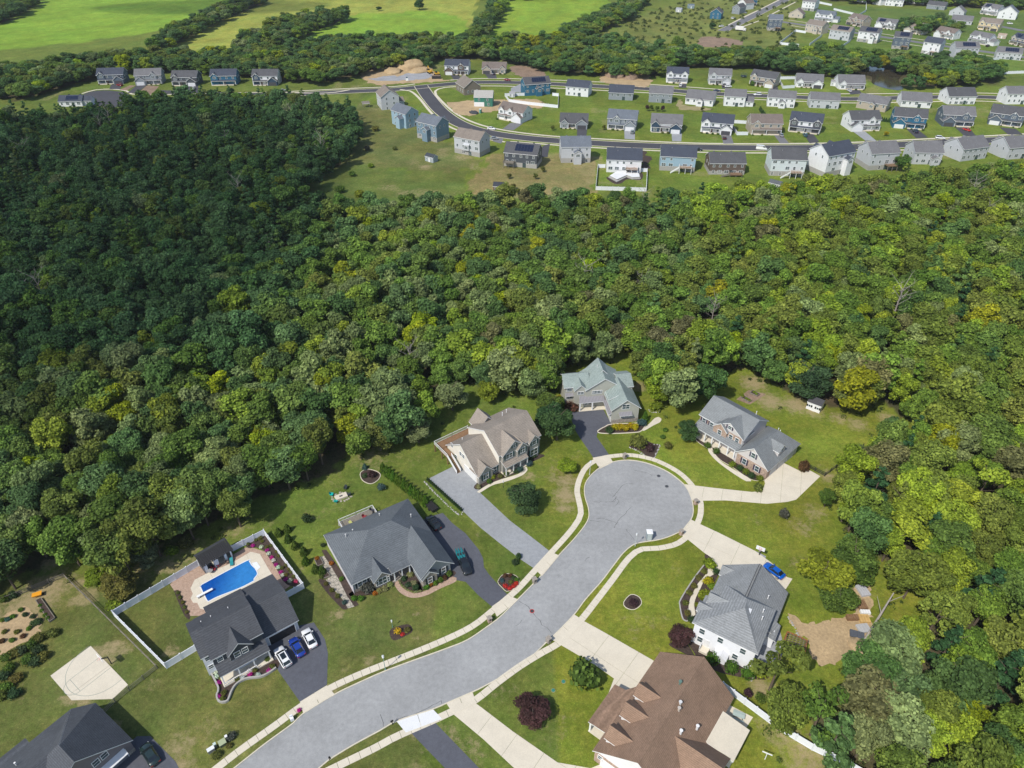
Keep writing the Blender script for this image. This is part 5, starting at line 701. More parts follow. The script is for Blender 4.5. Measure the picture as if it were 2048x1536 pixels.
# mesh builder
class MB:
    def __init__(s): s.v=[];s.f=[];s.mi=[]
    def poly(s,pts,mi=0):
        n=len(s.v); s.v+= [tuple(p) for p in pts]; s.f.append(list(range(n,n+len(pts)))); s.mi.append(mi)
    def box(s,x0,x1,y0,y1,z0,z1,mi=0):
        n=len(s.v); s.v+=[(x,y,z) for z in(z0,z1) for x,y in((x0,y0),(x1,y0),(x1,y1),(x0,y1))]
        for q in((3,2,1,0),(4,5,6,7),(0,1,5,4),(1,2,6,5),(2,3,7,6),(3,0,4,7)): s.f.append([n+i for i in q]); s.mi.append(mi)
    def obox(s,a,b,wd,z0,z1,mi=0):       # box along a->b (2d) of width wd
        a=Vector(a[:2]);b=Vector(b[:2]);d=(b-a); 
        if d.length<1e-4: return
        d.normalize(); nn=Vector((-d.y,d.x))*wd/2
        s.prism([a+nn*-1,b-nn,b+nn,a+nn],z0,z1,mi)
    def prism(s,p,z0,z1,mi=0,side=None):
        side=mi if side is None else side; k=len(p); n=len(s.v)
        s.v+=[(q[0],q[1],z0) for q in p]+[(q[0],q[1],z1) for q in p]
        ar=sum(p[i][0]*p[(i+1)%k][1]-p[(i+1)%k][0]*p[i][1] for i in range(k))
        idx=list(range(k)) if ar>0 else list(range(k))[::-1]
        s.f.append([n+k+i for i in idx]); s.mi.append(mi); s.f.append([n+i for i in idx[::-1]]); s.mi.append(side)
        for j in range(k):
            a,b=idx[j],idx[(j+1)%k]; s.f.append([n+a,n+b,n+k+b,n+k+a]); s.mi.append(side)
    def slab(s,pts,t=.16,top=0,side=1):   # roof plane: pts in 3d, thickness straight down
        k=len(pts); n=len(s.v); s.v+=[tuple(p) for p in pts]+[(p[0],p[1],p[2]-t) for p in pts]
        ar=sum(pts[i][0]*pts[(i+1)%k][1]-pts[(i+1)%k][0]*pts[i][1] for i in range(k)); idx=list(range(k)) if ar>0 else list(range(k))[::-1]
        s.f.append([n+i for i in idx]); s.mi.append(top); s.f.append([n+k+i for i in idx[::-1]]); s.mi.append(side)
        for j in range(k):
            a,b=idx[j],idx[(j+1)%k]; s.f.append([n+a,n+k+a,n+k+b,n+b]); s.mi.append(side)
    def cyl(s,p0,p1,r0,r1=None,n=8,mi=0):
        r1=r0 if r1 is None else r1; p0=Vector(p0);p1=Vector(p1); d=(p1-p0).normalized(); u=d.orthogonal().normalized(); w_=d.cross(u); k=len(s.v)
        for p,r in((p0,r0),(p1,r1)):
            for i in range(n):
                a=2*math.pi*i/n; s.v.append(tuple(p+(u*math.cos(a)+w_*math.sin(a))*r))
        for i in range(n): j=(i+1)%n; s.f.append([k+i,k+j,k+n+j,k+n+i]); s.mi.append(mi)
        s.f.append([k+i for i in range(n)][::-1]); s.mi.append(mi); s.f.append([k+n+i for i in range(n)]); s.mi.append(mi)
    def dome(s,c,rx,ry,rz,mi=0,n=10,m_=5,bump=0,rnd=None,zmin=0.0):
        k=len(s.v)
        for j in range(m_):
            ph=math.pi/2*j/m_*(1 if zmin==0 else 2)-(0 if zmin==0 else math.pi/2)
            for i in range(n):
                a=2*math.pi*i/n; q=1+(rnd.uniform(-bump,bump) if rnd else 0)
                s.v.append((c[0]+rx*q*math.cos(ph)*math.cos(a),c[1]+ry*q*math.cos(ph)*math.sin(a),c[2]+rz*q*math.sin(ph)))
        s.v.append((c[0],c[1],c[2]+rz)); t=len(s.v)-1
        for j in range(m_-1):
            for i in range(n): i2=(i+1)%n; s.f.append([k+j*n+i,k+j*n+i2,k+(j+1)*n+i2,k+(j+1)*n+i]); s.mi.append(mi)
        for i in range(n): s.f.append([k+(m_-1)*n+i,k+(m_-1)*n+(i+1)%n,t]); s.mi.append(mi)
    def mesh(s,name,mats,smooth=False):
        me=bpy.data.meshes.new(name); me.from_pydata(s.v,[],s.f)
        for q in mats: me.materials.append(M[q] if isinstance(q,str) else q)
        me.polygons.foreach_set('material_index',s.mi)
        if smooth: me.polygons.foreach_set('use_smooth',[True]*len(s.f))
        me.update(); return me
    def build(s,name,mats,parent=None,loc=(0,0,0),rot=0,col=None,smooth=False):
        return inst(name,s.mesh(name,mats if isinstance(mats,(list,tuple)) else [mats],smooth),parent,loc,rot,col)
def inst(name,me,parent=None,loc=(0,0,0),rot=0,col=None):
    o=bpy.data.objects.new(name,me); C.link(o); o.location=loc
    o.rotation_euler=(0,0,rot) if isinstance(rot,(int,float)) else rot
    if parent: o.parent=parent
    if col is not None: o.color=(*col,1)
    return o
def tag(o,label=None,cat=None,group=None,kind=None):
    if label: o['label']=label
    if cat: o['category']=cat
    if group: o['group']=group
    if kind: o['kind']=kind
    return o
def thing(name,label,cat,loc=(0,0,0),rot=0,group=None): return tag(inst(name,None,None,loc,rot),label,cat,group)
def copy_tree(o,parent=None):
    c=o.copy(); C.link(c)
    if parent: c.parent=parent
    for ch in list(o.children): copy_tree(ch,c)
    return c
def smooth_line(p,step=1.0,closed=False):
    out=[]; n=len(p)
    for i in range(n-1 if not closed else n):
        p0=Vector(p[i-1] if (i>0 or closed) else p[i]); p1=Vector(p[i]); p2=Vector(p[(i+1)%n]); p3=Vector(p[(i+2)%n] if (i+2<n or closed) else p[(i+1)%n])
        k=max(1,int((p2-p1).length/step))
        for j in range(k):
            t=j/k; out.append(.5*((2*p1)+(p2-p0)*t+(2*p0-5*p1+4*p2-p3)*t*t+(3*p1-p0-3*p2+p3)*t**3))
    if not closed: out.append(Vector(p[-1]))
    return out
def offset(line,d):      # d>0 : to the left of the walking direction
    out=[]
    for i,p in enumerate(line):
        a=line[max(0,i-1)]; b=line[min(len(line)-1,i+1)]; t=(b-a).normalized(); out.append(p+Vector((-t.y,t.x))*d)
    return out
def ribbon(mb,l1,l2,z0,z1,mi=0):
    for i in range(len(l1)-1): mb.prism([l1[i],l1[i+1],l2[i+1],l2[i]],z0,z1,mi)
def flat(mb,l1,l2,z,mi=0):
    for i in range(len(l1)-1): mb.poly([(*l1[i],z),(*l1[i+1],z),(*l2[i+1],z),(*l2[i],z)],mi)
def sheet(name,poly,z,mat,smooth=None,thick=None):
    from mathutils.geometry import tessellate_polygon
    p=[Vector(q) for q in poly]
    if smooth: p=smooth_line([tuple(q) for q in p],smooth,True)
    mb=MB()
    if thick: mb.prism(p,z-thick,z)
    else:
        tri=tessellate_polygon([[Vector((q.x,q.y,0)) for q in p]]); mb.v=[(q.x,q.y,z) for q in p]
        for t in tri:
            a,b,c=[p[i] for i in t]; 
            if (b.x-a.x)*(c.y-a.y)-(b.y-a.y)*(c.x-a.x)<0: t=t[::-1]
            mb.f.append(list(t)); mb.mi.append(0)
    return mb.build(name,[mat])
def clip(poly,x0,x1,y0,y1):
    def cut(p,ax,val,keep):
        out=[]
        for i in range(len(p)):
            a,b=p[i],p[(i+1)%len(p)]; ia=keep*(a[ax]-val)>=0; ib=keep*(b[ax]-val)>=0
            if ia: out.append(a)
            if ia!=ib:
                t=(val-a[ax])/(b[ax]-a[ax]); out.append((a[0]+(b[0]-a[0])*t,a[1]+(b[1]-a[1])*t))
        return out
    for ax,val,k in((0,x0,1),(0,x1,-1),(1,y0,1),(1,y1,-1)):
        poly=cut(poly,ax,val,k)
        if len(poly)<3: return []
    return poly
def slabs(root,name,poly,cell,ang,z,mat,gap=.035):
    c,s_=math.cos(R(ang)),math.sin(R(ang)); loc=[(p[0]*c+p[1]*s_,-p[0]*s_+p[1]*c) for p in poly]
    x0=min(p[0] for p in loc);y0=min(p[1] for p in loc);x1=max(p[0] for p in loc);y1=max(p[1] for p in loc)
    nx=max(1,round((x1-x0)/cell));ny=max(1,round((y1-y0)/cell));dx=(x1-x0)/nx;dy=(y1-y0)/ny
    for i in range(nx):
        for j in range(ny):
            q=clip(loc,x0+i*dx+gap,x0+(i+1)*dx-gap,y0+j*dy+gap,y0+(j+1)*dy-gap)
            if len(q)<3: continue
            ar=abs(sum(q[k][0]*q[(k+1)%len(q)][1]-q[(k+1)%len(q)][0]*q[k][1] for k in range(len(q))))/2
            if ar<.05: continue
            w_=[(p[0]*c-p[1]*s_,p[0]*s_+p[1]*c) for p in q]; mb=MB(); mb.prism(w_,0.004,z); mb.build(name,[mat],root)
def inpoly(X,Y,poly):
    r=np.zeros(X.shape,bool); n=len(poly)
    for i in range(n):
        x1,y1=poly[i]; x2,y2=poly[(i+1)%n]
        if y1==y2: continue
        c=((y1>Y)!=(y2>Y)); r^= c&(X<(x2-x1)*(Y-y1)/(y2-y1)+x1)
    return r
def vnoise(X,Y,s,seed=0):
    xs=X/s;ys=Y/s; xi=np.floor(xs).astype(int); yi=np.floor(ys).astype(int); fx=xs-xi; fy=ys-yi; fx=fx*fx*(3-2*fx); fy=fy*fy*(3-2*fy)
    def h(a,b):
        n=(a*374761393+b*668265263+seed*1442695041)&0xffffffff; n=((n^(n>>13))*1274126177)&0xffffffff; return ((n^(n>>16))&0xffff)/65535.
    return (h(xi,yi)*(1-fx)+h(xi+1,yi)*fx)*(1-fy)+(h(xi,yi+1)*(1-fx)+h(xi+1,yi+1)*fx)*fy
# ---------------- ground: one sheet to the horizon ----------------
def lines(lo,hi,d0,a,b,g):      # dense between a and b, growing outside
    v=list(np.arange(a,b+.01,d0)); d=d0; x=b
    while x<hi: d*=g; x+=d; v.append(x)
    d=d0; x=a; pre=[]
    while x>lo: d*=g; x-=d; pre.append(x)
    return np.array(pre[::-1]+v)
gx=lines(-6000,6000,1.1,-150,150,1.035); gy=lines(-400,7000,1.1,20,210,1.022)
X,Y=np.meshgrid(gx,gy); nx,ny=len(gx),len(gy)
tone=np.empty(X.shape+(3,)); tone[:]=(.1,.145,.026)
WX=X+(vnoise(X,Y,9,1)-.5)*7+(vnoise(X,Y,3,2)-.5)*3; WY=Y+(vnoise(X,Y,9,3)-.5)*7+(vnoise(X,Y,3,4)-.5)*3
tone[(Y<95)&(X<-15)]=(.098,.125,.03); tone[(X>8)&(Y<190)]=(.138,.18,.022)
we=np.clip((X-2)/14,0,1)[...,None]; nr=(Y<190)&(Y>95); tone[nr]=((1-we)*np.array((.1,.148,.025))+we*np.array((.138,.18,.022)))[nr]
tone[Y>560]=(.12,.17,.03)
rough=np.zeros(X.shape)
for nm,c,p in ZONES:
    if p is None: continue
    s=inpoly(WX,WY,p); tone[s]=c
    if nm=='meadow': rough[s]=.5
fl=np.zeros(X.shape,bool)
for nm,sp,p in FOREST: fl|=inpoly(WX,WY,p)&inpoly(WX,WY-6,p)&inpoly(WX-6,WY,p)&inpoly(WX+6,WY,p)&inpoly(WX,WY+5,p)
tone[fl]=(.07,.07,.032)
for nm,c,p in ZONES[7:9]: s=inpoly(X,Y,p)&~fl; tone[s]=c
bare=np.zeros(X.shape)
for (px,py),r_,k in BARE:
    if r_>0: bare=np.maximum(bare,k*np.exp(-((X-px)**2+(Y-py)**2)/(r_*r_*1.3)))
bare+=rough*.35
lw_=(Y<200); bare=np.where(lw_,np.maximum(bare,.42*np.clip((vnoise(X,Y,7,31)*.6+vnoise(X,Y,2.6,32)*.4-.56)*5,0,1)*np.where((X<-15)&(Y<100),1.6,.85)),bare)
bare=np.where((Y>300)&(Y<560),np.maximum(bare,.5*np.clip((vnoise(X,Y,18,33)*.6+vnoise(X,Y,6,34)*.4-.58)*5,0,1)),bare)
bare[(fl)&(bare<.5)]=0
tone*= (0.66+.26*vnoise(X,Y,22,9)+.24*vnoise(X,Y,6.5,12))[...,None]; tone[...,0]*=(.9+.22*vnoise(X,Y,9,14)); 
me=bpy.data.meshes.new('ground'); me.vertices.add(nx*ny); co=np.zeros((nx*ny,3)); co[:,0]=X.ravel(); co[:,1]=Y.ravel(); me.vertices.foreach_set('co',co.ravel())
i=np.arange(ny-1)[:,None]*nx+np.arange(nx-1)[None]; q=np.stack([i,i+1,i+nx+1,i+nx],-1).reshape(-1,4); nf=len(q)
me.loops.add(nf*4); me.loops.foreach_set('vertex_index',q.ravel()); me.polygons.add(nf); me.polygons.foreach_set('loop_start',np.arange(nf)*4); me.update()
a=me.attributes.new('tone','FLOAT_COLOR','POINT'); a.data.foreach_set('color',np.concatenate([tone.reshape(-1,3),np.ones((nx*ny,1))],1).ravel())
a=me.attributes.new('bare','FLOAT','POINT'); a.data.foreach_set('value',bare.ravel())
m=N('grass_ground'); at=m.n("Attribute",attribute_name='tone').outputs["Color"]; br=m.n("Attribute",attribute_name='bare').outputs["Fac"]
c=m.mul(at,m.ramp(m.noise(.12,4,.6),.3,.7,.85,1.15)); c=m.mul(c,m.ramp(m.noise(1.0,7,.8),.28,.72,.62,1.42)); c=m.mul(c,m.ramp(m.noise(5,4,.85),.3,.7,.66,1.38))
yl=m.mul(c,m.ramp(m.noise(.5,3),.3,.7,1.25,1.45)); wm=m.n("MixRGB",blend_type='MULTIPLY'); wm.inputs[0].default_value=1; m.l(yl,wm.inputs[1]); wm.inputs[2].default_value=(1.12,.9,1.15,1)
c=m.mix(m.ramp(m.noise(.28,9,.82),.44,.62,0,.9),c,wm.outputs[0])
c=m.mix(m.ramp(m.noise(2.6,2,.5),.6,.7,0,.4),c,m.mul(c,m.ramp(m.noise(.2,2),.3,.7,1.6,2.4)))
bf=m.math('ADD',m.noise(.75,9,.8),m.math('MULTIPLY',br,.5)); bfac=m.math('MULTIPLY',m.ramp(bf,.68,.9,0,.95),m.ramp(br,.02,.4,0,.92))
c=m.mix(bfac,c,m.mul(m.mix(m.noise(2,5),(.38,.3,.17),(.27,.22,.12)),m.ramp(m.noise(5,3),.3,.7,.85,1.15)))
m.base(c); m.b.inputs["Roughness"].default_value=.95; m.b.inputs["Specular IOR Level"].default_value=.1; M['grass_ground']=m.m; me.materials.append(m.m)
g=inst('ground',me); tag(g,kind='structure')
S=lambda o: tag(o,kind='structure')
def ragged(p,step,amp):
    rr=random.Random(len(p)); l=smooth_line(p,step,True); return [(q.x+rr.uniform(-amp,amp),q.y+rr.uniform(-amp,amp)) for q in l]
# ---------------- the near road, kerb, sidewalk ----------------
def ext(p,d0,d1):        # run the ends on past the frame
    a=Vector(p[0]);b=Vector(p[1]);e=Vector(p[-1]);f=Vector(p[-2])
    return [tuple(a+(a-b).normalized()*d0)]+list(p)+[tuple(e+(e-f).normalized()*d1)]
edge=smooth_line(ext(KERB_N,25,25),.9); N_=len(edge)
S(sheet('road',[tuple(p) for p in edge],.008,'asphalt'))
mb=MB(); ribbon(mb,edge,offset(edge,.2),0,.12); kb=S(mb.build('kerb',['kerb']))
gut=offset(edge,-.42); mb=MB(); flat(mb,gut,offset(edge,-.01),.012); S(mb.build('gutter',['asphalt']))
wk=smooth_line(ext(WALK[0],14,14),.75)
# resample at slab length
acc=0; st=[wk[0]]
for i in range(1,len(wk)):
    acc+=(wk[i]-wk[i-1]).length
    if acc>=1.5: st.append(wk[i]); acc=0
inner=offset(st,-1.3)
sw=S(inst('sidewalk',None))
for i in range(len(st)-1):
    t=(st[i+1]-st[i]).normalized()*.03; mb=MB(); mb.prism([st[i]+t,st[i+1]-t,inner[i+1]-t,inner[i]+t],0.002,.06); mb.build('concrete_slab',['concrete'],sw)
# verge strip is grass, slightly darker border of soil along the kerb
for k,p in enumerate(APRONS):
    r_=S(inst('driveway_apron',None)); slabs(r_,'concrete_slab',p,3.2,[35,40,40,20,5,-40,45,25,22][k],.075,'new_concrete' if k==8 else 'concrete')
DM={'dark':'dark_asphalt','light':'light_asphalt','concrete':'concrete'}
for nm,(mt,p) in DRIVES.items():
    if mt=='concrete':
        r_=S(inst('concrete_driveway',None)); slabs(r_,'concrete_slab',p,{'stone':4.2,'white':6.5,'brown':6,'long':5.5}[nm],{'stone':-20,'white':-32,'brown':-38,'long':-36}[nm],.045,'concrete',.02)
    else: S(sheet('asphalt_driveway',p,.03,DM[mt]))
ct=S(inst('ball_court',None)); slabs(ct,'court_slab',COURT,5.6,-38,.05,'concrete',.02)
# court lines: painted flat marks 4 mm proud
def ln(mb,pts,wd,z,mi=0):
    l=[Vector(p) for p in pts]; flat(mb,offset(l,wd/2)[::1],offset(l,-wd/2),z,mi)
A_,B_,C_,D_,E_=[Vector(p) for p in COURT]
uu=(B_-A_).normalized(); vv=(E_-A_).normalized(); LW=(B_-A_).length; hoopc=A_+uu*(LW*.42)
mb=MB(); P2=lambda u,v: tuple(hoopc+uu*u+vv*v)
ln(mb,[P2(-5.7*math.cos(t)*1.0,1.2+5.7*math.sin(t)) for t in np.linspace(0,math.pi,28)],.07,.056); ln(mb,[P2(-5.7,0.2),P2(-5.7,1.2)],.07,.056); ln(mb,[P2(5.7,1.2),P2(5.7,.2)],.07,.056)
ln(mb,[P2(-1.85,.1),P2(-1.85,5.8)],.07,.056); ln(mb,[P2(1.85,.1),P2(1.85,5.8)],.07,.056); ln(mb,[P2(-1.85,5.8),P2(1.85,5.8)],.07,.056); ln(mb,[P2(1.85*math.cos(t),5.8+1.85*math.sin(t)) for t in np.linspace(0,math.pi,14)],.07,.056)
mb.build('court_marking',['courtline'],ct)
# cracks sealed with tar
mb=MB(); rc=random.Random(3)
for p in CRACKS:
    l=smooth_line(p,.6); l=[q+Vector((rc.uniform(-.12,.12),rc.uniform(-.12,.12))) for q in l]
    for i in range(len(l)-1): 
        d=(l[i+1]-l[i]).normalized(); nn=Vector((-d.y,d.x))*rc.uniform(.02,.045); mb.poly([(*(l[i]-nn),.013),(*(l[i+1]-nn),.013),(*(l[i+1]+nn),.013),(*(l[i]+nn),.013)])
S(mb.build('road_crack',['crack']))
# beds, walks
S(sheet('pool_patio',PAVERS,.03,'pavers')); 
pd=S(inst('pool_deck',None)); slabs(pd,'deck_slab',POOL_DECK,2.6,36,.06,'new_concrete',.012)
for q in pd.children: q.data.materials[0]=M['concrete']
S(sheet('swimming_pool_water',POOL,.085,'pool_water',.4))
pc=smooth_line(POOL,.4,True); mb=MB(); l2=offset(pc+[pc[0]],-.22); ribbon(mb,pc+[pc[0]],l2,.03,.105); S(mb.build('pool_coping',['new_concrete']))
S(sheet('pool_steps',POOL_STEP,.1,'white_vinyl'))
for p in [POOLBED,LEFTBED,TAN_BED,STONE_BED,WHITE_BED,WHITE_BED2,WHITE_BED3,GREEN_BED,ISLAND_BED,FRONT_BED,FLOWERBED,FLOWERBED2,BIGBED]+SLATE_BEDS+SMALLBED: S(sheet('mulch_bed',p,.035,'mulch',.5))
S(sheet('flagstone_path',SLATE_WALK,.045,'flagstone')); S(sheet('brick_path',BRICK_WALK,.05,'pavers',.5))
S(sheet('concrete_path',TAN_WALK,.05,'concrete',.6)); S(sheet('concrete_path',STONE_WALK,.05,'concrete',.6)); S(sheet('concrete_path',WHITE_WALK,.05,'concrete',.6)); S(sheet('gravel_path',GREEN_WALK,.04,'concrete',.6))
S(sheet('vegetable_plot',ragged(VEG,.7,.5),.02,'sand')); 
for p in SAND: S(sheet('sandy_ground',ragged(p,.7,.55),.022,'sand'))
S(sheet('stone_patio',PATIO,.04,'gravel')); S(sheet('rear_patio',BR_SLAB,.05,'concrete'))
mb=MB(); l=smooth_line(BEDWALL,.5); ribbon(mb,l,offset(l,.3),0,.5); S(mb.build('garden_wall',['foundation']))
for p,lw in ((GREEN_BED,.25),(STONE_BED,.08),(BIGBED,.15),(FLOWERBED,.08),(SMALLBED[0],.12)):
    l=smooth_line(p,.5,True); l.append(l[0]); mb=MB(); ribbon(mb,l,offset(l,lw),0,.1); S(mb.build('bed_edging',['concrete']))
mb=MB(); l=smooth_line(WHITE_BED[5:],.5); ribbon(mb,l,offset(l,-.25),0,.12); S(mb.build('bed_edging',['foundation']))
# ---------------- far streets ----------------
FL=[]
for k,(wd,p) in enumerate(FARROADS):
    l=smooth_line(p,4); mb=MB(); z=.01+.004*k; flat(mb,offset(l,wd/2),offset(l,-wd/2),z); S(mb.build('far_street',['new_asphalt' if k in(0,1,5) else 'mid_asphalt']))
    if k in(0,1,2):
        for d in(1,-1): mb=MB(); ribbon(mb,offset(l,d*(wd/2)),offset(l,d*(wd/2+.35)),0,.12); S(mb.build('far_kerb',['kerb'])) if not (k==0) or d>0 or True else None
S(sheet('far_street',CULDESAC,.035,'new_asphalt',3))
for wd,p in FARWALKS: l=smooth_line(p,4); mb=MB(); flat(mb,offset(l,wd/2),offset(l,-wd/2),.05); S(mb.build('far_sidewalk',['kerb']))
for mt,p in FARDRIVES: S(sheet('far_driveway',p,.058,{'dark':'new_asphalt','light':'light_asphalt','mid':'mid_asphalt','dirt':'dirt'}[mt]))
for k,(mt,p) in enumerate(DIRT): S(sheet('bare_earth',ragged(p,2,1.5),.062+.004*k,mt))
S(sheet('pond',POND,.05,'pond_water',3))
rm=random.Random(5)
for (x,y),r_,h_,mt in MOUNDS:
    mb=MB(); mb.dome((0,0,0),r_*1.3,r_*.8,h_,0,14,6,.14,rm); o=mb.build('earth_mound',[mt],None,(x,y,-.1),rm.uniform(0,3),None,True); S(o)
# ---------------- houses ----------------
COL=dict(white=(.72,.73,.75),ltgrey=(.48,.5,.53),tan=(.4,.35,.29),blue=(.03,.13,.22),slate=(.1,.13,.17),grey=(.25,.28,.31),ltblue=(.3,.43,.52),brown=(.13,.1,.085),cream=(.5,.45,.38),
 charcoal=(.075,.085,.1),paleblue=(.6,.66,.68),steel=(.17,.25,.32),navyfront=(.035,.065,.11),charfront=(.08,.085,.095),yellow=(.62,.52,.33),
 rdark=(.085,.087,.095),rnavy=(.055,.065,.09),rslate=(.13,.15,.18),rgrey=(.15,.15,.158),rtan=(.21,.18,.155),rbrown=(.17,.14,.125))
_wc={}
def window_mesh(w_,h_,kind='far'):
    k=(round(w_,2),round(h_,2),kind)
    if k in _wc: return _wc[k]
    f=MB(); t=.09
    if kind=='arch': pass
    f.box(-w_/2-t,-w_/2,-.06,.02,-h_/2-t,h_/2+t); f.box(w_/2,w_/2+t,-.06,.02,-h_/2-t,h_/2+t); f.box(-w_/2,w_/2,-.06,.02,h_/2,h_/2+t); f.box(-w_/2,w_/2,-.06,.02,-h_/2-t,-h_/2)
    if h_>.7: f.box(-w_/2,w_/2,-.05,.0,-.03,.03)
    if w_>1.3: f.box(-.04,.04,-.055,.0,-h_/2,h_/2)
    if w_>2.4:
        for q in(-w_/3,w_/3): f.box(q-.04,q+.04,-.055,.0,-h_/2,h_/2)
    if kind=='far': f.box(-w_/2,w_/2,-.03,.01,-h_/2,h_/2,1); r=(f.mesh('window',['trim','glass']),None)
    else:
        p=MB(); p.box(-w_/2,w_/2,-.025,.01,-h_/2,h_/2); r=(f.mesh('window',['trim']),p.mesh('pane',['glass']))
    _wc[k]=r; return r
def window(par,x,y,z,w_=1,h_=1.4,face=0,kind='near',shut=None):
    a,b=window_mesh(w_,h_,kind); o=inst('window',a,par,(x,y,z),R(face))
    if b: inst('pane',b,o)
    if shut is not None:
        for s in(-1,1):
            key=('sh',round(h_,2))
            if key not in _wc: q=MB(); q.box(-.2,.2,-.05,0,-h_/2-.05,h_/2+.05); _wc[key]=q.mesh('shutter',['plain'])
            d=s*(w_/2+.32); inst('shutter',_wc[key],par,(x+d*math.cos(R(face)),y+d*math.sin(R(face)),z),R(face),shut)
    return o
def gable_body(mb,x0,x1,y0,y1,ze,zr,axis='x',z0=0,mi=0,yr=None):
    if axis=='x':
        yr=(y0+y1)/2 if yr is None else yr; p=[(y0,z0),(y1,z0),(y1,ze),(yr,zr),(y0,ze)]; A=[(x0,a,b) for a,b in p]; B=[(x1,a,b) for a,b in p]
    else:
        yr=(x0+x1)/2 if yr is None else yr; p=[(x0,z0),(x1,z0),(x1,ze),(yr,zr),(x0,ze)]; A=[(a,y1,b) for a,b in p]; B=[(a,y0,b) for a,b in p]
    mb.poly(A[::-1] if axis=='x' else A[::-1],mi); mb.poly(B,mi)
    for i in range(5):
        j=(i+1)%5; mb.poly([A[i],A[j],B[j],B[i]],mi)
def gable_roof(mb,x0,x1,y0,y1,ze,zr,axis='x',t=.2,yr=None):
    # x0..y1 are the outer (overhung) edges; ze/zr the top surface heights
    if axis=='x':
        yr=(y0+y1)/2 if yr is None else yr
        mb.slab([(x0,y0,ze),(x1,y0,ze),(x1,yr,zr),(x0,yr,zr)],t); mb.slab([(x0,yr,zr),(x1,yr,zr),(x1,y1,ze),(x0,y1,ze)],t)
    else:
        yr=(x0+x1)/2 if yr is None else yr
        mb.slab([(x0,y0,ze),(yr,y0,zr),(yr,y1,zr),(x0,y1,ze)],t); mb.slab([(yr,y0,zr),(x1,y0,ze),(x1,y1,ze),(yr,y1,zr)],t)
def body_roof(wb,rb,x0,x1,y0,y1,ze,zr,axis='x',oh=.35,z0=0,yr=None,wmi=0):
    # eave line height ze at the wall; slope carried into the overhang
    if axis=='x': half=((y1-y0)/2 if yr is None else None); s=(zr-ze)/((y1-y0)/2) if yr is None else None
    else: s=(zr-ze)/((x1-x0)/2)
    if s is None: s=(zr-ze)/max(.1,min(yr-y0,y1-yr))
    dz=s*oh
    gable_body(wb,x0,x1,y0,y1,ze-.04,zr-.04,axis,z0,wmi,yr)
    if yr is None or abs(yr-((y0+y1)/2 if axis=='x' else (x0+x1)/2))<.01:
        if axis=='x': gable_roof(rb,x0-oh,x1+oh,y0-oh,y1+oh,ze-dz+.2,zr+.2,'x')
        else: gable_roof(rb,x0-oh,x1+oh,y0-oh,y1+oh,ze-dz+.2,zr+.2,'y')
    else:
        if axis=='x':
            s1=(zr-ze)/(yr-y0); s2=(zr-ze)/(y1-yr); X0,X1=x0-oh,x1+oh
            rb.slab([(X0,y0-oh,ze-s1*oh+.2),(X1,y0-oh,ze-s1*oh+.2),(X1,yr,zr+.2),(X0,yr,zr+.2)],.2); rb.slab([(X0,yr,zr+.2),(X1,yr,zr+.2),(X1,y1+oh,ze-s2*oh+.2),(X0,y1+oh,ze-s2*oh+.2)],.2)
SHRUBS=[]
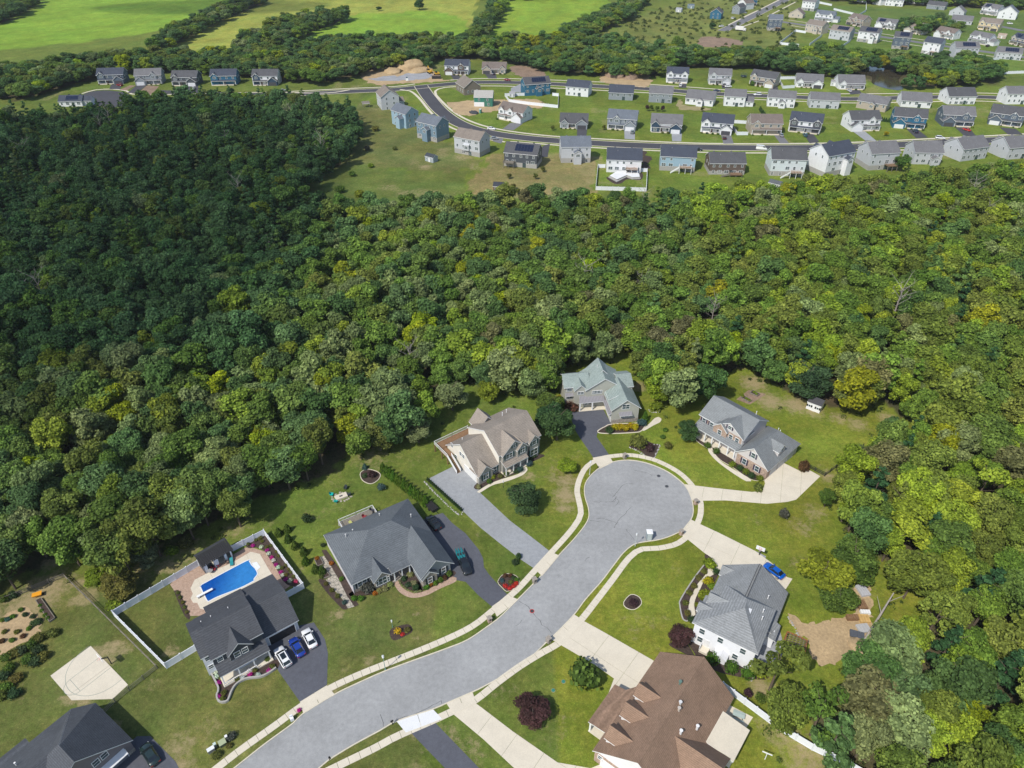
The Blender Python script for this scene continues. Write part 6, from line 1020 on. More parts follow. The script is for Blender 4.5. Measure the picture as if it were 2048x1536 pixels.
def far_house(label,x,y,ang,w_,d,ev,sid,roof,kind,ft,seed):
    r_=random.Random(seed); root=thing('house',label,'house',(x,y,0),R(ang),'houses of the far estate')
    sc_=COL[sid] if sid not in('navyfront','charfront') else COL['white']; fc=COL[sid] if sid in('navyfront','charfront') else sc_; rc=COL[roof]
    if ft and 'brown gables' in label: fc=COL['brown']
    W=MB(); Rf=MB(); G=MB(); FWs=[]; one=kind=='F1' or ev<4.3
    rise=min(4.2,d*.31); zr=ev+rise
    if kind=='G': body_roof(W,Rf,0,w_,0,d,ev,ev+w_*.33,'y')
    else: body_roof(W,Rf,0,w_,0,d,ev,zr,'x')
    doors=[]
    if kind in('F','F1'):
        gl='garL' in ft; gw=6.2 if w_>15 else 5.4
        if 'gar' in ft:
            g0,g1=(0.1,gw) if gl else (w_-gw,w_-.1); FW=MB(); FWs.append(FW); body_roof(FW,Rf,g0,g1,-2.2,3,2.9,2.9+gw*.36,'y')
            q=MB(); q.box(-gw*.38,gw*.38,-.05,.02,0,2.15); 
            for k in range(1,4): q.box(-gw*.38,gw*.38,-.065,-.05,k*.54-.02,k*.54+.01)
            dc=(.07,.07,.08) if r_.random()<.35 else (.7,.71,.73); inst('garage_door',q.mesh('garage_door',['plain']),root,((g0+g1)/2,-2.22,0),0,dc)
            fr0,fr1=(g1+.2,w_-.4) if gl else (.4,g0-.2)
        else: fr0,fr1=.4,w_-.4
        # porch roof, posts
        pb=MB(); pb.slab([(fr0,-1.9,2.75),(fr1,-1.9,2.75),(fr1,.1,3.2),(fr0,.1,3.2)],.15); pb.build('porch_roof',['shingle','trim'],root,col=rc)
        for px in (fr0+.2,(fr0+fr1)/2,fr1-.2): q=MB(); q.box(px-.13,px+.13,-1.8,-1.55,0,2.65); q.build('porch_post',['trim'],root)
        q=MB(); q.box(fr0,fr1,-1.9,0,0,.3); q.build('porch_floor',['concrete'],root)
        q=MB(); q.box(-.5,.5,-.06,.02,.3,2.4); q.build('door',['plain'],root,((fr0+fr1)/2+.6,0,0),0,(.1,.04,.03) if r_.random()<.5 else (.03,.04,.06))
        for sx_ in np.linspace(fr0+.5,fr1-.5,4): SHRUBS.append((label,root,sx_,-2.7))
        # gables on the front
        if one: xs=[(fr0+ .0,fr0+4.2)] if not gl else [(fr1-4.2,fr1)]
        elif 'twin' in ft: xs=[(fr0,fr0+3.8),(fr1-3.8 if 'gar' in ft else w_-4.4,fr1 if 'gar' in ft else w_-.4)]
        else: xs=[(fr0+.2,fr0+4.4)] if r_.random()<.5 else [((fr0+fr1)/2-2,(fr0+fr1)/2+2.2)]
        for a,b in xs:
            FW=MB(); FWs.append(FW); body_roof(FW,Rf,a,b,-.6 if not one else -1.6,d*.42,ev-.1,ev+(b-a)*.42,'y',.3)
            window(root,(a+b)/2,(-.6 if not one else -1.6),ev-1.0 if not one else 1.5,1.7,1.3,0,'far')
            if not one: q=MB(); q.cyl((0,-.05,0),(0,.02,0),.32,n=8); q.build('gable_vent',['trim'],root,((a+b)/2,-.62,ev+(b-a)*.24))
        if not one:
            k=max(2,int(w_/3.4))
            for i in range(k):
                cx=w_*(i+.5)/k
                if all(not(a-.6<cx<b+.6) for a,b in xs): window(root,cx,-.01,ev-1.15,1.1,1.35,0,'far')
        for px in np.linspace(fr0+1,fr1-1,3 if fr1-fr0>6 else 2): window(root,px,-.01,1.6,1.1,1.4,0,'far')
        if 'wingR' in ft: body_roof(W,Rf,w_,w_+4.5,1,d-1,2.8,4.6,'x'); q=MB(); q.box(0,3.6,-.05,.02,0,2.15); q.build('garage_door',['plain'],root,(w_+.5,1,0),0,(.7,.7,.72))
        for i in range(2): window(root,w_+.01,d*(.3+.35*i),ev-1.2,.8,1.2,90,'far')
        for i in range(2): window(root,-.01,d*(.3+.35*i),ev-1.2,.8,1.2,-90,'far')
    elif kind=='G':
        n=3 if ev>7 else (2 if ev>4.4 else 1)
        for s_ in range(n):
            for fx in(.3,.7): window(root,w_*fx,-.01,ev-1.1-2.7*s_,.9,1.3,0,'far')
            for fy in(.25,.5,.75): window(root,-.01,d*fy,ev-1.1-2.7*s_,.9,1.3,-90,'far')
        if 'bumpL' in ft: body_roof(W,Rf,-3,0,2,5.5,ev-2.2,ev-1.0,'x')
        if ev>6 : body_roof(W,Rf,w_,w_+4,d*.35,d*.9,2.8,4.4,'x')
    else:
        n=3 if ev>7.1 else (2 if ev>4.3 else 1); low=ev-2.7*(n)
        k=max(3,int(w_/3.1))
        for s_ in range(n):
            zc=ev-1.25-2.75*s_
            for i in range(k):
                if r_.random()<.16: continue
                wd=r_.choice([.9,1.0,1.7]) if s_<n-1 or n==1 else r_.choice([1.0,1.8]); window(root,w_*(i+.5)/k+r_.uniform(-.3,.3),-.01,max(1.0,zc),wd,1.0 if (s_==0 and n>1) else 1.35,0,'far')
        q=MB(); q.box(-.85,.85,-.05,.02,.05,2.15,0); dr=q.build('patio_door',['glass'],root,(w_*.62,-.02,0)); 
        if 'found' in ft or n==3: q=MB(); q.box(-.04,w_+.04,-.04,d+.04,0,min(2.3,ev*.33)); q.build('foundation_wall',['foundation'],root)
        for i in range(2): window(root,w_+.01,d*(.3+.35*i),ev-1.3,.8,1.2,90,'far'); window(root,-.01,d*(.3+.35*i),ev-1.3,.8,1.2,-90,'far')
        if 'bump' in ft: bx=w_*(.42 if seed%2 else .6); h0=ev-2.3 if ev>5 else ev-.4; body_roof(W,Rf,bx,bx+3.6,-2.6,.5,h0,h0+1.1,'y',.3); window(root,bx+1.8,-2.61,h0-1.1,1.7,1.2,0,'far')
        if 'bay' in ft: q=MB(); q.box(w_*.4,w_*.4+3,-.8,0,2.4,5.2); q.slab([(w_*.4-.2,-1,5.2),(w_*.4+3.2,-1,5.2),(w_*.4+3.2,0,5.8),(w_*.4-.2,0,5.8)],.15,1,2); q.build('bay',['siding','shingle','trim'],root,col=sc_); window(root,w_*.4+1.5,-.82,3.9,1.8,1.3,0,'far')
        if 'wingR' in ft: body_roof(W,Rf,w_,w_+5,1.5,d-1,2.8,4.8,'x'); window(root,w_+2.5,1.49,1.6,.9,1.1,0,'far')
        if 'deck' in ft:
            hz=2.7 if n>=2 and ev>6 else 1.0; dx0,dx1=(w_*.02,w_*.34) if 'charcoal' in label else (w_*.55,w_*.9); dk=MB(); dk.box(dx0,dx1,-3.4,0,hz-.18,hz); deck=dk.build('deck',['grey_wood' if 'charcoal' in label else 'wood'],root)
            rl='trim' if 'white' in label or 'blue' in label else 'grey_wood'
            for a,b in(((dx0,-3.4),(dx1,-3.4)),((dx0,-3.4),(dx0,0)),((dx1,-3.4),(dx1,0))):
                q=MB(); q.obox(a,b,.07,hz+.85,hz+.95); q.obox(a,b,.05,hz+.1,hz+.18)
                for t in np.linspace(0,1,9): q.obox((a[0]+(b[0]-a[0])*t-.03,a[1]+(b[1]-a[1])*t),(a[0]+(b[0]-a[0])*t+.03,a[1]+(b[1]-a[1])*t),.05,hz,hz+.9)
                q.build('railing',[rl],deck)
            for px in(dx0+.1,(dx0+dx1)/2,dx1-.1): q=MB(); q.box(px-.1,px+.1,-3.35,-3.15,0,hz-.18); q.build('deck_post',[rl],deck)
            if 'stair' in ft:
                q=MB(); L_=4.0
                for i in range(10): q.box(dx0-L_*(i+1)/10,dx0-L_*i/10,-3.4,-2.3,hz-hz*(i+1)/10,hz-hz*(i+1)/10+.12)
                q.slab([(dx0-L_,-3.45,.75),(dx0,-3.45,hz+.9),(dx0,-3.38,hz+.9),(dx0-L_,-3.38,.75)],.75,0,0); q.build('stair',[rl],root)
        if 'solar' in ft:
            s_=(zr-ev)/(d/2); q=MB(); a0,a1=w_*.3,w_*.85; y0,y1=d*.1,d*.42
            nxp=6
            for i in range(nxp):
                for j in range(2):
                    xa=a0+(a1-a0)*i/nxp+.04; xb=a0+(a1-a0)*(i+1)/nxp-.04; ya=y0+(y1-y0)*j/2+.04; yb=y0+(y1-y0)*(j+1)/2-.04
                    p=MB(); p.slab([(xa,ya,ev+s_*ya+.3),(xb,ya,ev+s_*ya+.3),(xb,yb,ev+s_*yb+.3),(xa,yb,ev+s_*yb+.3)],.06,0,0); p.build('solar_panel',['solar'],root)
    if kind in('F','F1','G') and 'solar' in ft:
        s_=(zr-ev)/(d/2); p=MB(); p.slab([(w_*.1,d*.08,ev+s_*d*.08+.3),(w_*.42,d*.08,ev+s_*d*.08+.3),(w_*.42,d*.4,ev+s_*d*.4+.3),(w_*.1,d*.4,ev+s_*d*.4+.3)],.06,0,0); p.build('solar_panel',['solar'],root)
    # street side peaks that stick up behind the ridge line
    if kind=='B' and w_>12:
        for a in(.12,.62): body_roof(W,Rf,w_*a,w_*a+3.6,d*.6,d+.8,ev-.1,ev+1.9,'y',.25)
    W.build('wall',['siding'],root,col=sc_)
    for FW in FWs: FW.build('front_wall',['siding'],root,col=fc)
    ro=Rf.build('roof',['shingle','trim'],root,col=rc)
    q=MB(); q.cyl((w_*.3,d*.35,zr-rise*.3),(w_*.3,d*.35,zr-rise*.3+.75),.09,n=6); q.build('vent_pipe',['metal'],ro,col=(.3,.3,.32)); q=MB(); q.cyl((w_*.45,d*.62,zr-rise*.3),(w_*.45,d*.62,zr-rise*.3+.6),.07,n=6); q.build('vent_pipe',['metal'],ro,col=(.3,.3,.32))
    return root
for k,(lb,x,y,ang,w_,d,ev,sid,roof,kind,ft) in enumerate(HOUSES): far_house(lb,x,y,ang,min(w_,16.5),d,ev,sid,roof,kind,ft,k)
# ---- near houses, each in its own local metres: x along the front, y towards the back ----
def near(label,o,ang): return thing('house',label,'house',(o[0],o[1],0),R(ang))
def chimney_pipe(ro,x,y,z,h_=.7,r=.1,col=(.6,.6,.6)): q=MB(); q.cyl((x,y,z-.4),(x,y,z+h_),r,n=8); q.cyl((x,y,z+h_),(x,y,z+h_+.08),r*1.5,n=8); q.build('vent_pipe',['metal'],ro,col=col)
def posts(root,pts,h_,w_=.22,z0=.2):
    for x,y in pts: q=MB(); q.box(x-w_/2,x+w_/2,y-w_/2,y+w_/2,z0,h_); q.build('porch_post',['trim'],root)
def rail(root,pts,z0,h_=.95,mat='trim',name='railing',sp=.3):
    for a,b in zip(pts,pts[1:]):
        q=MB(); q.obox(a,b,.09,z0+h_-.08,z0+h_); q.obox(a,b,.06,z0+.08,z0+.15); L_=math.dist(a,b); n=max(2,int(L_/sp))
        for i in range(n+1):
            t=i/n; p=(a[0]+(b[0]-a[0])*t,a[1]+(b[1]-a[1])*t); s_=.05 if i not in(0,n) else .09; q.box(p[0]-s_/2,p[0]+s_/2,p[1]-s_/2,p[1]+s_/2,z0,z0+h_+(.1 if i in(0,n) else -.02))
        q.build(name,[mat],root)
def garage_door(root,x,y,w_,h_,face,col,name='garage_door'):
    o=inst(name,None,root,(x,y,0),R(face)); n=4
    for k in range(n): q=MB(); q.box(-w_/2,w_/2,-.06,.02,h_*k/n+.015,h_*(k+1)/n-.015); q.build('door_panel',['plain'],o,col=col)
    q=MB(); q.box(-w_/2-.12,-w_/2,-.08,.02,0,h_+.12); q.box(w_/2,w_/2+.12,-.08,.02,0,h_+.12); q.box(-w_/2,w_/2,-.08,.02,h_,h_+.12); q.build('door_frame',['trim'],o)
def hipface(rb,*p): rb.slab(list(p),.2)
# 1 slate-roofed ranch (hip)
r1=near('single-storey house with a big slate-grey hipped roof and brick front walk',(-32.09,90.23),32.5); W=MB(); Rb=MB(); e=3.2
W.box(.35,19.5,.4,15.1,0,3.1)
P_=dict(a=(-.05,0,e),b=(20.0,0,e),c=(20,15.6,e),d=(-.05,15.6,e),r=(7.6,7.9,7.5),s=(12.6,7.9,7.5))
hipface(Rb,P_['a'],P_['r'],P_['d']); hipface(Rb,P_['a'],P_['b'],P_['s'],P_['r']); hipface(Rb,P_['d'],P_['r'],P_['s'],P_['c']); hipface(Rb,P_['b'],P_['c'],P_['s'])
# garage wing to the front right: ridge along y
W.box(12.8,19.4,-5.4,.5,0,3.1)
Rb.slab([(12.3,-6.2,e),(16.0,-6.2,6.65),(15.9,5.0,6.65),(12.3,2.0,e)],.2); Rb.slab([(16.0,-6.2,6.65),(20.0,-6.2,e),(20.0,4.0,e),(15.9,5.0,6.65)],.2)
W.poly([(12.8,-5.42,3.0),(19.4,-5.42,3.0),(16.05,-5.42,6.2)]); W.poly([(12.8,-5.3,3.0),(16.05,-5.3,6.2),(19.4,-5.3,3.0)])
S_=MB(); body_roof(S_,Rb,12.75,15.9,-6.2,-5.0,2.95,4.35,'y',.3)
body_roof(S_,Rb,4.4,7.7,-1.3,2.8,3.0,4.75,'y',.4); S_.box(.3,19.5,.36,.4,0,1.0); S_.box(15.9,19.45,-5.44,-5.4,0,1.0)
W.build('wall',['siding'],r1,col=(.28,.31,.33)); S_.build('stone_wall',['stone'],r1); ro=Rb.build('roof',['shingle','trim'],r1,col=(.12,.135,.15))
q=MB(); q.box(.25,.36,.3,15.1,0,3.12); q.build('side_wall',['siding'],r1,col=(.62,.6,.64))
window(r1,2.3,.34,1.9,1.9,1.5,0,'near',(.02,.03,.04)); window(r1,6.05,-1.32,1.9,1.7,1.8,0); window(r1,4.85,-1.32,1.7,.4,1.3,0); window(r1,7.25,-1.32,1.7,.4,1.3,0)
window(r1,14.3,-6.22,1.7,.9,1.6,0,'near',(.02,.03,.04)); window(r1,17.8,-5.46,1.7,.9,1.6,0,'near',(.02,.03,.04))
q=MB(); q.slab([(8.0,-1.7,e-.02),(12.4,-1.7,e-.02),(12.4,.2,e+.0),(8.0,.2,e)],.15); q.build('porch_roof',['shingle','trim'],r1,col=(.12,.135,.15)); posts(r1,[(8.6,-1.4),(10.3,-1.4),(12.0,-1.4)],3.05)
q=MB(); q.box(8,12.6,-1.6,.4,0,.2); q.build('porch_floor',['stone'],r1); q=MB(); q.box(-.5,.5,-.05,.03,.2,2.3); q.build('door',['plain'],r1,(10.6,.38,0),0,(.03,.03,.04))
for a,b,z in((3.4,10.6,5.6),(5.2,11.2,5.4),(17.6,8.8,5.1),(12,12.9,4.8)): chimney_pipe(ro,a,b,z,.45)
q=MB(); q.box(4.4,12.8,15.2,19.3,.9,1.08); dk=q.build('deck',['grey_wood'],r1); 
for x,y in((4.5,19.2),(8.6,19.2),(12.7,19.2)): q=MB(); q.box(x-.1,x+.1,y-.1,y+.1,0,.9); q.build('deck_post',['trim'],dk)
rail(dk,[(4.5,15.6),(4.5,19.2),(8.6,19.2),(12.7,19.2),(12.7,15.6)],1.08)
r1o=r1
# 2 tan-roofed two-storey
r2=near('two-storey house with brown-tan shingles, cream garage wall and green shutters',(-8.27,121.8),37); W=MB(); Rb=MB(); Wc=MB()
body_roof(Wc,Rb,.3,6.8,.4,13.3,3.1,7.85,'x',.35,0,6.8)
body_roof(W,Rb,6.5,18.9,0,12.9,5.9,9.7,'x',.3,0,5.6)
# big front gable, bay gable, rear corner pavilion
body_roof(W,Rb,7.1,13.9,-.7,4.8,5.9,8.9,'y',.3); body_roof(W,Rb,11.2,14.2,-1.1,2,5.7,7.4,'y',.25); body_roof(W,Rb,15.3,18.1,-.6,2,5.7,7.3,'y',.3)
body_roof(W,Rb,8.4,13.4,11,14.8,5.7,8.4,'y',.35); body_roof(W,Rb,.35,4.3,-.35,3,2.9,5.0,'y',.35)
Wc.build('garage_wall',['siding'],r2,col=(.72,.68,.6)); W.build('wall',['siding'],r2,col=(.34,.33,.3)); ro=Rb.build('roof',['shingle','trim'],r2,col=(.27,.235,.2))
q=MB(); q.box(6.42,6.5,0,12.9,3.4,5.8); q.poly([(6.42,0,5.8),(6.42,5.6,9.6),(6.42,12.9,5.8)][::-1]); q.build('gable_panel',['siding'],r2,col=(.74,.7,.62))
q=MB(); q.box(14.3,18.92,-.04,0,0,5.7); q.box(18.9,18.94,0,8,0,5.7); q.box(4.35,6.9,.3,.36,0,3.0); q.build('stone_wall',['stone'],r2)
q=MB(); q.slab([(6.9,-2.1,2.95),(13.8,-2.1,2.95),(13.8,.1,3.95),(6.9,.1,3.95)],.18); q.build('porch_roof',['shingle','trim'],r2,col=(.27,.235,.2)); posts(r2,[(7.2,-1.9),(9.4,-1.9),(11.5,-1.9),(13.6,-1.9)],2.8)
q=MB(); q.box(6.9,13.8,-2.0,0,0,.25); q.build('porch_floor',['concrete'],r2)
gs=(.02,.07,.07)
window(r2,2.3,-.37,1.75,1.5,1.8,0,'near',gs); window(r2,5.5,.28,1.7,.8,1.5,0,'near',gs); window(r2,9.0,-.72,4.9,1.9,1.4,0,'near',gs); window(r2,12.7,-1.12,5.0,1.4,1.5,0,'near',gs); window(r2,10.5,-.72,7.3,.7,.9,0,'near',gs); window(r2,16.7,-.62,5.0,1.3,1.3,0,'near',gs); window(r2,16.7,-.62,2.0,2.2,1.9,0,'near',gs)
for a,b in((6.0,4.6),(7.2,4.6),(9.4,2.0),(11.0,4.6)): window(r2,.28,a,b,.8,1.1,-90)
garage_door(r2,.27,3.2,4.6,2.2,-90,(.72,.72,.7)); q=MB(); q.box(-.5,.5,-.05,.02,.25,2.4); q.build('door',['plain'],r2,(8.3,-.02,0),0,(.2,.05,.03))
for a,b,z in((14.5,9.5,8.2),(16.5,10.5,7.6),(3.0,10.5,5.2)): chimney_pipe(ro,a,b,z,.7,.08,(.8,.8,.8))
q=MB(); q.box(-1.2,8.4,13.5,16.2,2.3,2.5); q.box(-1.9,-.0,10.0,13.4,2.3,2.5); dk=q.build('deck',['wood'],r2)
rail(dk,[(8.3,16.1),(3.5,16.1),(-1.8,16.1),(-1.8,13.2),(-1.8,10.1)],2.5); 
for x,y in((-1.7,16),(-1.7,12.8),(-1.7,10.2),(3.5,16),(8.2,16)): q=MB(); q.box(x-.12,x+.12,y-.12,y+.12,0,2.3); q.build('deck_post',['wood'],dk)
q=MB()
for i in range(11): q.box(-1.8,-.7,10.0-.36*(i+1),10.0-.36*i,2.3-.21*(i+1),2.3-.21*(i+1)+.1)
q.build('stair',['wood'],dk); q=MB(); 
for sx in(-1.85,-.7): q.slab([(sx,6.0,1.0),(sx+.07,6.0,1.0),(sx+.07,10.0,3.4),(sx,10.0,3.4)],.95,0,0)
q.build('stair_railing',['trim'],dk)
# 3 green-roofed
r3=near('grey-sided house with a pale green shingle roof and a gabled garage wing',(26.03,144.59),8); W=MB(); Rb=MB(); gc=(.25,.3,.285)
body_roof(W,Rb,.15,7.3,.0,9.5,4.8,7.55,'y',.45)
body_roof(W,Rb,-5.2,4.6,7.6,15.5,6.0,9.2,'y',.35); body_roof(W,Rb,-3.4,3.2,11,16.5,6.3,9.6,'y',.3)
body_roof(W,Rb,-10.6,-4.0,9.6,15.6,6.0,8.0,'x',.35); body_roof(W,Rb,3.8,7.5,7.6,14.4,6.0,7.6,'x',.3)
body_roof(W,Rb,-8.2,-5.0,7.9,11.5,5.9,7.4,'y',.25)
W.build('wall',['siding'],r3,col=(.4,.4,.35)); ro=Rb.build('roof',['shingle','trim'],r3,col=gc)
q=MB(); q.box(.1,7.35,-.06,0,0,1.3); q.box(-10.65,-7.9,9.5,9.58,0,1.4); q.build('stone_wall',['stone'],r3)
q=MB(); q.slab([(-7.3,6.0,2.9),(-.2,6.0,2.9),(-.2,8.0,3.9),(-6.9,8.0,3.9)],.15); q.slab([(-.75,.2,2.9),(.2,.2,3.2),(.2,6.4,3.2),(-.75,6.4,2.9)],.15); q.slab([(1.9,-1.0,3.0),(5.4,-1.0,3.0),(5.4,0,3.6),(1.9,0,3.6)],.12); q.slab([(-10.5,8.8,3.4),(-8.2,8.8,3.4),(-8.2,9.6,3.9),(-10.5,9.6,3.9)],.12); q.build('metal_awning',['metalroof','trim'],r3,col=(.25,.245,.265))
posts(r3,[(-7.0,6.2),(-3.6,6.2)],2.8,.3,0); q=MB(); q.box(-7.2,.1,6.0,7.6,0,.2); q.build('porch_floor',['concrete'],r3)
window(r3,3.65,-.02,5.3,1.9,1.4,0); window(r3,3.65,-.02,2.2,2.2,.8,0); window(r3,-2.2,7.57,5.0,2.6,.9,0); window(r3,-6.6,7.87,4.9,1.6,.8,0); window(r3,-9.3,9.57,4.9,1.3,.8,0); window(r3,-9.3,9.57,2.4,1.7,.8,0); window(r3,-10.62,12.6,5.6,.7,1.3,-90); window(r3,-4.5,7.57,1.6,1.8,1.2,0)
for yy in(2,5): garage_door(r3,.1,yy,2.6,2.2,-90,(.6,.6,.56))
Rd=MB(); Rd.slab([(-.1,3.2,5.4),(2.6,3.2,6.9),(2.6,7.2,6.9),(-.1,7.2,5.4)],.2); Rd.build('dormer_roof',['shingle','trim'],ro,col=gc)
chimney_pipe(ro,-1,13.5,9,.5)
# 4 stone-fronted grey roof
r4=near('stone-fronted two-storey house with grey roof, long porch and white gables',(60.74,123.11),-48); W=MB(); Rb=MB(); Sb=MB(); rc=(.2,.215,.222)
body_roof(W,Rb,-21.9,-9.1,2.9,13.2,5.8,8.9,'x',.35)
W.box(-9.1,-.4,.35,14.4,0,2.95); W.poly([(-9.1,.33,2.9),(-.4,.33,2.9),(-4.7,.33,6.95)])
Rb.slab([(0,-.1,3.15),(0,14.8,3.15),(-4.7,10.2,7.3),(-4.7,-.1,7.3)],.2); Rb.slab([(0,14.8,3.15),(-9.4,14.8,3.15),(-4.7,10.2,7.3)],.2); Rb.slab([(-9.4,-.1,3.15),(-4.7,-.1,7.3),(-4.7,10.2,7.3),(-9.4,14.8,3.15)],.2)
# low connecting roof behind
Rb.slab([(-22.0,.5,3.2),(-8.9,.5,3.2),(-8.9,3.1,4.3),(-22.0,3.1,4.3)],.18)
body_roof(W,Rb,-17.2,-9.2,2.55,7,5.8,8.4,'y',.35); body_roof(Sb,Rb,-17.2,-13.4,1.95,5,5.6,7.3,'y',.25,2.8)
body_roof(W,Rb,-4.2,-.9,5.3,8.3,5.3,6.7,'x',.2,3.4)
Sb.box(-21.9,-17.2,2.82,2.9,2.9,5.7); Sb.box(-13.4,-9.4,2.5,2.56,2.9,5.7); Sb.box(-8.6,-.35,.22,.3,0,3.0); Sb.box(-.35,-.28,.3,5,0,3.0)
W.build('wall',['siding'],r4,col=(.56,.53,.52)); Sb.build('stone_wall',['brickwall'],r4); ro=Rb.build('roof',['shingle','trim'],r4,col=rc)
q=MB(); q.box(-21,-9,.6,2.9,0,.25); q.build('porch_floor',['concrete'],r4)
for x in(-20.6,-18.3,-16.2,-14.0,-11.5,-9.6): posts(r4,[(x,.8)],3.05,.28)
q=MB(); q.box(-.55,.55,-.06,.02,.25,2.4); q.build('door',['plain'],r4,(-15.2,2.85,0),0,(.3,.04,.03))
pu=(.06,.045,.075)
for x,z,y in((-20.6,4.6,2.8),(-18.3,4.6,2.8),(-15.3,4.5,1.93),(-12.4,4.5,2.48),(-10.6,4.5,2.48),(-13.2,7.0,2.53)): window(r4,x,y,z,.95,1.35 if z<6 else .95,0,'near',pu if z>6 or x<-18 else None)
window(r4,-6.4,.2,1.8,1.0,1.6,0,'near',pu); window(r4,-2.9,.2,1.8,1.0,1.6,0,'near',pu); window(r4,-4.6,.27,4.9,1.0,1.4,0,'near',(.1,.1,.13))
for yy in(3.4,7.2,11): garage_door(r4,-.33,yy,2.7,2.2,90,(.6,.6,.62))
window(r4,-.88,6.8,5.3,.9,.9,90)
for a,b,z in((-12,12.4,6.8),(-6,13.8,4.2),(-5.2,13.2,4.4)): chimney_pipe(ro,a,b,z,.7,.08,(.8,.8,.8))
# 5 white house
r5=near('white vinyl two-storey house with a grey hipped and gabled roof',(33.44,79.76),-32.5); W=MB(); Rb=MB(); rc=(.235,.247,.255)
W.box(.5,11.9,.3,7.0,0,5.7); W.box(2.7,11.0,6.5,9.0,0,6.1)
A=(0,-.0,5.9);B=(12.4,-.05,5.9)
Rb.slab([A,B,(7.5,6.0,8.8)],.2); Rb.slab([A,(7.5,6.0,8.8),(7.2,8.3,8.7),(2.5,10.9,6.88),(2.5,7.2,6.88),(0,7.2,5.9)],.2); Rb.slab([B,(12.4,11.1,5.9),(7.2,8.3,8.7),(7.5,6.0,8.8)],.2)
Rb.slab([(2.5,10.9,6.88),(7.2,8.3,8.7),(12.4,11.1,5.9)],.2)
body_roof(W,Rb,.7,12.9,8,18.5,3.1,7.4,'y',.35)
Rb.slab([(.1,4.8,3.3),(3.1,4.8,5.0),(3.1,11,5.0),(.1,11,3.3)],.2)
Rb.slab([(12.7,6.6,3.2),(14.1,6.6,2.9),(14.1,10.6,2.9),(12.7,10.6,3.6)],.18); W.box(12.0,13.8,7.0,10.3,0,2.7)
body_roof(W,Rb,.3,4.2,15.8,18.3,3.3,4.5,'x',.2,2); body_roof(W,Rb,.9,5.2,5.6,8.0,6.3,7.5,'x',.2,5); body_roof(W,Rb,-.2,2.6,3.2,5.4,5.8,6.7,'x',.2,5)
W.build('wall',['siding'],r5,col=(.8,.81,.84)); ro=Rb.build('roof',['shingle','trim'],r5,col=rc)
for x,z in((2.1,4.4),(2.1,1.9),(5.6,4.4),(9.8,4.4),(8.8,1.9)): window(r5,x,.28,z,.95,1.35,0)
q=MB(); body_roof(q,q,5.4,7.6,-1.2,.3,1.5,2.3,'y',.2); q.build('bay',['siding','shingle'],r5,col=(.7,.71,.74))
q=MB(); q.box(-.5,.5,-.06,.02,.6,2.7); q.build('side_door',['plain'],r5,(3.4,.28,0),0,(.75,.75,.75)); q=MB(); q.box(2.6,4.2,-1.1,.3,0,.6); q.build('doorstep',['concrete'],r5); rail(r5,[(2.6,.2),(2.6,-1.05)],.6)
for a,b,z in((10.5,8.4,7.3),(10.8,6.8,7.2),(10.3,13.4,5.6)): chimney_pipe(ro,a,b,z,.5,.09,(.8,.8,.8))
window(r5,12.92,12.5,1.8,1.4,1.2,90); window(r5,12.92,16,1.8,.9,1.2,90)
q=MB(); q.box(6.55,6.62,8.8,18.6,7.42,7.72); q.box(7.0,7.07,8.8,18.6,7.42,7.72); q.build('ridge_vent',['coal'],ro)
garage_door(r5,4.0,18.52,4.6,2.2,180,(.75,.75,.76)); garage_door(r5,9.6,18.52,4.6,2.2,180,(.75,.75,.76))
# 6 brown roof
r6=near('large house with a warm brown shingle roof, four front dormers and a sunroom',(13.18,58.52),52); W=MB(); Rb=MB(); Br=MB(); rc=(.25,.165,.115)
body_roof(W,Rb,-.5,21.6,-14.6,-.9,3.2,8.8,'x',.35,0,-8.3)
Rb.slab([(14.1,-1.2,3.3),(2.9,-1.2,3.3),(2.9,2.7,2.9),(11.5,2.7,2.9),(11.7,.6,3.0)][::-1],.18)
for xx,w2,yf,z in((2.6,2.6,-.9,3.6),(7.6,3.0,-.9,3.6),(11.9,2.6,-.9,3.6)):
    body_roof(W,Rb,xx-w2/2,xx+w2/2,-7.2,yf-.8,5.5,6.9,'y',.3,3.2)
body_roof(W,Rb,3.5,11.5,-18.5,-10,3.2,6.8,'y',.35)
W.build('wall',['siding'],r6,col=(.74,.74,.76)); ro=Rb.build('roof',['shingle','trim'],r6,col=rc)
q=MB(); q.box(-.58,-.5,-14.6,-.9,0,3.0); q.box(2.9,11.6,-.9,-.84,0,3); q.build('brick_wall',['brickwall'],r6)
posts(r6,[(3.2,2.3),(6,2.3),(8.8,2.3),(11.2,2.3)],2.75,.3,.2); q=MB(); q.box(2.9,11.5,-.8,2.5,0,.2); q.build('porch_floor',['concrete'],r6)
for yy in(-3.6,-7.4,-11.2): garage_door(r6,-.6,yy,2.7,2.2,-90,(.7,.7,.72))
window(r6,-.54,-8.4,5.4,.9,1.2,-90); window(r6,-.6,-2.0,2.2,.8,1,-90)
for xx in(2.6,7.6,11.9): window(r6,xx,-.08-1.65,5.0,.9,1.0,180)
q=MB(); q.slab([(11.7,-19.4,2.9),(18.3,-19.4,2.9),(18.3,-14.4,3.5),(11.7,-14.4,3.5)],.2); q.build('sunroom_roof',['concrete','trim'],r6)

q=MB(); q.box(12,18,-19.1,-14.6,0,2.75); q.build('sunroom_wall',['siding'],r6,col=(.72,.7,.66)); window(r6,15,-19.12,1.5,4.6,1.5,0)
for a,b,z,c in((15.3,-7.2,8.5,(.12,.2,.17)),(12.0,-8.9,8.6,(.6,.6,.6)),(11.0,-9.2,8.5,(.5,.45,.4)),(8.6,-11.0,7.1,(.75,.75,.75)),(11.6,-12.6,5.9,(.75,.75,.75))): chimney_pipe(ro,a,b,z-.2,.7,.2,c)
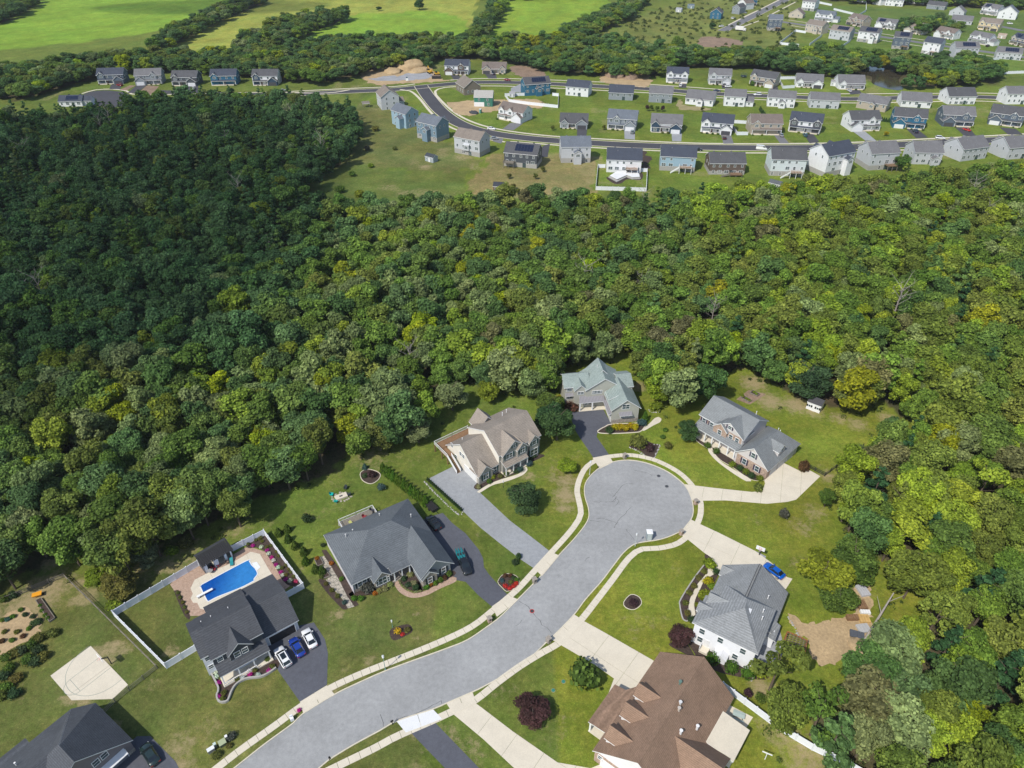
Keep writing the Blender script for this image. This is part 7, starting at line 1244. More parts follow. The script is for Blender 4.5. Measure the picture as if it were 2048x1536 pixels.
# 7 dark-roofed house with pool
r7=near('dark grey two-storey house with charcoal roof, front porch and open garage by the pool',(-53.13,72.15),36.4); W=MB(); Rb=MB(); G7=MB(); rc=(.072,.077,.088)
body_roof(W,Rb,0,9.0,.3,10.3,5.7,8.3,'x',.3); body_roof(W,Rb,-1.4,0.4,1.6,10.2,5.68,8.1,'x',.25)
body_roof(G7,Rb,9.2,15.7,1.1,14.0,3.0,6.5,'x',.3,0,6.0); body_roof(G7,Rb,2.4,9.3,9,14.3,3.0,4.6,'x',.25)
body_roof(W,Rb,2.7,6.7,-.55,3.5,5.55,7.4,'y',.35)
W.build('wall',['siding'],r7,col=(.62,.65,.7)); G7.build('garage_wall',['siding'],r7,col=(.5,.53,.58)); ro=Rb.build('roof',['shingle','trim'],r7,col=rc)
q=MB(); q.box(2.7,6.7,-.6,-.55,3.6,5.5); q.poly([(2.7,-.6,5.5),(6.7,-.6,5.5),(4.7,-.6,7.1)]); q.box(0,9,.24,.3,2.8,5.4); q.build('dark_siding',['siding'],r7,col=(.05,.06,.075))
q=MB(); q.slab([(-.0,-2.0,2.85),(9.2,-2.0,2.85),(9.2,.2,3.8),(0,.2,3.8)],.18); q.build('porch_roof',['shingle','trim'],r7,col=rc); posts(r7,[(.3,-1.8),(3.2,-1.8),(6.0,-1.8),(8.9,-1.8)],2.7)
q=MB(); q.box(0,9.2,-2.4,.3,0,.3); q.build('porch_floor',['concrete'],r7); rail(r7,[(.2,-2.3),(6.2,-2.3)],.3,.8)
for x in(4.0,5.4): window(r7,x,-.62,4.6,1.0,1.3,0,'near',(.02,.02,.025) if False else None)
for s_ in(3.2,6.2): q=MB(); q.box(s_-.2,s_+.2,-.66,-.6,3.9,5.3); q.build('shutter',['coal'],r7)
window(r7,-.6,1.58,4.7,.8,1.0,0); window(r7,-.6,1.58,2.2,.8,1.0,0); window(r7,1.2,.22,4.6,.9,1.1,0)
garage_door(r7,12.5,1.08,5.0,2.3,0,(.025,.025,.028)); q=MB(); q.box(-.5,.5,-.05,.02,.3,2.4); q.build('door',['plain'],r7,(7.0,.26,0),0,(.03,.03,.03))
for a,b,z in((5.8,7.9,6.9),(2.6,7.9,6.9),(.8,7.9,6.8)): chimney_pipe(ro,a,b,z,.5,.06,(.8,.8,.8))
# 8 lower-left corner house
r8=near('charcoal-roofed house cut by the lower left corner, with a white awning over the garage',(-62.72,59.4),55); W=MB(); Rb=MB()
Rb.slab([(0,10.9,3.2),(0,-.3,3.2),(-7.7,-.3,9),(-7.7,4,9)],.2); Rb.slab([(0,10.9,3.2),(-3,13.3,3.2),(-7.7,4,9)],.2); Rb.slab([(-3,13.3,3.2),(-30,13.3,3.2),(-30,5.2,7.65),(-9.5,5.2,7.65)],.2); Rb.slab([(-3,13.3,3.2),(-9.5,5.2,7.65),(-7.7,4.1,9)],.2)
Rb.slab([(-7.7,-.3,9),(-7.7,4.4,9),(-9.5,5.2,7.65),(-15.4,5.2,3.2),(-15.4,-.3,3.2)],.2); Rb.slab([(-9.5,5.2,7.65),(-30,5.2,7.65),(-30,-1,3.2),(-13.5,-1,3.2)],.2)
W.box(-15,-.35,.1,10.6,0,3.0); W.box(-29.6,-3.2,1,13,0,3.0); W.poly([(-15.1,.08,2.9),(-.3,.08,2.9),(-7.7,.08,8.6)]); W.poly([(-15.1,.2,2.9),(-7.7,.2,8.6),(-.3,.2,2.9)])
W.build('wall',['siding'],r8,col=(.2,.18,.19)); ro=Rb.build('roof',['shingle','trim'],r8,col=(.075,.082,.095))
q=MB(); q.slab([(-6.6,.1,2.7),(-1.6,.1,2.7),(-1.6,-1.1,2.35),(-6.6,-1.1,2.35)],.1); q.build('awning',['new_concrete','trim'],r8); q=MB(); q.box(-15,-.33,.03,.1,0,.9); q.build('stone_wall',['stone'],r8)
q=MB(); q.slab([(-10,13.4,2.9),(-20,13.4,2.9),(-20,15,2.7),(-10,15,2.7)],.15); q.build('rear_awning',['shingle','trim'],r8,col=(.075,.082,.095))
for x in(-4.2,-5.6): window(r8,x,.06,4.7,1.0,1.2,0,'near',None)
garage_door(r8,-4,.06,4.8,2.2,0,(.2,.2,.22)); chimney_pipe(ro,-13,9.5,5.6,.4,.1,(.8,.8,.8))
# ---------------- fences ----------------
def vinyl_fence(label,pts,hh=1.8,mat='white_vinyl',group=None,sp=2.4):
    root=thing('fence',label,'fence',(pts[0][0],pts[0][1],0))
    o=Vector(pts[0]); P=[Vector(p)-o for p in pts]
    pm=MB(); pm.box(-.07,.07,-.07,.07,0,hh+.1); pm.box(-.1,.1,-.1,.1,hh+.1,hh+.15); pmesh=pm.mesh('fence_post',[mat]); cache={}
    for a,b in zip(P,P[1:]):
        L_=(b-a).length; n=max(1,round(L_/sp)); ang=math.atan2(b.y-a.y,b.x-a.x); d=(b-a)/n; l_=L_/n
        q=MB(); q.box(.09,l_-.09,-.02,.02,.1,hh-.12); q.box(.08,l_-.08,-.045,.045,hh-.12,hh); q.box(.08,l_-.08,-.045,.045,.04,.16); me_=q.mesh('fence_panel',[mat])
        for i in range(n):
            p=a+d*i; inst('fence_panel',me_,root,(p.x,p.y,0),ang); inst('fence_post',pmesh,root,(p.x,p.y,0),ang)
    p=P[-1]; inst('fence_post',pmesh,root,(p.x,p.y,0)); return root
def rail_fence(label,pts,hh,mat,sp=2.6,rails=3):
    root=thing('fence',label,'fence',(pts[0][0],pts[0][1],0)); o=Vector(pts[0]); P=[Vector(p)-o for p in pts]
    pm=MB(); pm.box(-.07,.07,-.07,.07,0,hh+.08); pmesh=pm.mesh('fence_post',[mat])
    for a,b in zip(P,P[1:]):
        L_=(b-a).length; n=max(1,round(L_/sp)); ang=math.atan2(b.y-a.y,b.x-a.x); d=(b-a)/n; l_=L_/n; q=MB(); q.box(0,l_,-.025,.025,0,.13); me_=q.mesh('rail',[mat])
        for i in range(n):
            p=a+d*i; inst('fence_post',pmesh,root,(p.x,p.y,0),ang)
            for k in range(rails): inst('rail',me_,root,(p.x,p.y,hh*(k+.7)/rails-.1),ang)
    p=P[-1]; inst('fence_post',pmesh,root,(p.x,p.y,0)); return root
for lb,p in zip(('white vinyl fence behind the pool, left of the pool house','white vinyl fence around the flower bed right of the pool','white vinyl fence around the lawn left of the pool house'),POOLFENCE): vinyl_fence(lb,p)
vinyl_fence('white vinyl fence around the tiered patio yard',FXFENCE[0]); vinyl_fence('long white vinyl fence running into the trees behind the brown roof',BRFENCE[0])
FFL=['white fence curving round the deep blue house yard','white fence beside the ranch with the gabled garage','short row of white fence panels left of the tan brick house','white fence wrapping the small yard left of the tan brick house','white fence around the lawn of the cream house','grey-white fence between two far lawns at the wood edge','white fence at the side of the pale two-array solar house','long white fence below the pale two-array solar house','short white fence left of the tan-roofed solar house','white fence around the dark green garden at the top','white fence at the top edge right of the tall white house']
for lb,p in zip(FFL,FARFENCE): vinyl_fence(lb,p,1.8,'white_vinyl',None,3.2)
rail_fence('weathered three-rail wooden fence around the garden and ball court lot',RAILFENCE[0],1.25,'grey_wood')
rail_fence('black rail fence behind the reddish tree and across the back lawn',BLACKFENCE[0],1.3,'dark_metal',2.4,3); rail_fence('black rail fence running up to the mulch clearing',BLACKFENCE[1],1.3,'dark_metal',2.4,3)
# ---------------- cars ----------------
PC=dict(white=(.78,.79,.8),blue=(.01,.04,.28),black=(.012,.014,.016),bluebright=(.0,.09,.45),blackgreen=(.015,.03,.028),grey=(.25,.27,.29),red=(.25,.015,.02),greygreen=(.18,.24,.24),navy=(.02,.035,.07),maroon=(.06,.01,.015),teal=(.02,.12,.15),redbright=(.55,.03,.015),silver=(.5,.52,.55))
def loft(mb,st,mi=0):   # st: (x, half width, z0, zs, zt, tumble) -> ring of 10
    rings=[]
    for x,w_,z0,zs,zt,tw in st:
        rings.append([(x,-w_*.9,z0),(x,-w_,z0+(zs-z0)*.35),(x,-w_,zs-.06),(x,-w_*.95,zs),(x,-w_*tw,zt),(x,w_*tw,zt),(x,w_*.95,zs),(x,w_,zs-.06),(x,w_,z0+(zs-z0)*.35),(x,w_*.9,z0)])
    k=len(mb.v)
    for r_ in rings: mb.v+=r_
    n=10
    for i in range(len(rings)-1):
        for j in range(n): j2=(j+1)%n; mb.f.append([k+i*n+j,k+(i+1)*n+j,k+(i+1)*n+j2,k+i*n+j2]); mb.mi.append(mi)
    mb.f.append([k+j for j in range(n)]); mb.mi.append(mi); mb.f.append([k+(len(rings)-1)*n+j for j in range(n)][::-1]); mb.mi.append(mi)
SPEC=dict(
 sedan=(4.7,[(-2.35,.74,.35,.72,.76,.8),(-2.2,.85,.26,.9,.97,.85),(-1.5,.9,.24,.95,1.02,.86),(0,.91,.24,.93,.98,.88),(1.2,.9,.24,.88,.96,.86),(1.95,.86,.26,.76,.84,.84),(2.3,.74,.32,.6,.66,.8)],
   [(-1.85,.78,.9,.95,.98,.8),(-1.15,.8,.9,1.15,1.4,.72),(.15,.8,.9,1.17,1.43,.72),(1.05,.8,.88,.92,.96,.85)],(-1.15,.2,1.42,.58)),
 suv=(4.8,[(-2.4,.8,.4,.95,1.0,.9),(-2.25,.92,.3,1.05,1.08,.92),(-1.4,.95,.28,1.08,1.1,.9),(0,.96,.28,1.06,1.1,.9),(1.3,.95,.28,1.02,1.1,.88),(2.05,.92,.3,.9,1.0,.86),(2.38,.8,.38,.72,.78,.8)],
   [(-2.3,.84,1.02,1.06,1.1,.85),(-1.95,.86,1.02,1.4,1.66,.76),(.2,.86,1.02,1.4,1.7,.76),(1.15,.86,1.0,1.05,1.1,.85)],(-1.95,.25,1.69,.64)),
 pickup=(5.6,[(-2.8,.9,.45,.95,.98,.94),(-2.6,.97,.35,1.02,1.04,.94),(-.9,.98,.33,1.05,1.06,.94),(.9,.98,.33,1.08,1.12,.92),(2.0,.97,.35,1.02,1.12,.88),(2.55,.94,.38,.95,1.02,.86),(2.8,.85,.42,.78,.84,.8)],
   [(-1.0,.84,1.03,1.1,1.12,.9),(-.8,.86,1.03,1.45,1.78,.78),(.55,.86,1.03,1.45,1.8,.78),(1.35,.86,1.03,1.1,1.14,.85)],(-.8,.6,1.79,.66)),
 van=(5.6,[(-2.8,.95,.4,1.5,1.55,.95),(-2.6,1.0,.32,1.6,1.62,.95),(1.3,1.0,.32,1.5,1.55,.95),(2.1,.98,.34,1.1,1.2,.9),(2.75,.9,.4,.85,.92,.85)],
   [(-2.7,.96,1.5,1.6,1.62,.95),(-2.55,.97,1.5,2.1,2.35,.88),(.9,.97,1.5,2.1,2.35,.88),(1.7,.95,1.4,1.45,1.5,.88)],(-2.65,.95,2.37,.86)))
_cc={}
def car_meshes(kind):
    if kind in _cc: return _cc[kind]
    L_,bs,cs,rf=SPEC[kind]; b=MB(); loft(b,bs); c=MB(); loft(c,cs); r_=MB(); x0,x1,z,wd=rf
    r_.prism([(x0,-wd),(x1,-wd),(x1+.06,0),(x1,wd),(x0,wd),(x0-.05,0)],z-.04,z+.02)
    for s in(-1,1):
        for xa,xb,zb in((x0,x0-.6 if kind!='van' else x0-.05,cs[0][4]),(x1,cs[-1][0]+.02,cs[-1][4]+.02)):
            r_.cyl((xa,s*wd,z-.02),(xb,s*cs[0][1]*.86,zb),.045,n=4)
        r_.cyl(((x0+x1)/2,s*wd,z-.02),((x0+x1)/2+.05,s*cs[1][1]*.96,cs[1][3]-.18),.05,n=4)
    if kind=='van': r_.box(-2.62,.6,-1.0,1.0,1.55,2.1)
    wl=MB(); wl.cyl((0,-.11,0),(0,.11,0),.34,n=14); wl.cyl((0,-.12,0),(0,.12,0),.2,n=10,mi=1)
    hd=MB(); hd.box(-.08,.06,-.2,.2,-.07,.07); mi=MB(); mi.box(-.09,.09,-.12,.12,-.06,.08)
    _cc[kind]=(b.mesh('body',['paint'],True),c.mesh('window_glass',['carglass'],False),r_.mesh('roof_panel',['paint']),wl.mesh('wheel',['rubber','metal']),hd.mesh('headlight',['headlight']),hd.mesh('taillight',['taillight']),mi.mesh('mirror',['paint'])); return _cc[kind]
def car(label,x,y,ang,kind,colr):
    t=thing('parked_car',label,'car' if kind!='pickup' else 'pickup truck',(x,y,.045),R(ang),None); col=PC[colr]; b,c,r_,wl,hd,tl,mr=car_meshes(kind); L_=SPEC[kind][0]
    inst('body',b,t,col=col); inst('window_glass',c,t); inst('roof_panel',r_,t,col=col)
    for sx in(-1,1):
        for sy in(-1,1): inst('wheel',wl,t,(sx*L_*.3,sy*.84,.34),col=(.4,.4,.42))
    z=SPEC[kind][1][-1][3]-.02
    for sy in(-1,1): inst('headlight',hd,t,(L_/2-.16,sy*.58,z)); inst('taillight',tl,t,(-L_/2+.06,sy*.62,z+.12)); inst('mirror',mr,t,(L_*.17,sy*1.0,1.0),col=col)
    return t
for lb,x,y,ang,kind,cl_ in CARS:
    if kind=='trailer':
        t=thing('box_truck',lb,'truck',(x,y,.05),R(ang)); q=MB(); q.box(-4.5,2.5,-1.2,1.2,.9,3.6); q.build('cargo_box',['plain'],t,col=(.75,.73,.7)); q=MB(); q.box(2.6,4.4,-1.1,1.1,.5,2.4); q.build('cab',['plain'],t,col=(.7,.7,.7)); 
        for px in(-3,3.4):
            for py in(-1,1): q=MB(); q.cyl((px,py*1.0-.15,.5),(px,py*1.0+.15,.5),.5,n=10); q.build('wheel',['rubber'],t)
        continue
    if kind=='pickup': x-=.3; y+=.4
    t=car(lb,x,y,ang,kind,cl_)
    if 'dark glass roof' in lb: q=MB(); q.box(-1.3,.1,-.45,.45,1.705,1.72); q.build('sunroof',['carglass'],t)
    if 'roof box' in lb:
        for px in(-1.3,-.2): q=MB(); q.box(px-.04,px+.04,-.7,.7,1.74,1.8); q.build('roof_rack',['dark_metal'],t)
    if kind=='pickup': PK=(x,y,ang); q=MB(); q.box(-2.62,-1.05,-.82,.82,1.0,1.075); q.build('cargo_bed',['coal'],t)
# kayaks on the pickup
def kayak(label,loc,ang,tilt=.05):
    q=MB(); st=[(-1.9,.04,.1),(-1.4,.2,0),(-.6,.33,-.03),(.4,.34,-.03),(1.3,.2,0),(1.9,.04,.12)]; k=0; n=8
    for x,w_,z in st:
        for i in range(n): a=2*math.pi*i/n; q.v.append((x,w_*math.cos(a),z+.14*math.sin(a)+.12))
    for i in range(len(st)-1):
        for j in range(n): q.f.append([i*n+j,(i+1)*n+j,(i+1)*n+(j+1)%n,i*n+(j+1)%n]); q.mi.append(0)
    o=inst('kayak',None,None,loc,(0,-tilt,R(ang))); tag(o,label,'kayak',None); q.build('hull',['paint'],o,col=(.01,.16,.18),smooth=True); c=MB(); c.box(-.35,.35,-.17,.17,.2,.275); c.build('cockpit',['dark_metal'],o)
ca,sa=math.cos(R(PK[2])),math.sin(R(PK[2]))
for dy,lb in((.5,'turquoise kayak on the black pickup bed, on the porch side'),(-.1,'turquoise kayak on the black pickup bed, between the other two'),(-.65,'turquoise kayak on the black pickup bed, on the lawn side')): kayak(lb,(PK[0]-2.3*ca-dy*sa,PK[1]-2.3*sa+dy*ca,1.12),PK[2])
# ---------------- street furniture ----------------
def lamp(label,x,y,hh=4.4,arm=False,k=1.0,mat='metal',col=(.16,.3,.27)):
    t=thing('street_lamp',label,'street lamp',(x,y,0)); q=MB(); q.cyl((0,0,0),(0,0,.5),.14*k,.1*k); q.cyl((0,0,.5),(0,0,hh-.45),.07*k,.05*k); q.build('pole',[mat],t,col=col)
    q=MB(); q.cyl((0,0,hh-.45),(0,0,hh-.35),.2*k,.2*k,10); q.cyl((0,0,hh-.35),(0,0,hh-.02),.14*k,.22*k,10); q.build('lantern',['trim'],t); q=MB(); q.dome((0,0,hh-.02),.24*k,.24*k,.16*k); q.build('lamp_cap',['metal'],t,col=(.55,.58,.6)); return t
lamp('green street lamp at the kerb beside the lower sidewalk',*LAMPS[0]); lamp('pale street lamp at the left of the cul-de-sac beside the dark drive',*LAMPS[1],col=(.5,.52,.5)); lamp('slim street lamp by the cul-de-sac mouth left of the portable toilet',*LAMPS[2],hh=4.0,k=.8,col=(.45,.5,.5))
lamp('short lawn lamp post above the yellow flower bed',*LAWNLAMPS[0],hh=2.2,k=.7); lamp('short black lamp post by the tan house walk',*LAWNLAMPS[1],hh=2.1,k=.7,col=(.03,.03,.03))
PLB=['stone mailbox pillar beside the dark drive entrance','stone mailbox pillar at the kerb below the brick-walk house','pale stone mailbox pillar across the street','brick mailbox pillar at the right of the cul-de-sac','brick mailbox pillar below the right side of the cul-de-sac','grey stone mailbox pillar at the top of the cul-de-sac']
for (x,y),lb in zip(PILLARS,PLB):
    a=R(rng.uniform(20,50)); t=thing('mailbox_pillar',lb,'mailbox pillar',(x,y,0),a); q=MB(); q.box(-.38,.38,-.38,.38,0,1.25); q.build('pillar',['brickwall' if 'brick' in lb else 'stone'],t); q=MB(); q.box(-.46,.46,-.46,.46,1.25,1.37); q.build('cap_stone',['stone'],t); q=MB(); q.box(-.14,.14,-.47,-.3,.85,1.1); q.cyl((0,-.47,1.1),(0,-.3,1.1),.14,n=8); q.build('letter_box',['dark_metal'],t)
for (x,y),lb,c in zip(MAILBOX,('black post mailbox at the new concrete apron','white mailbox among magenta flowers by the lower left drive'),((.02,.02,.02),(.75,.76,.78))):
    t=thing('mailbox',lb,'mailbox',(x,y,0),R(30)); q=MB(); q.box(-.06,.06,-.06,.06,0,1.0); q.build('post',['plain'],t,col=c); q=MB(); q.box(-.25,.25,-.12,.12,1.0,1.2); q.cyl((-.25,0,1.2),(.25,0,1.2),.12,n=8); q.build('letter_box',['plain'],t,col=c)
    if c[0]>.5: q=MB(); q.box(-.3,.3,-.5,.2,0,.8); q.build('planter_box',['plain'],t,col=c)
for (x,y),lb in zip(MANHOLES,('round manhole cover near the top of the cul-de-sac','round manhole cover nearest the right kerb of the cul-de-sac','red-marked manhole cover on the cracked part of the road')): t=thing('manhole_cover',lb,'manhole cover',(x,y,0)); q=MB(); q.cyl((0,0,.008),(0,0,.022),.48,n=20); q.build('cover_ring',['polyred' if 'red' in lb else 'mid_asphalt'],t); q=MB(); q.cyl((0,0,.012),(0,0,.03),.36,n=20); q.build('cover_plate',['coal'],t)
for i,((x,y),lb) in enumerate(zip(COVERS,('green septic cover nearer the spiky tree','green septic cover nearer the purple tree'))): o=thing('septic_cover',lb,'septic cover',(x,y,0)); q=MB(); q.cyl((0,0,0),(0,0,.06),.42,n=18); q.build('collar',['dry'],o); q=MB(); q.cyl((0,0,0),(0,0,.1),.33,n=18); q.build('lid',['greenish'],o)
# portable toilet in the cul-de-sac
a,b=Vector(TOILET[0]),Vector(TOILET[1]); t=thing('portable_toilet','grey portable toilet with a white roof standing at the kerb','portable toilet',(a.x,a.y,0),math.atan2(b.y-a.y,b.x-a.x)); q=MB(); q.box(0,1.2,0,1.2,.1,2.15); q.build('cabin',['plain'],t,col=(.3,.35,.38)); q=MB(); q.box(-.05,1.25,-.05,1.25,2.15,2.3); q.dome((.6,.6,2.3),.5,.5,.12); q.build('roof',['trim'],t); q=MB(); q.box(.18,1.02,-.04,.02,.15,2.0); q.build('door',['plain'],t,col=(.45,.5,.52)); q=MB(); q.box(-.05,1.25,-.05,1.25,0,.1); q.build('skid',['grey_wood'],t)
(lambda x,y: [tag(inst('portable_toilet',None,None,(x,y,0),R(-35)),'green portable toilet by the kerb of the building site','portable toilet')])(-18.5,429) 
t=[o for o in sc.objects if o.get('label')=='green portable toilet by the kerb of the building site'][0]; q=MB(); q.box(-.6,.6,-.6,.6,0,2.2); q.build('cabin',['greenish'],t); q=MB(); q.box(-.65,.65,-.65,.65,2.2,2.35); q.build('roof',['trim'],t); q=MB(); q.box(-.4,.4,-.64,-.58,.1,2.0); q.build('door',['plain'],t,col=(.2,.4,.35))
for (x,y),lb,dm,c in zip(UBOX,('white utility cabinet at the lower end of the row','small pale green utility post beside the white cabinet','square olive green transformer box','small white-topped utility post under the dusky shrub'),((1.1,.6,.9),(.4,.4,1.1),(1.1,1.0,.8),(.35,.35,1.2)),((.7,.72,.74),(.5,.6,.55),(.35,.4,.25),(.75,.75,.75))):
    t=thing('utility_box',lb,'utility box',(x,y,0),R(38)); q=MB(); q.box(-dm[0]/2,dm[0]/2,-dm[1]/2,dm[1]/2,0,dm[2]-.08); q.build('cabinet',['plain'],t,col=tuple(v*.35 for v in c)); q=MB(); q.box(-dm[0]/2-.04,dm[0]/2+.04,-dm[1]/2-.04,dm[1]/2+.04,dm[2]-.08,dm[2]); q.build('lid',['plain'],t,col=c)
def hoop(label,x,y,ang,hh=3.05,clear=False):
    t=thing('basketball_hoop',label,'basketball hoop',(x,y,0),ang); q=MB(); q.cyl((0,0,0),(0,0,2.2),.1,n=8); q.cyl((0,0,2.2),(0,-1.1,3.0),.08,n=6); q.cyl((0,0,1.9),(0,-1.1,2.8),.05,n=6); q.build('pole',['dark_metal'],t)
    q=MB(); q.box(-.9,.9,-1.15,-1.1,2.7,3.75); q.build('backboard',['trim'],t); q=MB(); q.box(-.3,.3,-1.17,-1.15,2.95,3.0); q.box(-.3,.3,-1.17,-1.15,3.35,3.4); q.box(-.3,-.25,-1.17,-1.15,3.0,3.35); q.box(.25,.3,-1.17,-1.15,3.0,3.35); q.build('target_square',['polyred'],t)
    q=MB(); 
    for i in range(12): a0=2*math.pi*i/12;a1=2*math.pi*(i+1)/12; q.cyl((.23*math.cos(a0),-1.42+.23*math.sin(a0),3.05),(.23*math.cos(a1),-1.42+.23*math.sin(a1),3.05),.015,n=4)
    q.build('rim',['polyred'],t); q=MB()
    for i in range(12): a0=2*math.pi*i/12; q.cyl((.23*math.cos(a0),-1.42+.23*math.sin(a0),3.03),(.14*math.cos(a0+.3),-1.42+.14*math.sin(a0+.3),2.6),.008,n=3)
    q.build('net',['trim'],t)
hoop('basketball hoop on a black pole beside the white ball court',HOOPB[0],HOOPB[1],math.atan2(vv.y,vv.x)+R(90))
hoop('basketball hoop on a concrete pad beside the white house drive',HP2[0],HP2[1],R(-32)); S(sheet('hoop_pad',[(HP2[0]-1.6,HP2[1]-.6),(HP2[0]+.2,HP2[1]-2.0),(HP2[0]+1.4,HP2[1]-.4),(HP2[0]-.3,HP2[1]+1.0)],.04,'gravel'))
# sheds
for lb,key,p,dp,hh,wc,rc in SHEDS:
    a,b=Vector(p[0]),Vector(p[1]); w_=max(2.4,min((b-a).length,6)); t=thing('shed',lb,'shed' if 'pavilion' not in lb else 'pavilion',(a.x,a.y,0),math.atan2(b.y-a.y,b.x-a.x)); W=MB(); Rb=MB()
    if 'pavilion' in lb:
        for q0 in((0,0),(w_,0),(0,dp),(w_,dp)): W.box(q0[0]-.1,q0[0]+.1,q0[1]-.1,q0[1]+.1,0,hh)
        gable_roof(Rb,-.3,w_+.3,-.3,dp+.3,hh,hh+1)
    else: body_roof(W,Rb,0,w_,0,dp,hh,hh+dp*.32,'x',.15)
    W.build('wall',['siding'],t,col=wc); Rb.build('roof',['shingle','trim'],t,col=rc)
    if 'pavilion' not in lb:
        q=MB(); q.box(w_/2-.45,w_/2+.45,-.05,.02,0,1.9); q.build('door',['trim'],t)
        for fx in((.2,.8)): window(t,w_*fx,-.02,1.35,.5,.6,0,'near' if key=='white' else 'far',(.02,.02,.02) if key=='white' else None)
# pool house
a,b=Vector(PH[0]),Vector(PH[1]); w_=(b-a).length; t=thing('pool_house','white pool house with a dark ribbed roof and open bays','pool house',(a.x,a.y,0),math.atan2(b.y-a.y,b.x-a.x)); 
q=MB(); q.box(0,w_,2.6,2.75,0,3.0); q.box(0,.15,0,2.6,0,2.6); q.box(w_-.15,w_,0,2.6,0,2.6); q.build('wall',['siding'],t,col=(.7,.73,.78))
for f in((0,.12),(.35,.5),(.72,.8),(.93,1)): q=MB(); q.box(w_*f[0]+.001,w_*f[1],0,.15,0,2.55); q.build('front_panel',['siding'],t,col=(.7,.73,.78))
q=MB(); q.box(.16,w_-.16,.3,2.55,0,.08); q.build('floor',['concrete'],t)
q=MB(); n=16
for i in range(n):
    x0=-.3+(w_+.6)*i/n; x1=-.3+(w_+.6)*(i+1)/n-.05; z=0
    p=MB(); p.slab([(x0,-.5,2.7),(x1,-.5,2.7),(x1,2.2,3.75),(x0,2.2,3.75)],.06,0,0); p.build('roof_sheet',['dark_metal'],t,col=(.1,.1,.1)); p.m=0; t.children[-1].data.materials[0]=M['shingle']; t.children[-1].color=(.085,.085,.095,1)
q.slab([(-.3,2.2,3.75),(w_+.3,2.2,3.75),(w_+.3,3.4,3.2),(-.3,3.4,3.2)],.1,0,0); q.build('rear_roof',['coal'],t)
# pool things
def chair(label,x,y,ang,col,cat='chair',mat='plain'):
    t=thing('garden_chair',label,cat,(x,y,.06),ang); q=MB(); q.box(-.32,.32,-.3,.3,.34,.4); q.build('seat',[mat],t,col=col); q=MB(); q.slab([(-.32,.3,.38),(.32,.3,.38),(.32,.5,1.0),(-.32,.5,1.0)],.06,0,0); q.build('backrest',[mat],t,col=col)
    for sx in(-.33,.33): q=MB(); q.box(sx-.06,sx+.06,-.35,.35,.55,.6); q.build('armrest',[mat],t,col=col)
    for sx in(-.28,.28):
        for sy in(-.26,.26): q=MB(); q.box(sx-.03,sx+.03,sy-.03,sy+.03,0,.35); q.build('leg',[mat],t,col=col)
def lounger(label,x,y,ang,col): 
    t=thing('lounger',label,'lounger',(x,y,.06),ang); q=MB(); q.box(-.33,.33,-.9,.3,.3,.38); q.build('seat',['plain'],t,col=col); q=MB(); q.slab([(-.33,.3,.36),(.33,.3,.36),(.33,.95,.8),(-.33,.95,.8)],.07,0,0); q.build('backrest',['plain'],t,col=col)
    for sx in(-.28,.28):
        for sy in(-.8,.25): q=MB(); q.box(sx-.03,sx+.03,sy-.03,sy+.03,0,.3); q.build('leg',['dark_metal'],t)
PTS=POOLTHINGS
t=thing('diving_board','white diving board over the left end of the pool','diving board',(PTS['board'][0][0],PTS['board'][0][1],0),math.atan2(PTS['board'][1][1]-PTS['board'][0][1],PTS['board'][1][0]-PTS['board'][0][0])); q=MB(); q.box(0,3.2,-.25,.25,.62,.7); q.build('board',['trim'],t); q=MB(); q.box(.1,.5,-.22,.22,.05,.62); q.box(1.3,1.5,-.22,.22,.05,.62); q.build('stand',['metal'],t,col=(.5,.5,.52))
for i,(p,lb) in enumerate(zip(PTS['chairs'],('dark patio chair at the left post of the pool house','dark patio chair below the left bay of the pool house','red patio chair below the pool house','dark patio chair right of the red one','brown patio chair left of the teal lounger'))): chair(lb,p[0],p[1],R(30+i*23),(.35,.03,.05) if 'red' in lb else ((.25,.17,.13) if 'brown' in lb else (.05,.05,.055)))
lounger('teal lounger at the right end of the pool house',PTS['teal'][0],PTS['teal'][1],R(20),(.02,.25,.28))
t=thing('patio_table','round glass patio table below the pool house','table',(PTS['table'][0],PTS['table'][1],.06)); q=MB(); q.cyl((0,0,.7),(0,0,.74),.55,n=16); q.build('tabletop',['metal'],t,col=(.3,.3,.3)); q=MB(); q.cyl((0,0,0),(0,0,.7),.06,n=6); q.build('leg',['dark_metal'],t)
# fire pit table and chairs
t=thing('fire_table','low stone fire table on the back lawn','fire table',(FIRE[0][0],FIRE[0][1],0),R(30)); q=MB()
for s in((-1.4,-.4,-.75,.75),(.4,1.4,-.75,.75),(-.4,.4,-.75,-.25),(-.4,.4,.25,.75)): q.box(s[0],s[1],s[2],s[3],0,.45)
q.build('surround',['concrete'],t); q=MB(); q.box(-.4,.4,-.25,.25,0,.3); q.build('burner',['coal'],t); sr=random.Random(2)
fs=S(inst('stepping_stones',None,None,(FIRE[0][0],FIRE[0][1],0)))
for i in range(16): a=2*math.pi*i/16; q=MB(); q.box(-.3,.3,-.2,.2,.002,.04); q.build('stone',['flagstone'],fs,(2.1*math.cos(a)+sr.uniform(-.2,.2),1.4*math.sin(a)+sr.uniform(-.2,.2),0),sr.uniform(0,3))
for p,lb,c in zip(FIRE[1:],('turquoise garden chair left of the fire table, farther from the house','turquoise garden chair left of the fire table, nearer the house','dark garden chair right of the fire table, farther from the house','dark garden chair right of the fire table, nearer the house'),((0,.45,.42),(0,.45,.42),(.03,.04,.05),(.03,.04,.05))): chair(lb,p[0],p[1],math.atan2(p[1]-FIRE[0][1],p[0]-FIRE[0][0])-R(90),c)
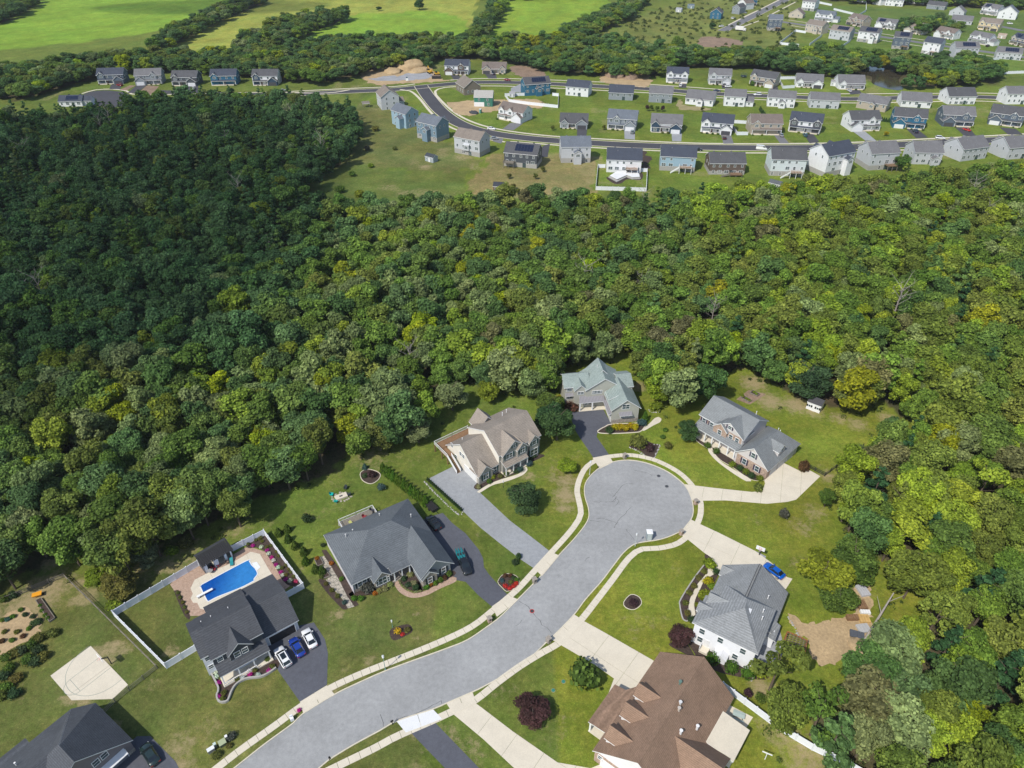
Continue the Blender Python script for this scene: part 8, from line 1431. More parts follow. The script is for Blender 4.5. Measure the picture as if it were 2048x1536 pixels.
# deck furniture on the slate-roofed house
def L2W(o,ang,x,y): c_,s_=math.cos(R(ang)),math.sin(R(ang)); return (o[0]+x*c_-y*s_,o[1]+x*s_+y*c_)
dx,dy=L2W((-32.09,90.23),32.5,11.2,17.6); t=thing('patio_table','round pale table on the white-railed deck','table',(dx,dy,1.09)); q=MB(); q.cyl((0,0,.68),(0,0,.73),.75,n=18); q.build('tabletop',['grey_wood'],t); q=MB(); q.cyl((0,0,0),(0,0,.68),.07,n=6); q.build('leg',['dark_metal'],t)
for u_,v_,lb,c in((9.9,17.3,'red chair on the white-railed deck',(.3,.04,.05)),(12.1,18.2,'dark chair at the corner of the white-railed deck',(.05,.05,.07))): dx,dy=L2W((-32.09,90.23),32.5,u_,v_); t=chair(lb,dx,dy,R(60),c); sc.objects[-1]; 
for o in sc.objects:
    if o.get('label','').endswith('white-railed deck') and o['category']=='chair': o.location.z=1.09
dx,dy=L2W((-32.09,90.23),32.5,6.9,16.8); lounger('yellow lounger on the white-railed deck',dx,dy,R(60),(.6,.6,.2)); [o for o in sc.objects if o.get('label')=='yellow lounger on the white-railed deck'][0].location.z=1.09
# black trailer beside the black suv
t=thing('utility_trailer','black covered utility trailer on the grass above the black suv','trailer',(TRL[0],TRL[1],0),R(-50)); q=MB(); q.box(-1.4,1.4,-.8,.8,.35,.9); q.build('bed',['dark_metal'],t); q=MB(); q.box(-1.45,1.45,-.85,.85,.9,.96); q.build('cover',['rubber'],t); q=MB(); q.cyl((1.4,0,.4),(2.4,0,.35),.05); q.build('drawbar',['dark_metal'],t)
for s in(-.9,.9): q=MB(); q.cyl((0,s-.08,.3),(0,s+.08,.3),.3,n=10); q.build('wheel',['rubber'],t)
# pergola and patio of the white house
P=[Vector(p) for p in PERGOLA]; t=thing('pergola','orange-brown timber pergola beside the stone patio','pergola',(P[0].x,P[0].y,0)); P=[p-P[0] for p in P]
for p in P: q=MB(); q.box(p.x-.1,p.x+.1,p.y-.1,p.y+.1,0,2.5); q.build('post',['orange_wood'],t)
for i in range(4): q=MB(); q.obox(P[i],P[(i+1)%4],.12,2.5,2.7); q.build('beam',['orange_wood'],t)
for i in range(1,7): f=i/7; a=P[0]+(P[3]-P[0])*f; b=P[1]+(P[2]-P[1])*f; q=MB(); q.obox(a,b,.08,2.705,2.86); q.build('rafter',['bark'],t)
for i in range(1,6): f=i/6; a=P[0]+(P[1]-P[0])*f; b=P[3]+(P[2]-P[3])*f; q=MB(); q.obox(a,b,.06,2.865,2.92); q.build('batten',['grey_wood'],t)
# yard junk right of the white house
for nm,lb,cat,p,sz,mt,col in YARD:
    t=thing(nm,lb,cat,(p[0],p[1],0),R(p[2])); q=MB(); q.box(-sz[0]/2,sz[0]/2,-sz[1]/2,sz[1]/2,0,sz[2]*.8); q.build('stack_base' if nm!='slide' else 'body',[mt],t,col=col); 
    n=4
    for i in range(n): q=MB(); x0=-sz[0]/2+sz[0]*i/n; q.box(x0+.03,x0+sz[0]/n-.03,-sz[1]/2-.03,sz[1]/2+.03,sz[2]*.8,sz[2]); q.build('plank',[mt],t,col=col)
t=thing('fallen_trunk','bare leaning grey tree trunk over the sandy yard','dead tree',(LEAN[0][0],LEAN[0][1],0)); d=Vector(LEAN[1])-Vector(LEAN[0]); q=MB(); q.cyl((0,0,0),(d.x*.55,d.y*.55,4.6),.28,.2); q.cyl((d.x*.55,d.y*.55,4.6),(d.x*.9,d.y*.9,8),.2,.1); q.build('trunk',['deadbark'],t); q=MB(); q.cyl((d.x*.55,d.y*.55,4.6),(d.x*.5,d.y*.8+1,6.6),.09,.03,5); q.cyl((d.x*.75,d.y*.75,6.5),(d.x+1,d.y*.8,8),.07,.03,5); q.build('branch',['deadbark'],t)
# garden things at the lower left
t=thing('wheelbarrow','orange-yellow wheelbarrow tipped on the dry grass','wheelbarrow',(WBR[0],WBR[1],0),R(25)); q=MB(); q.v=[(-.7,-.35,.35),(.6,-.4,.35),(.6,.4,.35),(-.7,.35,.35),(-.95,-.5,.8),(.8,-.55,.8),(.8,.55,.8),(-.95,.5,.8)]; q.f=[[3,2,1,0],[0,1,5,4],[1,2,6,5],[2,3,7,6],[3,0,4,7],[4,5,6,7]]; q.mi=[0]*6; q.build('tray',['plain'],t,col=(.75,.33,.02)); q=MB(); q.cyl((.9,-.06,.2),(.9,.06,.2),.2,n=10); q.build('wheel',['rubber'],t)
for s in(-.3,.3): q=MB(); q.cyl((.9,0,.2),(-1.3,s*1.4,.6),.025,n=5); q.build('handle',['wood'],t)
RL=('long timber raised bed in the grass of the kitchen garden','timber raised bed behind the stone-fronted house, nearer the roof','timber raised bed behind the stone-fronted house, farther from the roof','raised bed with orange flowers beside the flagstone path','raised bed with a dark shrub beside the flagstone path')
for p,lb in zip(RAISED,RL):
    c0=Vector((sum(v[0] for v in p)/4,sum(v[1] for v in p)/4)); t=thing('raised_bed',lb,'raised bed',(c0.x,c0.y,0)); P=[Vector(v)-c0 for v in p]
    for i in range(4): q=MB(); q.obox(P[i],P[(i+1)%4],.14,0,.4); q.build('plank',['grey_wood'],t)
    q=MB(); q.prism([v*.95 for v in P],0,.32); q.build('soil',['mulch'],t)
S(sheet('mulch_square',MULCHSQ,.015,'mulch')); sc.objects['mulch_square'].data.materials[0]=M['dirt']
# brown house terrace
t=thing('picnic_table','metal picnic table on the rear slab behind the brown roof','picnic table',(PICNIC[0],PICNIC[1],.05),R(-25)); q=MB(); q.box(-1,1,-.4,.4,.7,.75); q.build('tabletop',['metal'],t,col=(.4,.48,.45))
for s in(-.75,.75): q=MB(); q.box(-1,1,s-.15,s+.15,.42,.46); q.build('bench',['metal'],t,col=(.4,.48,.45))
for s in(-.7,.7): q=MB(); q.box(s-.04,s+.04,-.8,.8,.36,.42); q.box(s-.04,s+.04,-.1,.1,0,.7); q.build('frame',['dark_metal'],t)
t=thing('clothes_post','white T-shaped clothes post on the lawn behind the brown roof','clothes post',(TPOST[0],TPOST[1],0),R(-25)); q=MB(); q.cyl((0,0,0),(0,0,1.9),.07); q.build('post',['trim'],t); q=MB(); q.box(-.8,.8,-.07,.07,1.9,2.02); q.build('crossbar',['trim'],t)
# rocks
def rocks(name,pts,r0,r1,mat='foundation',n=None,label=None):
    root=S(inst(name,None)); rr=random.Random(9)
    ms=[]
    for k in range(4): q=MB(); q.dome((0,0,-.02),1,1,.7,0,7,3,.22,rr); ms.append(q.mesh('stone',[mat],True))
    l=smooth_line(pts,.45)
    for p in l: o=inst('stone',rr.choice(ms),root,(p.x+rr.uniform(-.1,.1),p.y+rr.uniform(-.1,.1),0),rr.uniform(0,6)); s_=rr.uniform(r0,r1); o.scale=(s_,s_*rr.uniform(.7,1),s_)
for p in ROCKS: rocks('rock_edging',p,.16,.3)
# building site
t=thing('house','unfinished house with green sheathing and a partly covered roof','house under construction',(HC[0][0],HC[0][1],0),R(HC[1])); W=MB(); Rb=MB(); body_roof(W,Rb,0,11,0,9,5.4,8.2,'x',.3); W.build('wall',['greenish'],t); Rb.build('roof',['foundation','trim'],t)
q=MB(); q.box(-.05,6,-.06,0,0,2.6); q.box(-.06,0,0,9,0,5.2); q.build('house_wrap',['trim'],t)
for i in range(5): q=MB(); q.box(6.2+i*.95,6.28+i*.95,-.07,0,0,5.3); q.build('stud',['wood'],t)
for x,z in((3,4),(8,4),(8.5,1.5)): window(t,x,-.07,z,.9,1.2,0,'far')
t=thing('house','taupe house with brown roof behind the unfinished one','house',(HC2[0][0],HC2[0][1],0),R(HC2[1])); W=MB(); Rb=MB(); body_roof(W,Rb,0,11,0,15,4.6,8.6,'y',.35); W.build('wall',['siding'],t,col=(.2,.17,.14)); Rb.build('roof',['shingle','trim'],t,col=(.2,.175,.15))
for x in(2.5,5.5,8.5): window(t,x,-.02,2,.9,1.4,0,'far'); 
for y in(3,7,11): window(t,-.02,y,2,.9,1.4,-90,'far')
def digger(label,x,y,ang):
    t=thing('excavator',label,'excavator',(x,y,0),R(ang)); ye=(.6,.35,.03)
    for s in(-1.1,1.1): q=MB(); q.box(-1.8,1.8,s-.3,s+.3,.05,.9); q.build('track',['rubber'],t)
    q=MB(); q.box(-1.6,1.2,-1.2,1.2,1.0,2.0); q.build('body',['plain'],t,col=ye); q=MB(); q.box(.1,1.2,.2,1.2,2.0,3.0); q.build('cab',['carglass'],t); q=MB(); q.cyl((1.0,-.3,1.8),(3.4,-.3,4.2),.25,.2,6); q.cyl((3.4,-.3,4.2),(5.0,-.3,2.0),.2,.15,6); q.build('boom',['plain'],t,col=ye); q=MB(); q.box(4.5,5.4,-.8,.2,1.2,2.0); q.build('bucket',['dark_metal'],t)
digger('yellow excavator at the right end of the dirt mound, nearer the white house',DIG[0][0],DIG[0][1],200); digger('yellow digger at the right end of the dirt mound, nearer the mound',DIG[1][0],DIG[1][1],120)
t=thing('dumpster','dark waste container below the excavators','dumpster',(DIG[2][0],DIG[2][1],0)); q=MB(); q.box(-3,3,-1.2,1.2,.2,1.9); q.build('body',['dark_metal'],t); q=MB(); q.box(-2.9,2.9,-1.1,1.1,1.9,1.95); q.build('fill',['dirt'],t)
t=thing('site_sign','blue and white site sign post by the gravel','sign',(DIG[3][0],DIG[3][1],0)); q=MB(); q.box(-.8,.8,-.05,.05,1.0,2.6); q.build('board',['trim'],t); q=MB(); q.box(-.05,.05,.05,.12,0,2.6); q.build('post',['wood'],t); q=MB(); q.box(-.5,.5,-.07,-.05,2.7,3.5); q.build('upper_board',['plain'],t,col=(.03,.08,.12))
# trampoline, paddling pool
t=thing('trampoline','dark trampoline on the lawn beside the stone-fronted tan house','trampoline',(TRAMP[0],TRAMP[1],0)); q=MB(); q.cyl((0,0,.8),(0,0,.9),2.0,n=20); q.build('mat',['rubber'],t); q=MB()
for i in range(20): a0=2*math.pi*i/20;a1=2*math.pi*(i+1)/20; q.cyl((2*math.cos(a0),2*math.sin(a0),.9),(2*math.cos(a1),2*math.sin(a1),.9),.1,n=5); q.cyl((2*math.cos(a0),2*math.sin(a0),2.4),(2*math.cos(a1),2*math.sin(a1),2.4),.04,n=4)
for i in range(6): a0=math.pi*i/3; q.cyl((2*math.cos(a0),2*math.sin(a0),0),(2*math.cos(a0),2*math.sin(a0),2.4),.04,n=4)
q.build('frame',['metal'],t,col=(.03,.1,.14))
t=thing('paddling_pool','pale blue paddling pool on the lawn below the white house','paddling pool',(PADD[0],PADD[1],0)); q=MB(); q.cyl((0,0,0),(0,0,.35),1.6,n=20); q.build('basin',['plain'],t,col=(.25,.6,.7)); q=MB(); q.cyl((0,0,.3),(0,0,.37),1.35,n=20); q.build('water',['plain'],t,col=(.45,.75,.8))
# tiered patio of the fenced house
def tier(lb,p,z,mt): t=tag(inst('patio_terrace',None),lb,'terrace'); q=MB(); q.prism(p,0,z-.12); q.build('retaining_wall',['foundation'],t); q=MB(); c_=Vector((sum(v[0] for v in p)/len(p),sum(v[1] for v in p)/len(p))); q.prism([c_+(Vector(v)-c_)*1.03 for v in p],z-.12,z); q.build('paving',[mt],t)
tier('raised pale paved terrace in the white-fenced yard',TIER[0],1.0,'new_concrete'); tier('lower grey terrace step in the white-fenced yard',TIER[1],.45,'foundation'); S(sheet('patio_bed',TIER[2],.03,'mulch',1))
# cloud outside the frame that shades the left of the wood
# thin summer haze
m=bpy.data.materials.new('haze'); m.use_nodes=True; t_=m.node_tree; t_.nodes.remove(t_.nodes['Principled BSDF']); pv=t_.nodes.new('ShaderNodeVolumePrincipled'); pv.inputs['Density'].default_value=HAZE; pv.inputs['Color'].default_value=(.85,.92,1,1); t_.links.new(pv.outputs[0],t_.nodes['Material Output'].inputs['Volume']); M['haze']=m
q=MB(); q.box(-2000,2000,-300,2400,-1.2,122); tag(q.build('haze',['haze']),'thin pale summer haze in the air over the whole valley','haze',None,'stuff')
# clouds high above, behind the camera: they shade parts of the wood and of the far fields
m=N('cloud'); lw=m.n("LayerWeight"); lw.inputs[0].default_value=.5; tb=m.n("BsdfTransparent"); mx=m.n("MixShader"); m.base((.9,.9,.92)); m.l(m.ramp(lw.outputs['Facing'],.25,.85,CLD_OP,0),mx.inputs[0]); m.l(tb.outputs[0],mx.inputs[1]); m.l(m.b.outputs[0],mx.inputs[2]); m.l(mx.outputs[0],m.t.nodes["Material Output"].inputs[0]); M['cloud']=m.m
for k,(gx_,gy_,rx,ry) in enumerate(CLOUDS):
    zc=700; f=zc/math.tan(R(SUN_EL)); s_=Vector(SUN_AZ).normalized(); q=MB(); q.dome((0,0,0),rx,ry,40,0,28,12,.03,random.Random(k),-1); o=q.build('cloud',['cloud'],None,(gx_+s_.x*f,gy_+s_.y*f,zc),0,None,True); S(o)
# ---------------- vegetation ----------------
def leaf_mesh(name,P,Nn,S_,LV,mat,core=None):
    n=len(P); rs=np.random.RandomState(abs(hash(name))%1000 if False else n%997)
    up=rs.normal(size=(n,3)); t1=np.cross(Nn,up); t1/=np.linalg.norm(t1,axis=1)[:,None]+1e-9; t2=np.cross(Nn,t1); a=S_[:,None]; b=a*rs.uniform(.55,1,(n,1))
    f=Nn*a*.25
    V=np.stack([P-t1*a,P-t2*b+f,P+t1*a,P+t2*b+f],1).reshape(-1,3); F=np.arange(4*n).reshape(n,4)
    lv=np.repeat(LV,4)
    if core is not None:
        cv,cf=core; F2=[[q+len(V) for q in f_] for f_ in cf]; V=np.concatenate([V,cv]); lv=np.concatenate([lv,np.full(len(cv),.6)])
    else: F2=[]
    me=bpy.data.meshes.new(name); me.from_pydata(V.tolist(),[],F.tolist()+F2); me.materials.append(M[mat]); at=me.attributes.new('lv','FLOAT','POINT'); at.data.foreach_set('value',lv.astype(np.float32)); me.update(); return me
def ico(c,r,rs,sub=1):
    t=(1+5**.5)/2; v=np.array([(-1,t,0),(1,t,0),(-1,-t,0),(1,-t,0),(0,-1,t),(0,1,t),(0,-1,-t),(0,1,-t),(t,0,-1),(t,0,1),(-t,0,-1),(-t,0,1)],float); v/=np.linalg.norm(v[0]); v=v*rs.uniform(.82,1.1,(12,1))
    f=[(0,11,5),(0,5,1),(0,1,7),(0,7,10),(0,10,11),(1,5,9),(5,11,4),(11,10,2),(10,7,6),(7,1,8),(3,9,4),(3,4,2),(3,2,6),(3,6,8),(3,8,9),(4,9,5),(2,4,11),(6,2,10),(8,6,7),(9,8,1)]
    return v*np.array(r)+np.array(c),f
def crown(name,seed,r,z0,z1,n,leaf,mat,kind='broad'):
    rs=np.random.RandomState(seed); L=[]; H_=z1-z0; zc=(z0+z1)/2
    if kind=='broad':
        k=rs.randint(13,18)
        L.append((np.array([0,0,zc]),r*.55,H_*.36))
        for i in range(k):
            a=i*2.4+rs.uniform(-.4,.4); u=rs.uniform(-.75,1); rr=r*.66*math.sqrt(max(.05,1-(u*.85)**2))*rs.uniform(.75,1.08); q=r*rs.uniform(.27,.42)
            L.append((np.array([rr*math.cos(a),rr*math.sin(a),zc+u*H_*.36]),q,q*rs.uniform(.7,.95)))
    elif kind=='pine':
        for i in range(16):
            f=(i+.5)/16; z=z0+H_*f; rr=r*(1-f)**.75*.75; a=i*2.4; q=r*.3*(1.15-f*.7); L.append((np.array([rr*math.cos(a)*rs.uniform(.5,1),rr*math.sin(a)*rs.uniform(.5,1),z]),q,q*.42))
    elif kind=='cone':
        for i in range(7): f=i/7; L.append((np.array([0,0,z0+H_*(f*.82+.1)]),r*(1-f*.82),H_*.13))
    elif kind=='ball': L.append((np.array([0,0,zc]),r*.95,H_*.5))
    elif kind=='bush':
        for i in range(7): a=i*2.4; L.append((np.array([r*.45*math.cos(a),r*.45*math.sin(a),z0+H_*rs.uniform(.35,.6)]),r*rs.uniform(.4,.6),H_*.4))
        L.append((np.array([0,0,z0+H_*.55]),r*.6,H_*.45))
    elif kind=='sparse':
        for i in range(12): a=i*2.4; u=rs.uniform(-.8,1); rr=r*.75*rs.uniform(.4,1); L.append((np.array([rr*math.cos(a),rr*math.sin(a),zc+u*H_*.4]),r*rs.uniform(.18,.3),r*.2))
    w_=np.array([l[1]**2 for l in L]); w_/=w_.sum(); idx=rs.choice(len(L),int(n*1.6),p=w_); d=rs.normal(size=(len(idx),3)); d[:,2]+=.25; d/=np.linalg.norm(d,axis=1)[:,None]
    c=np.array([L[i][0] for i in idx]); rad=np.array([[L[i][1],L[i][1],L[i][2]] for i in idx]); P=c+d*rad*rs.uniform(.86,1.08,(len(idx),1))
    keep=np.ones(len(P),bool)
    for j,(cc,a,b) in enumerate(L):
        q=((P-cc)/np.array([a,a,b])); ins=(np.linalg.norm(q,axis=1)<.82)&(idx!=j); keep&=~ins
    P=P[keep][:n]; d=d[keep][:n]; id2=idx[keep][:n]; m_=len(P)
    lb=rs.uniform(.76,1.24,len(L)); LV=lb[id2]*rs.uniform(.58,1.4,m_)
    Nn=d+rs.normal(size=(m_,3))*.55; Nn[:,2]+=.2; Nn/=np.linalg.norm(Nn,axis=1)[:,None]
    S_=leaf*rs.uniform(.55,1.25,m_)
    core=None
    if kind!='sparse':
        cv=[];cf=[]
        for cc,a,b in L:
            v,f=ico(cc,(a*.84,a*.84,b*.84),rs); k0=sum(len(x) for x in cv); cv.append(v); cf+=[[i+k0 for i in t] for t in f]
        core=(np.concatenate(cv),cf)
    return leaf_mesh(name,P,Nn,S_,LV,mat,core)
def trunk_mesh(seed,h_,r,limb=5,mat='bark'):
    rr=random.Random(seed); q=MB(); q.cyl((0,0,0),(.1,.05,h_*.55),r,r*.65,7); q.cyl((.1,.05,h_*.55),(0,.2,h_*.85),r*.62,r*.2,6)
    for i in range(limb): a=i*2.3; z=h_*(.35+.09*i); q.cyl((0,0,z),(math.cos(a)*h_*.2,math.sin(a)*h_*.2,z+h_*.16),r*.3,r*.1,5)
    return q.mesh('trunk',[mat])
def dead_tree_mesh(seed):
    rr=random.Random(seed); q=MB(); q.cyl((0,0,0),(.2,0,8),.22,.13,6)
    for i in range(16):
        a=i*2.4; z=4.5+i*.45; e=(math.cos(a)*rr.uniform(1.5,3),math.sin(a)*rr.uniform(1.5,3),z+rr.uniform(1,2.6)); q.cyl((.1,0,z),e,.07,.03,4)
        for k in range(3): q.cyl(e,(e[0]+rr.uniform(-1,1),e[1]+rr.uniform(-1,1),e[2]+rr.uniform(.4,1.3)),.035,.012,3)
    q.cyl((.2,0,8),(0,.3,12),.13,.03,5); return q
HT=12.0; RT=4.0
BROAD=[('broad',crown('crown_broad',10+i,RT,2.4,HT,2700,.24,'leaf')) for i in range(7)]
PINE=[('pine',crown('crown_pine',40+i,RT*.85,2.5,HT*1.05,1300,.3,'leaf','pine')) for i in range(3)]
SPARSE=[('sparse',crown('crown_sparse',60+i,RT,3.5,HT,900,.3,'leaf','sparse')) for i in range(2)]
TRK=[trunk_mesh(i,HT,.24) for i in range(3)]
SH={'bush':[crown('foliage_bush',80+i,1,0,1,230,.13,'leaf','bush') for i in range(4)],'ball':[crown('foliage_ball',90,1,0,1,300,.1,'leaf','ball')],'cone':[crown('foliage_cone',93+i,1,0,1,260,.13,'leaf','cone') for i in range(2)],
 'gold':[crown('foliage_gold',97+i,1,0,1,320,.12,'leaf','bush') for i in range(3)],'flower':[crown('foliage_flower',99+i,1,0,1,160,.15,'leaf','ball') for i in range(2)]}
STEM={}
q=MB(); q.cyl((0,0,0),(0,0,.6),.06,.04,5); STEM=q.mesh('stem',['bark'])
VC=dict(gp=(.17,.21,.085),dk=(.05,.105,.034),md=(.09,.16,.026),gr=(.1,.2,.022),dg=(.05,.09,.035),yg=(.19,.25,.022),ol=(.14,.155,.035),yy=(.4,.34,.012),yl=(.28,.3,.12),pp=(.07,.036,.038),rd=(.12,.06,.03),gy=(.1,.095,.075),bg=(.07,.14,.13),
 mg=(.45,.03,.25),wh=(.62,.66,.58),pk=(.5,.06,.15),rd2=(.5,.05,.03),yw=(.5,.4,.02),**{'or':(.4,.15,.02)})
CAT=dict(tree='tree',purple='tree',bush='shrub',ball='shrub',cone='conifer',gold='shrub',flower='flowers')
cnt={}
for kd,x,y,r_,h_,cl_,lb in VEG_LIST: cnt[lb]=cnt.get(lb,0)+1
order={}
for kd,x,y,r_,h_,cl_,lb in VEG_LIST:
    tree=kd=='tree' or (kd=='purple' and h_>3.5)
    grp=lb if cnt[lb]>1 else None
    nm={'tree':'tree','purple':'tree' if tree else 'shrub','bush':'shrub','ball':'shrub','cone':'conifer','gold':'shrub','flower':'flower_mound'}[kd]
    t=thing(nm,lb,'tree' if tree else CAT[kd] if kd!='purple' else 'shrub',(x,y,0),rng.uniform(0,6.28),grp); c=VC[cl_]; c=tuple(v*rng.uniform(.88,1.12) for v in c)
    if tree:
        me_=rng.choice(BROAD)[1]; s=(r_/RT,r_/RT,h_/HT); z=-1.2*(h_/HT) if r_>h_*.4 else 0; o=inst('crown',me_,t,(0,0,z),0,c); o.scale=s; k=inst('trunk',rng.choice(TRK),t); k.scale=(r_/RT,r_/RT,h_/HT)
    else:
        me_=rng.choice(SH['bush' if kd=='purple' else kd]); o=inst('foliage',me_,t,(0,0,0),0,c); o.scale=(r_,r_,h_); k=inst('stem',STEM,t); k.scale=(r_,r_,h_)
for lb_,root_,sx_,sy_ in SHRUBS:
    if rng.random()<.3: continue
    c_,s_=math.cos(root_.rotation_euler.z),math.sin(root_.rotation_euler.z); x=root_.location.x+sx_*c_-sy_*s_; y=root_.location.y+sx_*s_+sy_*c_
    lb2='low porch shrub, '+' '.join(lb_.split()[:11]); t=thing('shrub',lb2,'shrub',(x,y,0),rng.uniform(0,6),lb2); o=inst('foliage',rng.choice(SH['bush']),t,(0,0,0),0,rng.choice([VC['md'],VC['dg'],VC['ol'],VC['yg']])); k_=rng.uniform(.5,.95); o.scale=(k_,k_,k_*1.1); k=inst('stem',STEM,t)
# --- the wood: trees set out by a jittered grid inside the wood outlines
TINTS=dict(dark=[(.04,.105,.038),(.046,.115,.034),(.052,.12,.044)],mid=[(.09,.17,.024),(.105,.19,.026),(.1,.165,.035)],olive=[(.13,.165,.028),(.145,.175,.034),(.12,.16,.026)],yell=[(.26,.32,.016),(.24,.3,.018)],lime=[(.2,.27,.02),(.23,.29,.02),(.17,.26,.022)],pale=[(.19,.235,.1),(.175,.225,.09)],brown=[(.14,.125,.065),(.13,.11,.06)],teal=[(.068,.14,.055),(.075,.15,.06)])
def zone(x,y,far):
    if far: return ['dark','mid','olive','yell','pale','teal','lime'],[.3,.24,.2,.04,.1,.08,.06]
    u=x/(y+60)   # bearing from the open ground in front
    if x<-68 and y>160: return ['dark','teal','mid','pale','lime','olive'],[.44,.25,.2,.03,.04,.04]
    if x<10: return ['dark','teal','mid','pale','yell','olive','brown','lime'],[.08,.14,.26,.2,.05,.12,.02,.13]
    if x>70 : return ['olive','mid','yell','dark','pale','brown','lime'],[.3,.26,.06,.06,.07,.02,.23]
    return ['olive','mid','dark','teal','pale','yell','brown','lime'],[.26,.28,.12,.09,.12,.03,.02,.08]
def inview(x,y,z=6,m_=1.12):
    cz=z-120; d=y*math.cos(R(36.5))-cz*math.sin(R(36.5))
    if d<20: return False,9e9
    up=y*math.sin(R(36.5))+cz*math.cos(R(36.5)); f=1421.
    return abs(f*x/d)<1024*m_+40 and -768*m_-60<f*up/d<768*m_+40,d
cand=[]; rw=random.Random(11)
for nm,sp,poly in FOREST:
    xs=[p[0] for p in poly]; ys=[p[1] for p in poly]; gx_=np.arange(min(xs),max(xs),sp); gy_=np.arange(max(30,min(ys)),min(max(ys),1500),sp*.87)
    GX,GY=np.meshgrid(gx_,gy_); GX=GX+(np.arange(len(gy_))%2*.5*sp)[:,None]
    rs=np.random.RandomState(int(sp*10)+len(poly)); GX=GX+rs.uniform(-.36,.36,GX.shape)*sp; GY=GY+rs.uniform(-.36,.36,GY.shape)*sp
    ok=inpoly(GX,GY,poly)
    for x,y in zip(GX[ok],GY[ok]):
        v,d=inview(x,y)
        if v:
            cand.append((d,x,y,nm,sp))
            if rw.random()<.4 and d>150:
                x2,y2=x+rw.uniform(-.6,.6)*sp,y+sp*.5
                if inpoly(np.array([x2]),np.array([y2]),poly)[0]: cand.append((d+.01,x2,y2,nm+'_low',sp))
cand.sort()
def clear(x,y):
    for (a,b,rr) in CLEAR:
        if (x-a)**2+(y-b)**2<rr*rr: return False
    return True
LMK=[((-100,98),'behind the kitchen garden'),((-88,108),'at the wood edge left of the pool yard'),((-66,112),'behind the pool house'),((-52,122),'at the wood edge behind the fire table lawn'),((-30,140),'behind the conifer hedge row'),((-16,158),'at the wood edge left of the tan house'),((8,165),'between the tan house and the green roof'),((30,172),'behind the green-roofed house'),((52,158),'between the green-roofed and stone-fronted houses'),((78,150),'around the white shed with black shutters'),((92,128),'right of the back lawn fence'),((85,105),'at the wood edge right of the hoop drive'),((78,88),'above the sandy yard'),((92,75),'right of the leaning bare trunk'),((66,66),'below the pergola and sandy yard'),((80,52),'near the lower right corner'),((-120,120),'near the left edge above the garden'),((-75,135),'in the wood beyond the pool'),((-45,160),'in the wood beyond the fire table lawn'),((110,100),'at the right edge of the frame')]
def nearest(x,y): return min(LMK,key=lambda l:(l[0][0]-x)**2+(l[0][1]-y)**2)[1]
HUE=dict(lime='light green',dark='dark green',mid='mid green',olive='olive green',yell='yellow-green',pale='pale grey-green',brown='brownish',teal='blue-green')
single=0; rest=[]; nlab={}
DEADM=dead_tree_mesh(3).mesh('trunk',['deadbark'])
for d,x,y,nm,sp in cand:
    if not clear(x,y): continue
    small=nm.endswith('_low'); nm=nm.replace('_low',''); far=nm=='far'; ks,ws=zone(x,y,far)
    cl=vnoise(np.array([x]),np.array([y]),14,5)[0]
    hue=rw.choices(ks,[w_*(1 if k_ not in('yell','lime','brown') else .25+2.0*max(0,vnoise(np.array([x]),np.array([y]),30,21)[0]-.25)) for k_,w_ in zip(ks,ws)])[0]; mu=rw.uniform(.82,1.18); zm=[sum(w_*TINTS[k_][0][c_] for k_,w_ in zip(ks,ws)) for c_ in range(3)]; gain=1.28 if x>60 else (1.2 if x>-60 else 1.12); tint=tuple((v*.68+.32*z_)*mu*gain*rw.uniform(.95,1.05) for v,z_ in zip(rw.choice(TINTS[hue]),zm))
    pine=(not far and ((x<-60 and y>230 and rw.random()<.5) or (x>20 and rw.random()<.14)))
    if pine and hue in('yell','lime','brown'): hue='dark'; tint=TINTS['dark'][0]
    if hue=='yell': tint=tuple(v*rw.uniform(.85,1.1) for v in TINTS['yell'][0])
    big=rw.random(); hh=(9.5+5.5*big)*(1 if not far else .8)*(.8+.4*cl); r_=(sp*.56+2.1*big**2)*(1.06 if not far else 1)*(1 if not far else 1.0); dead=(not far) and d>185 and rw.random()<.009
    if small: hh*=rw.uniform(.55,.8); r_*=rw.uniform(.45,.65)
    if single<300-26 and not far:
        kind,me_=('pine',rw.choice(PINE)[1]) if pine else (('sparse',rw.choice(SPARSE)[1]) if rw.random()<.05 else rw.choice(BROAD)); size='tall' if hh>13.5 else ('low' if hh<10.5 else 'mid-sized')
        form={'broad':'round-crowned tree','pine':'pine','sparse':'thin-crowned tree'}[kind]
        if dead: lb='bare grey dead tree '+nearest(x,y)
        else: lb=f"{size} {HUE[hue]} {form} {nearest(x,y)}"
        wide='broad ' if r_>4.0 else ''
        if wide and not dead: lb=wide+lb
        t=thing('pine_tree' if kind=='pine' else ('dead_tree' if dead else 'tree'),lb,'tree',(x,y,0),rw.uniform(0,6.28)); nlab.setdefault(lb,[]).append(t)
        if dead: o=inst('trunk',DEADM,t); o.scale=(1,1,hh/12)
        else:
            o=inst('crown',me_,t,(0,0,0),0,tint); aq=rw.uniform(.85,1.18); o.scale=(r_/RT*aq,r_/RT/aq,hh/HT); k=inst('trunk',rw.choice(TRK),t); k.scale=(1,1,hh/HT)
        single+=1
    else: rest.append((x,y,r_,hh,tint,9 if dead else (7+rw.randrange(2) if pine else rw.randrange(7)),rw.uniform(0,6.28)))
for lb,ts in nlab.items():
    if len(ts)>1:
        for t in ts: t['group']='alike '+lb
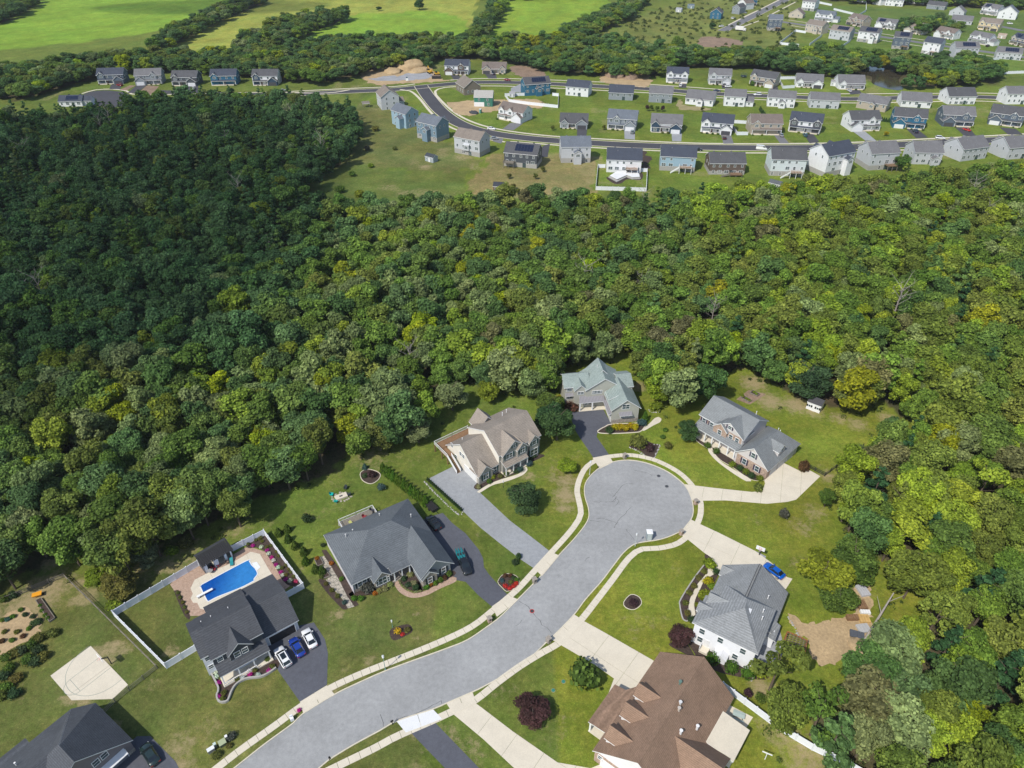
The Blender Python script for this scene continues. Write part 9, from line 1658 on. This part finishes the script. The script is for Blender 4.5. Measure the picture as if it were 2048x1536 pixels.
# the rest of the wood: one object that sets copies of a few crowns on points
col=bpy.data.collections.new('wood_sources'); srcs=[]
def src(name,me_): o=bpy.data.objects.new(name,me_); col.objects.link(o); srcs.append(o)
for i in range(7): src(f'a{i}',crown(f'wood_broad_{i}',110+i,RT,1.5,HT,1700,.3,'leaf_wood'))
for i in range(2): src(f'b{i}',crown(f'wood_pine_{i}',140+i,RT*.85,1.5,HT*1.05,1300,.28,'leaf_wood','pine'))
src('c0',dead_tree_mesh(8).mesh('wood_dead',['deadbark']))
me=bpy.data.meshes.new('woodland'); me.vertices.add(len(rest)); A=np.array([(a,b,0) for a,b,*_ in rest]); me.vertices.foreach_set('co',A.ravel())
def pa(n,ty,key,arr): at=me.attributes.new(n,ty,'POINT'); at.data.foreach_set(key,np.array(arr).ravel())
pa('scl','FLOAT_VECTOR','vector',[(r_/RT,r_/RT,h_/HT) for _,_,r_,h_,_,_,_ in rest]); pa('rotz','FLOAT_VECTOR','vector',[(0,0,t[6]) for t in rest]); pa('pick','INT','value',[t[5] for t in rest]); pa('tint','FLOAT_COLOR','color',[(*t[4],1) for t in rest])
wood=inst('woodland',me); tag(wood,'dense mixed wood of green, olive and yellowing trees filling the valley and the far tree belts','woodland',None,'stuff')
ng=bpy.data.node_groups.new('wood','GeometryNodeTree'); ng.interface.new_socket('Geometry',in_out='INPUT',socket_type='NodeSocketGeometry'); ng.interface.new_socket('Geometry',in_out='OUTPUT',socket_type='NodeSocketGeometry')
nn=ng.nodes; gi=nn.new('NodeGroupInput'); go=nn.new('NodeGroupOutput'); iop=nn.new('GeometryNodeInstanceOnPoints'); ci=nn.new('GeometryNodeCollectionInfo'); ci.inputs[0].default_value=col; ci.inputs['Separate Children'].default_value=True; ci.inputs['Reset Children'].default_value=True
m2p=nn.new('GeometryNodeMeshToPoints')
def na(n,ty): q=nn.new('GeometryNodeInputNamedAttribute'); q.data_type=ty; q.inputs[0].default_value=n; return q.outputs[0]
lk=ng.links; lk.new(gi.outputs[0],m2p.inputs[0]); lk.new(m2p.outputs[0],iop.inputs['Points']); lk.new(ci.outputs[0],iop.inputs['Instance']); iop.inputs['Pick Instance'].default_value=True; lk.new(na('pick','INT'),iop.inputs['Instance Index']); lk.new(na('scl','FLOAT_VECTOR'),iop.inputs['Scale'])
e2r=nn.new('FunctionNodeEulerToRotation'); lk.new(na('rotz','FLOAT_VECTOR'),e2r.inputs[0]); lk.new(e2r.outputs[0],iop.inputs['Rotation']); lk.new(iop.outputs[0],go.inputs[0])
md=wood.modifiers.new('wood','NODES'); md.node_group=ng
print('trees',single,len(rest))
# undergrowth on the wood floor and scrub in the meadow: uncountable, one object each
def scatter(name,label,pts,tints,s0,s1,n,leaf=.3):
    rs=np.random.RandomState(5); P=[];Nn=[];S_=[];LV=[]
    me=bpy.data.meshes.new(name)
    pts=np.array(pts); k=len(pts); rep=np.repeat(pts,n,0); sz=np.repeat(rs.uniform(s0,s1,k),n); d=rs.normal(size=(k*n,3)); d[:,2]=abs(d[:,2]); d/=np.linalg.norm(d,axis=1)[:,None]
    P=np.concatenate([rep,np.zeros((k*n,1))],1)+d*sz[:,None]*rs.uniform(.5,1,(k*n,1)); me=leaf_mesh(name,P,d,leaf*rs.uniform(.6,1.3,k*n),rs.uniform(.7,1.3,k*n)*np.repeat(rs.uniform(.7,1.3,k),n),'leaf'); o=inst(name,me,col=tints); tag(o,label,name.replace('_',' '),None,'stuff')
ug=[(x+rw.gauss(0,3.2),y+rw.gauss(0,3.2)) for d,x,y,nm,sp in cand[:1900] for _ in (0,1)]
XY=np.array([p for p in ug]); hard=np.zeros(len(ug),bool)
for p_ in [v_[1] for v_ in DRIVES.values()]+SAND+[PAVERS,POOL_DECK,COURT,POOLBED,GREEN_WALK]: hard|=inpoly(XY[:,0],XY[:,1],p_)
ug=[p for p,h_ in zip(ug,hard) if not h_]
ug=[p for p in ug if all((p[0]-c[0])**2+(p[1]-c[1])**2>(c[2]*.8)**2 for c in CLEAR)]
scatter('undergrowth','low green undergrowth along the floor of the wood',ug,(.06,.09,.02),.35,1.2,26,.2)
sb=[]; mz=ZONES[4][2]; xs=[p[0] for p in mz]; ys=[p[1] for p in mz]
while len(sb)<420:
    x=rw.uniform(min(xs),max(xs)); y=rw.uniform(min(ys),max(ys))
    if inpoly(np.array([x]),np.array([y]),mz)[0] and rw.random()<.25+vnoise(np.array([x]),np.array([y]),35,3)[0]: sb.append((x,y))
scatter('meadow_scrub','scattered scrub over the rough meadow at the top',sb,(.07,.1,.025),.8,2.6,30,.6)
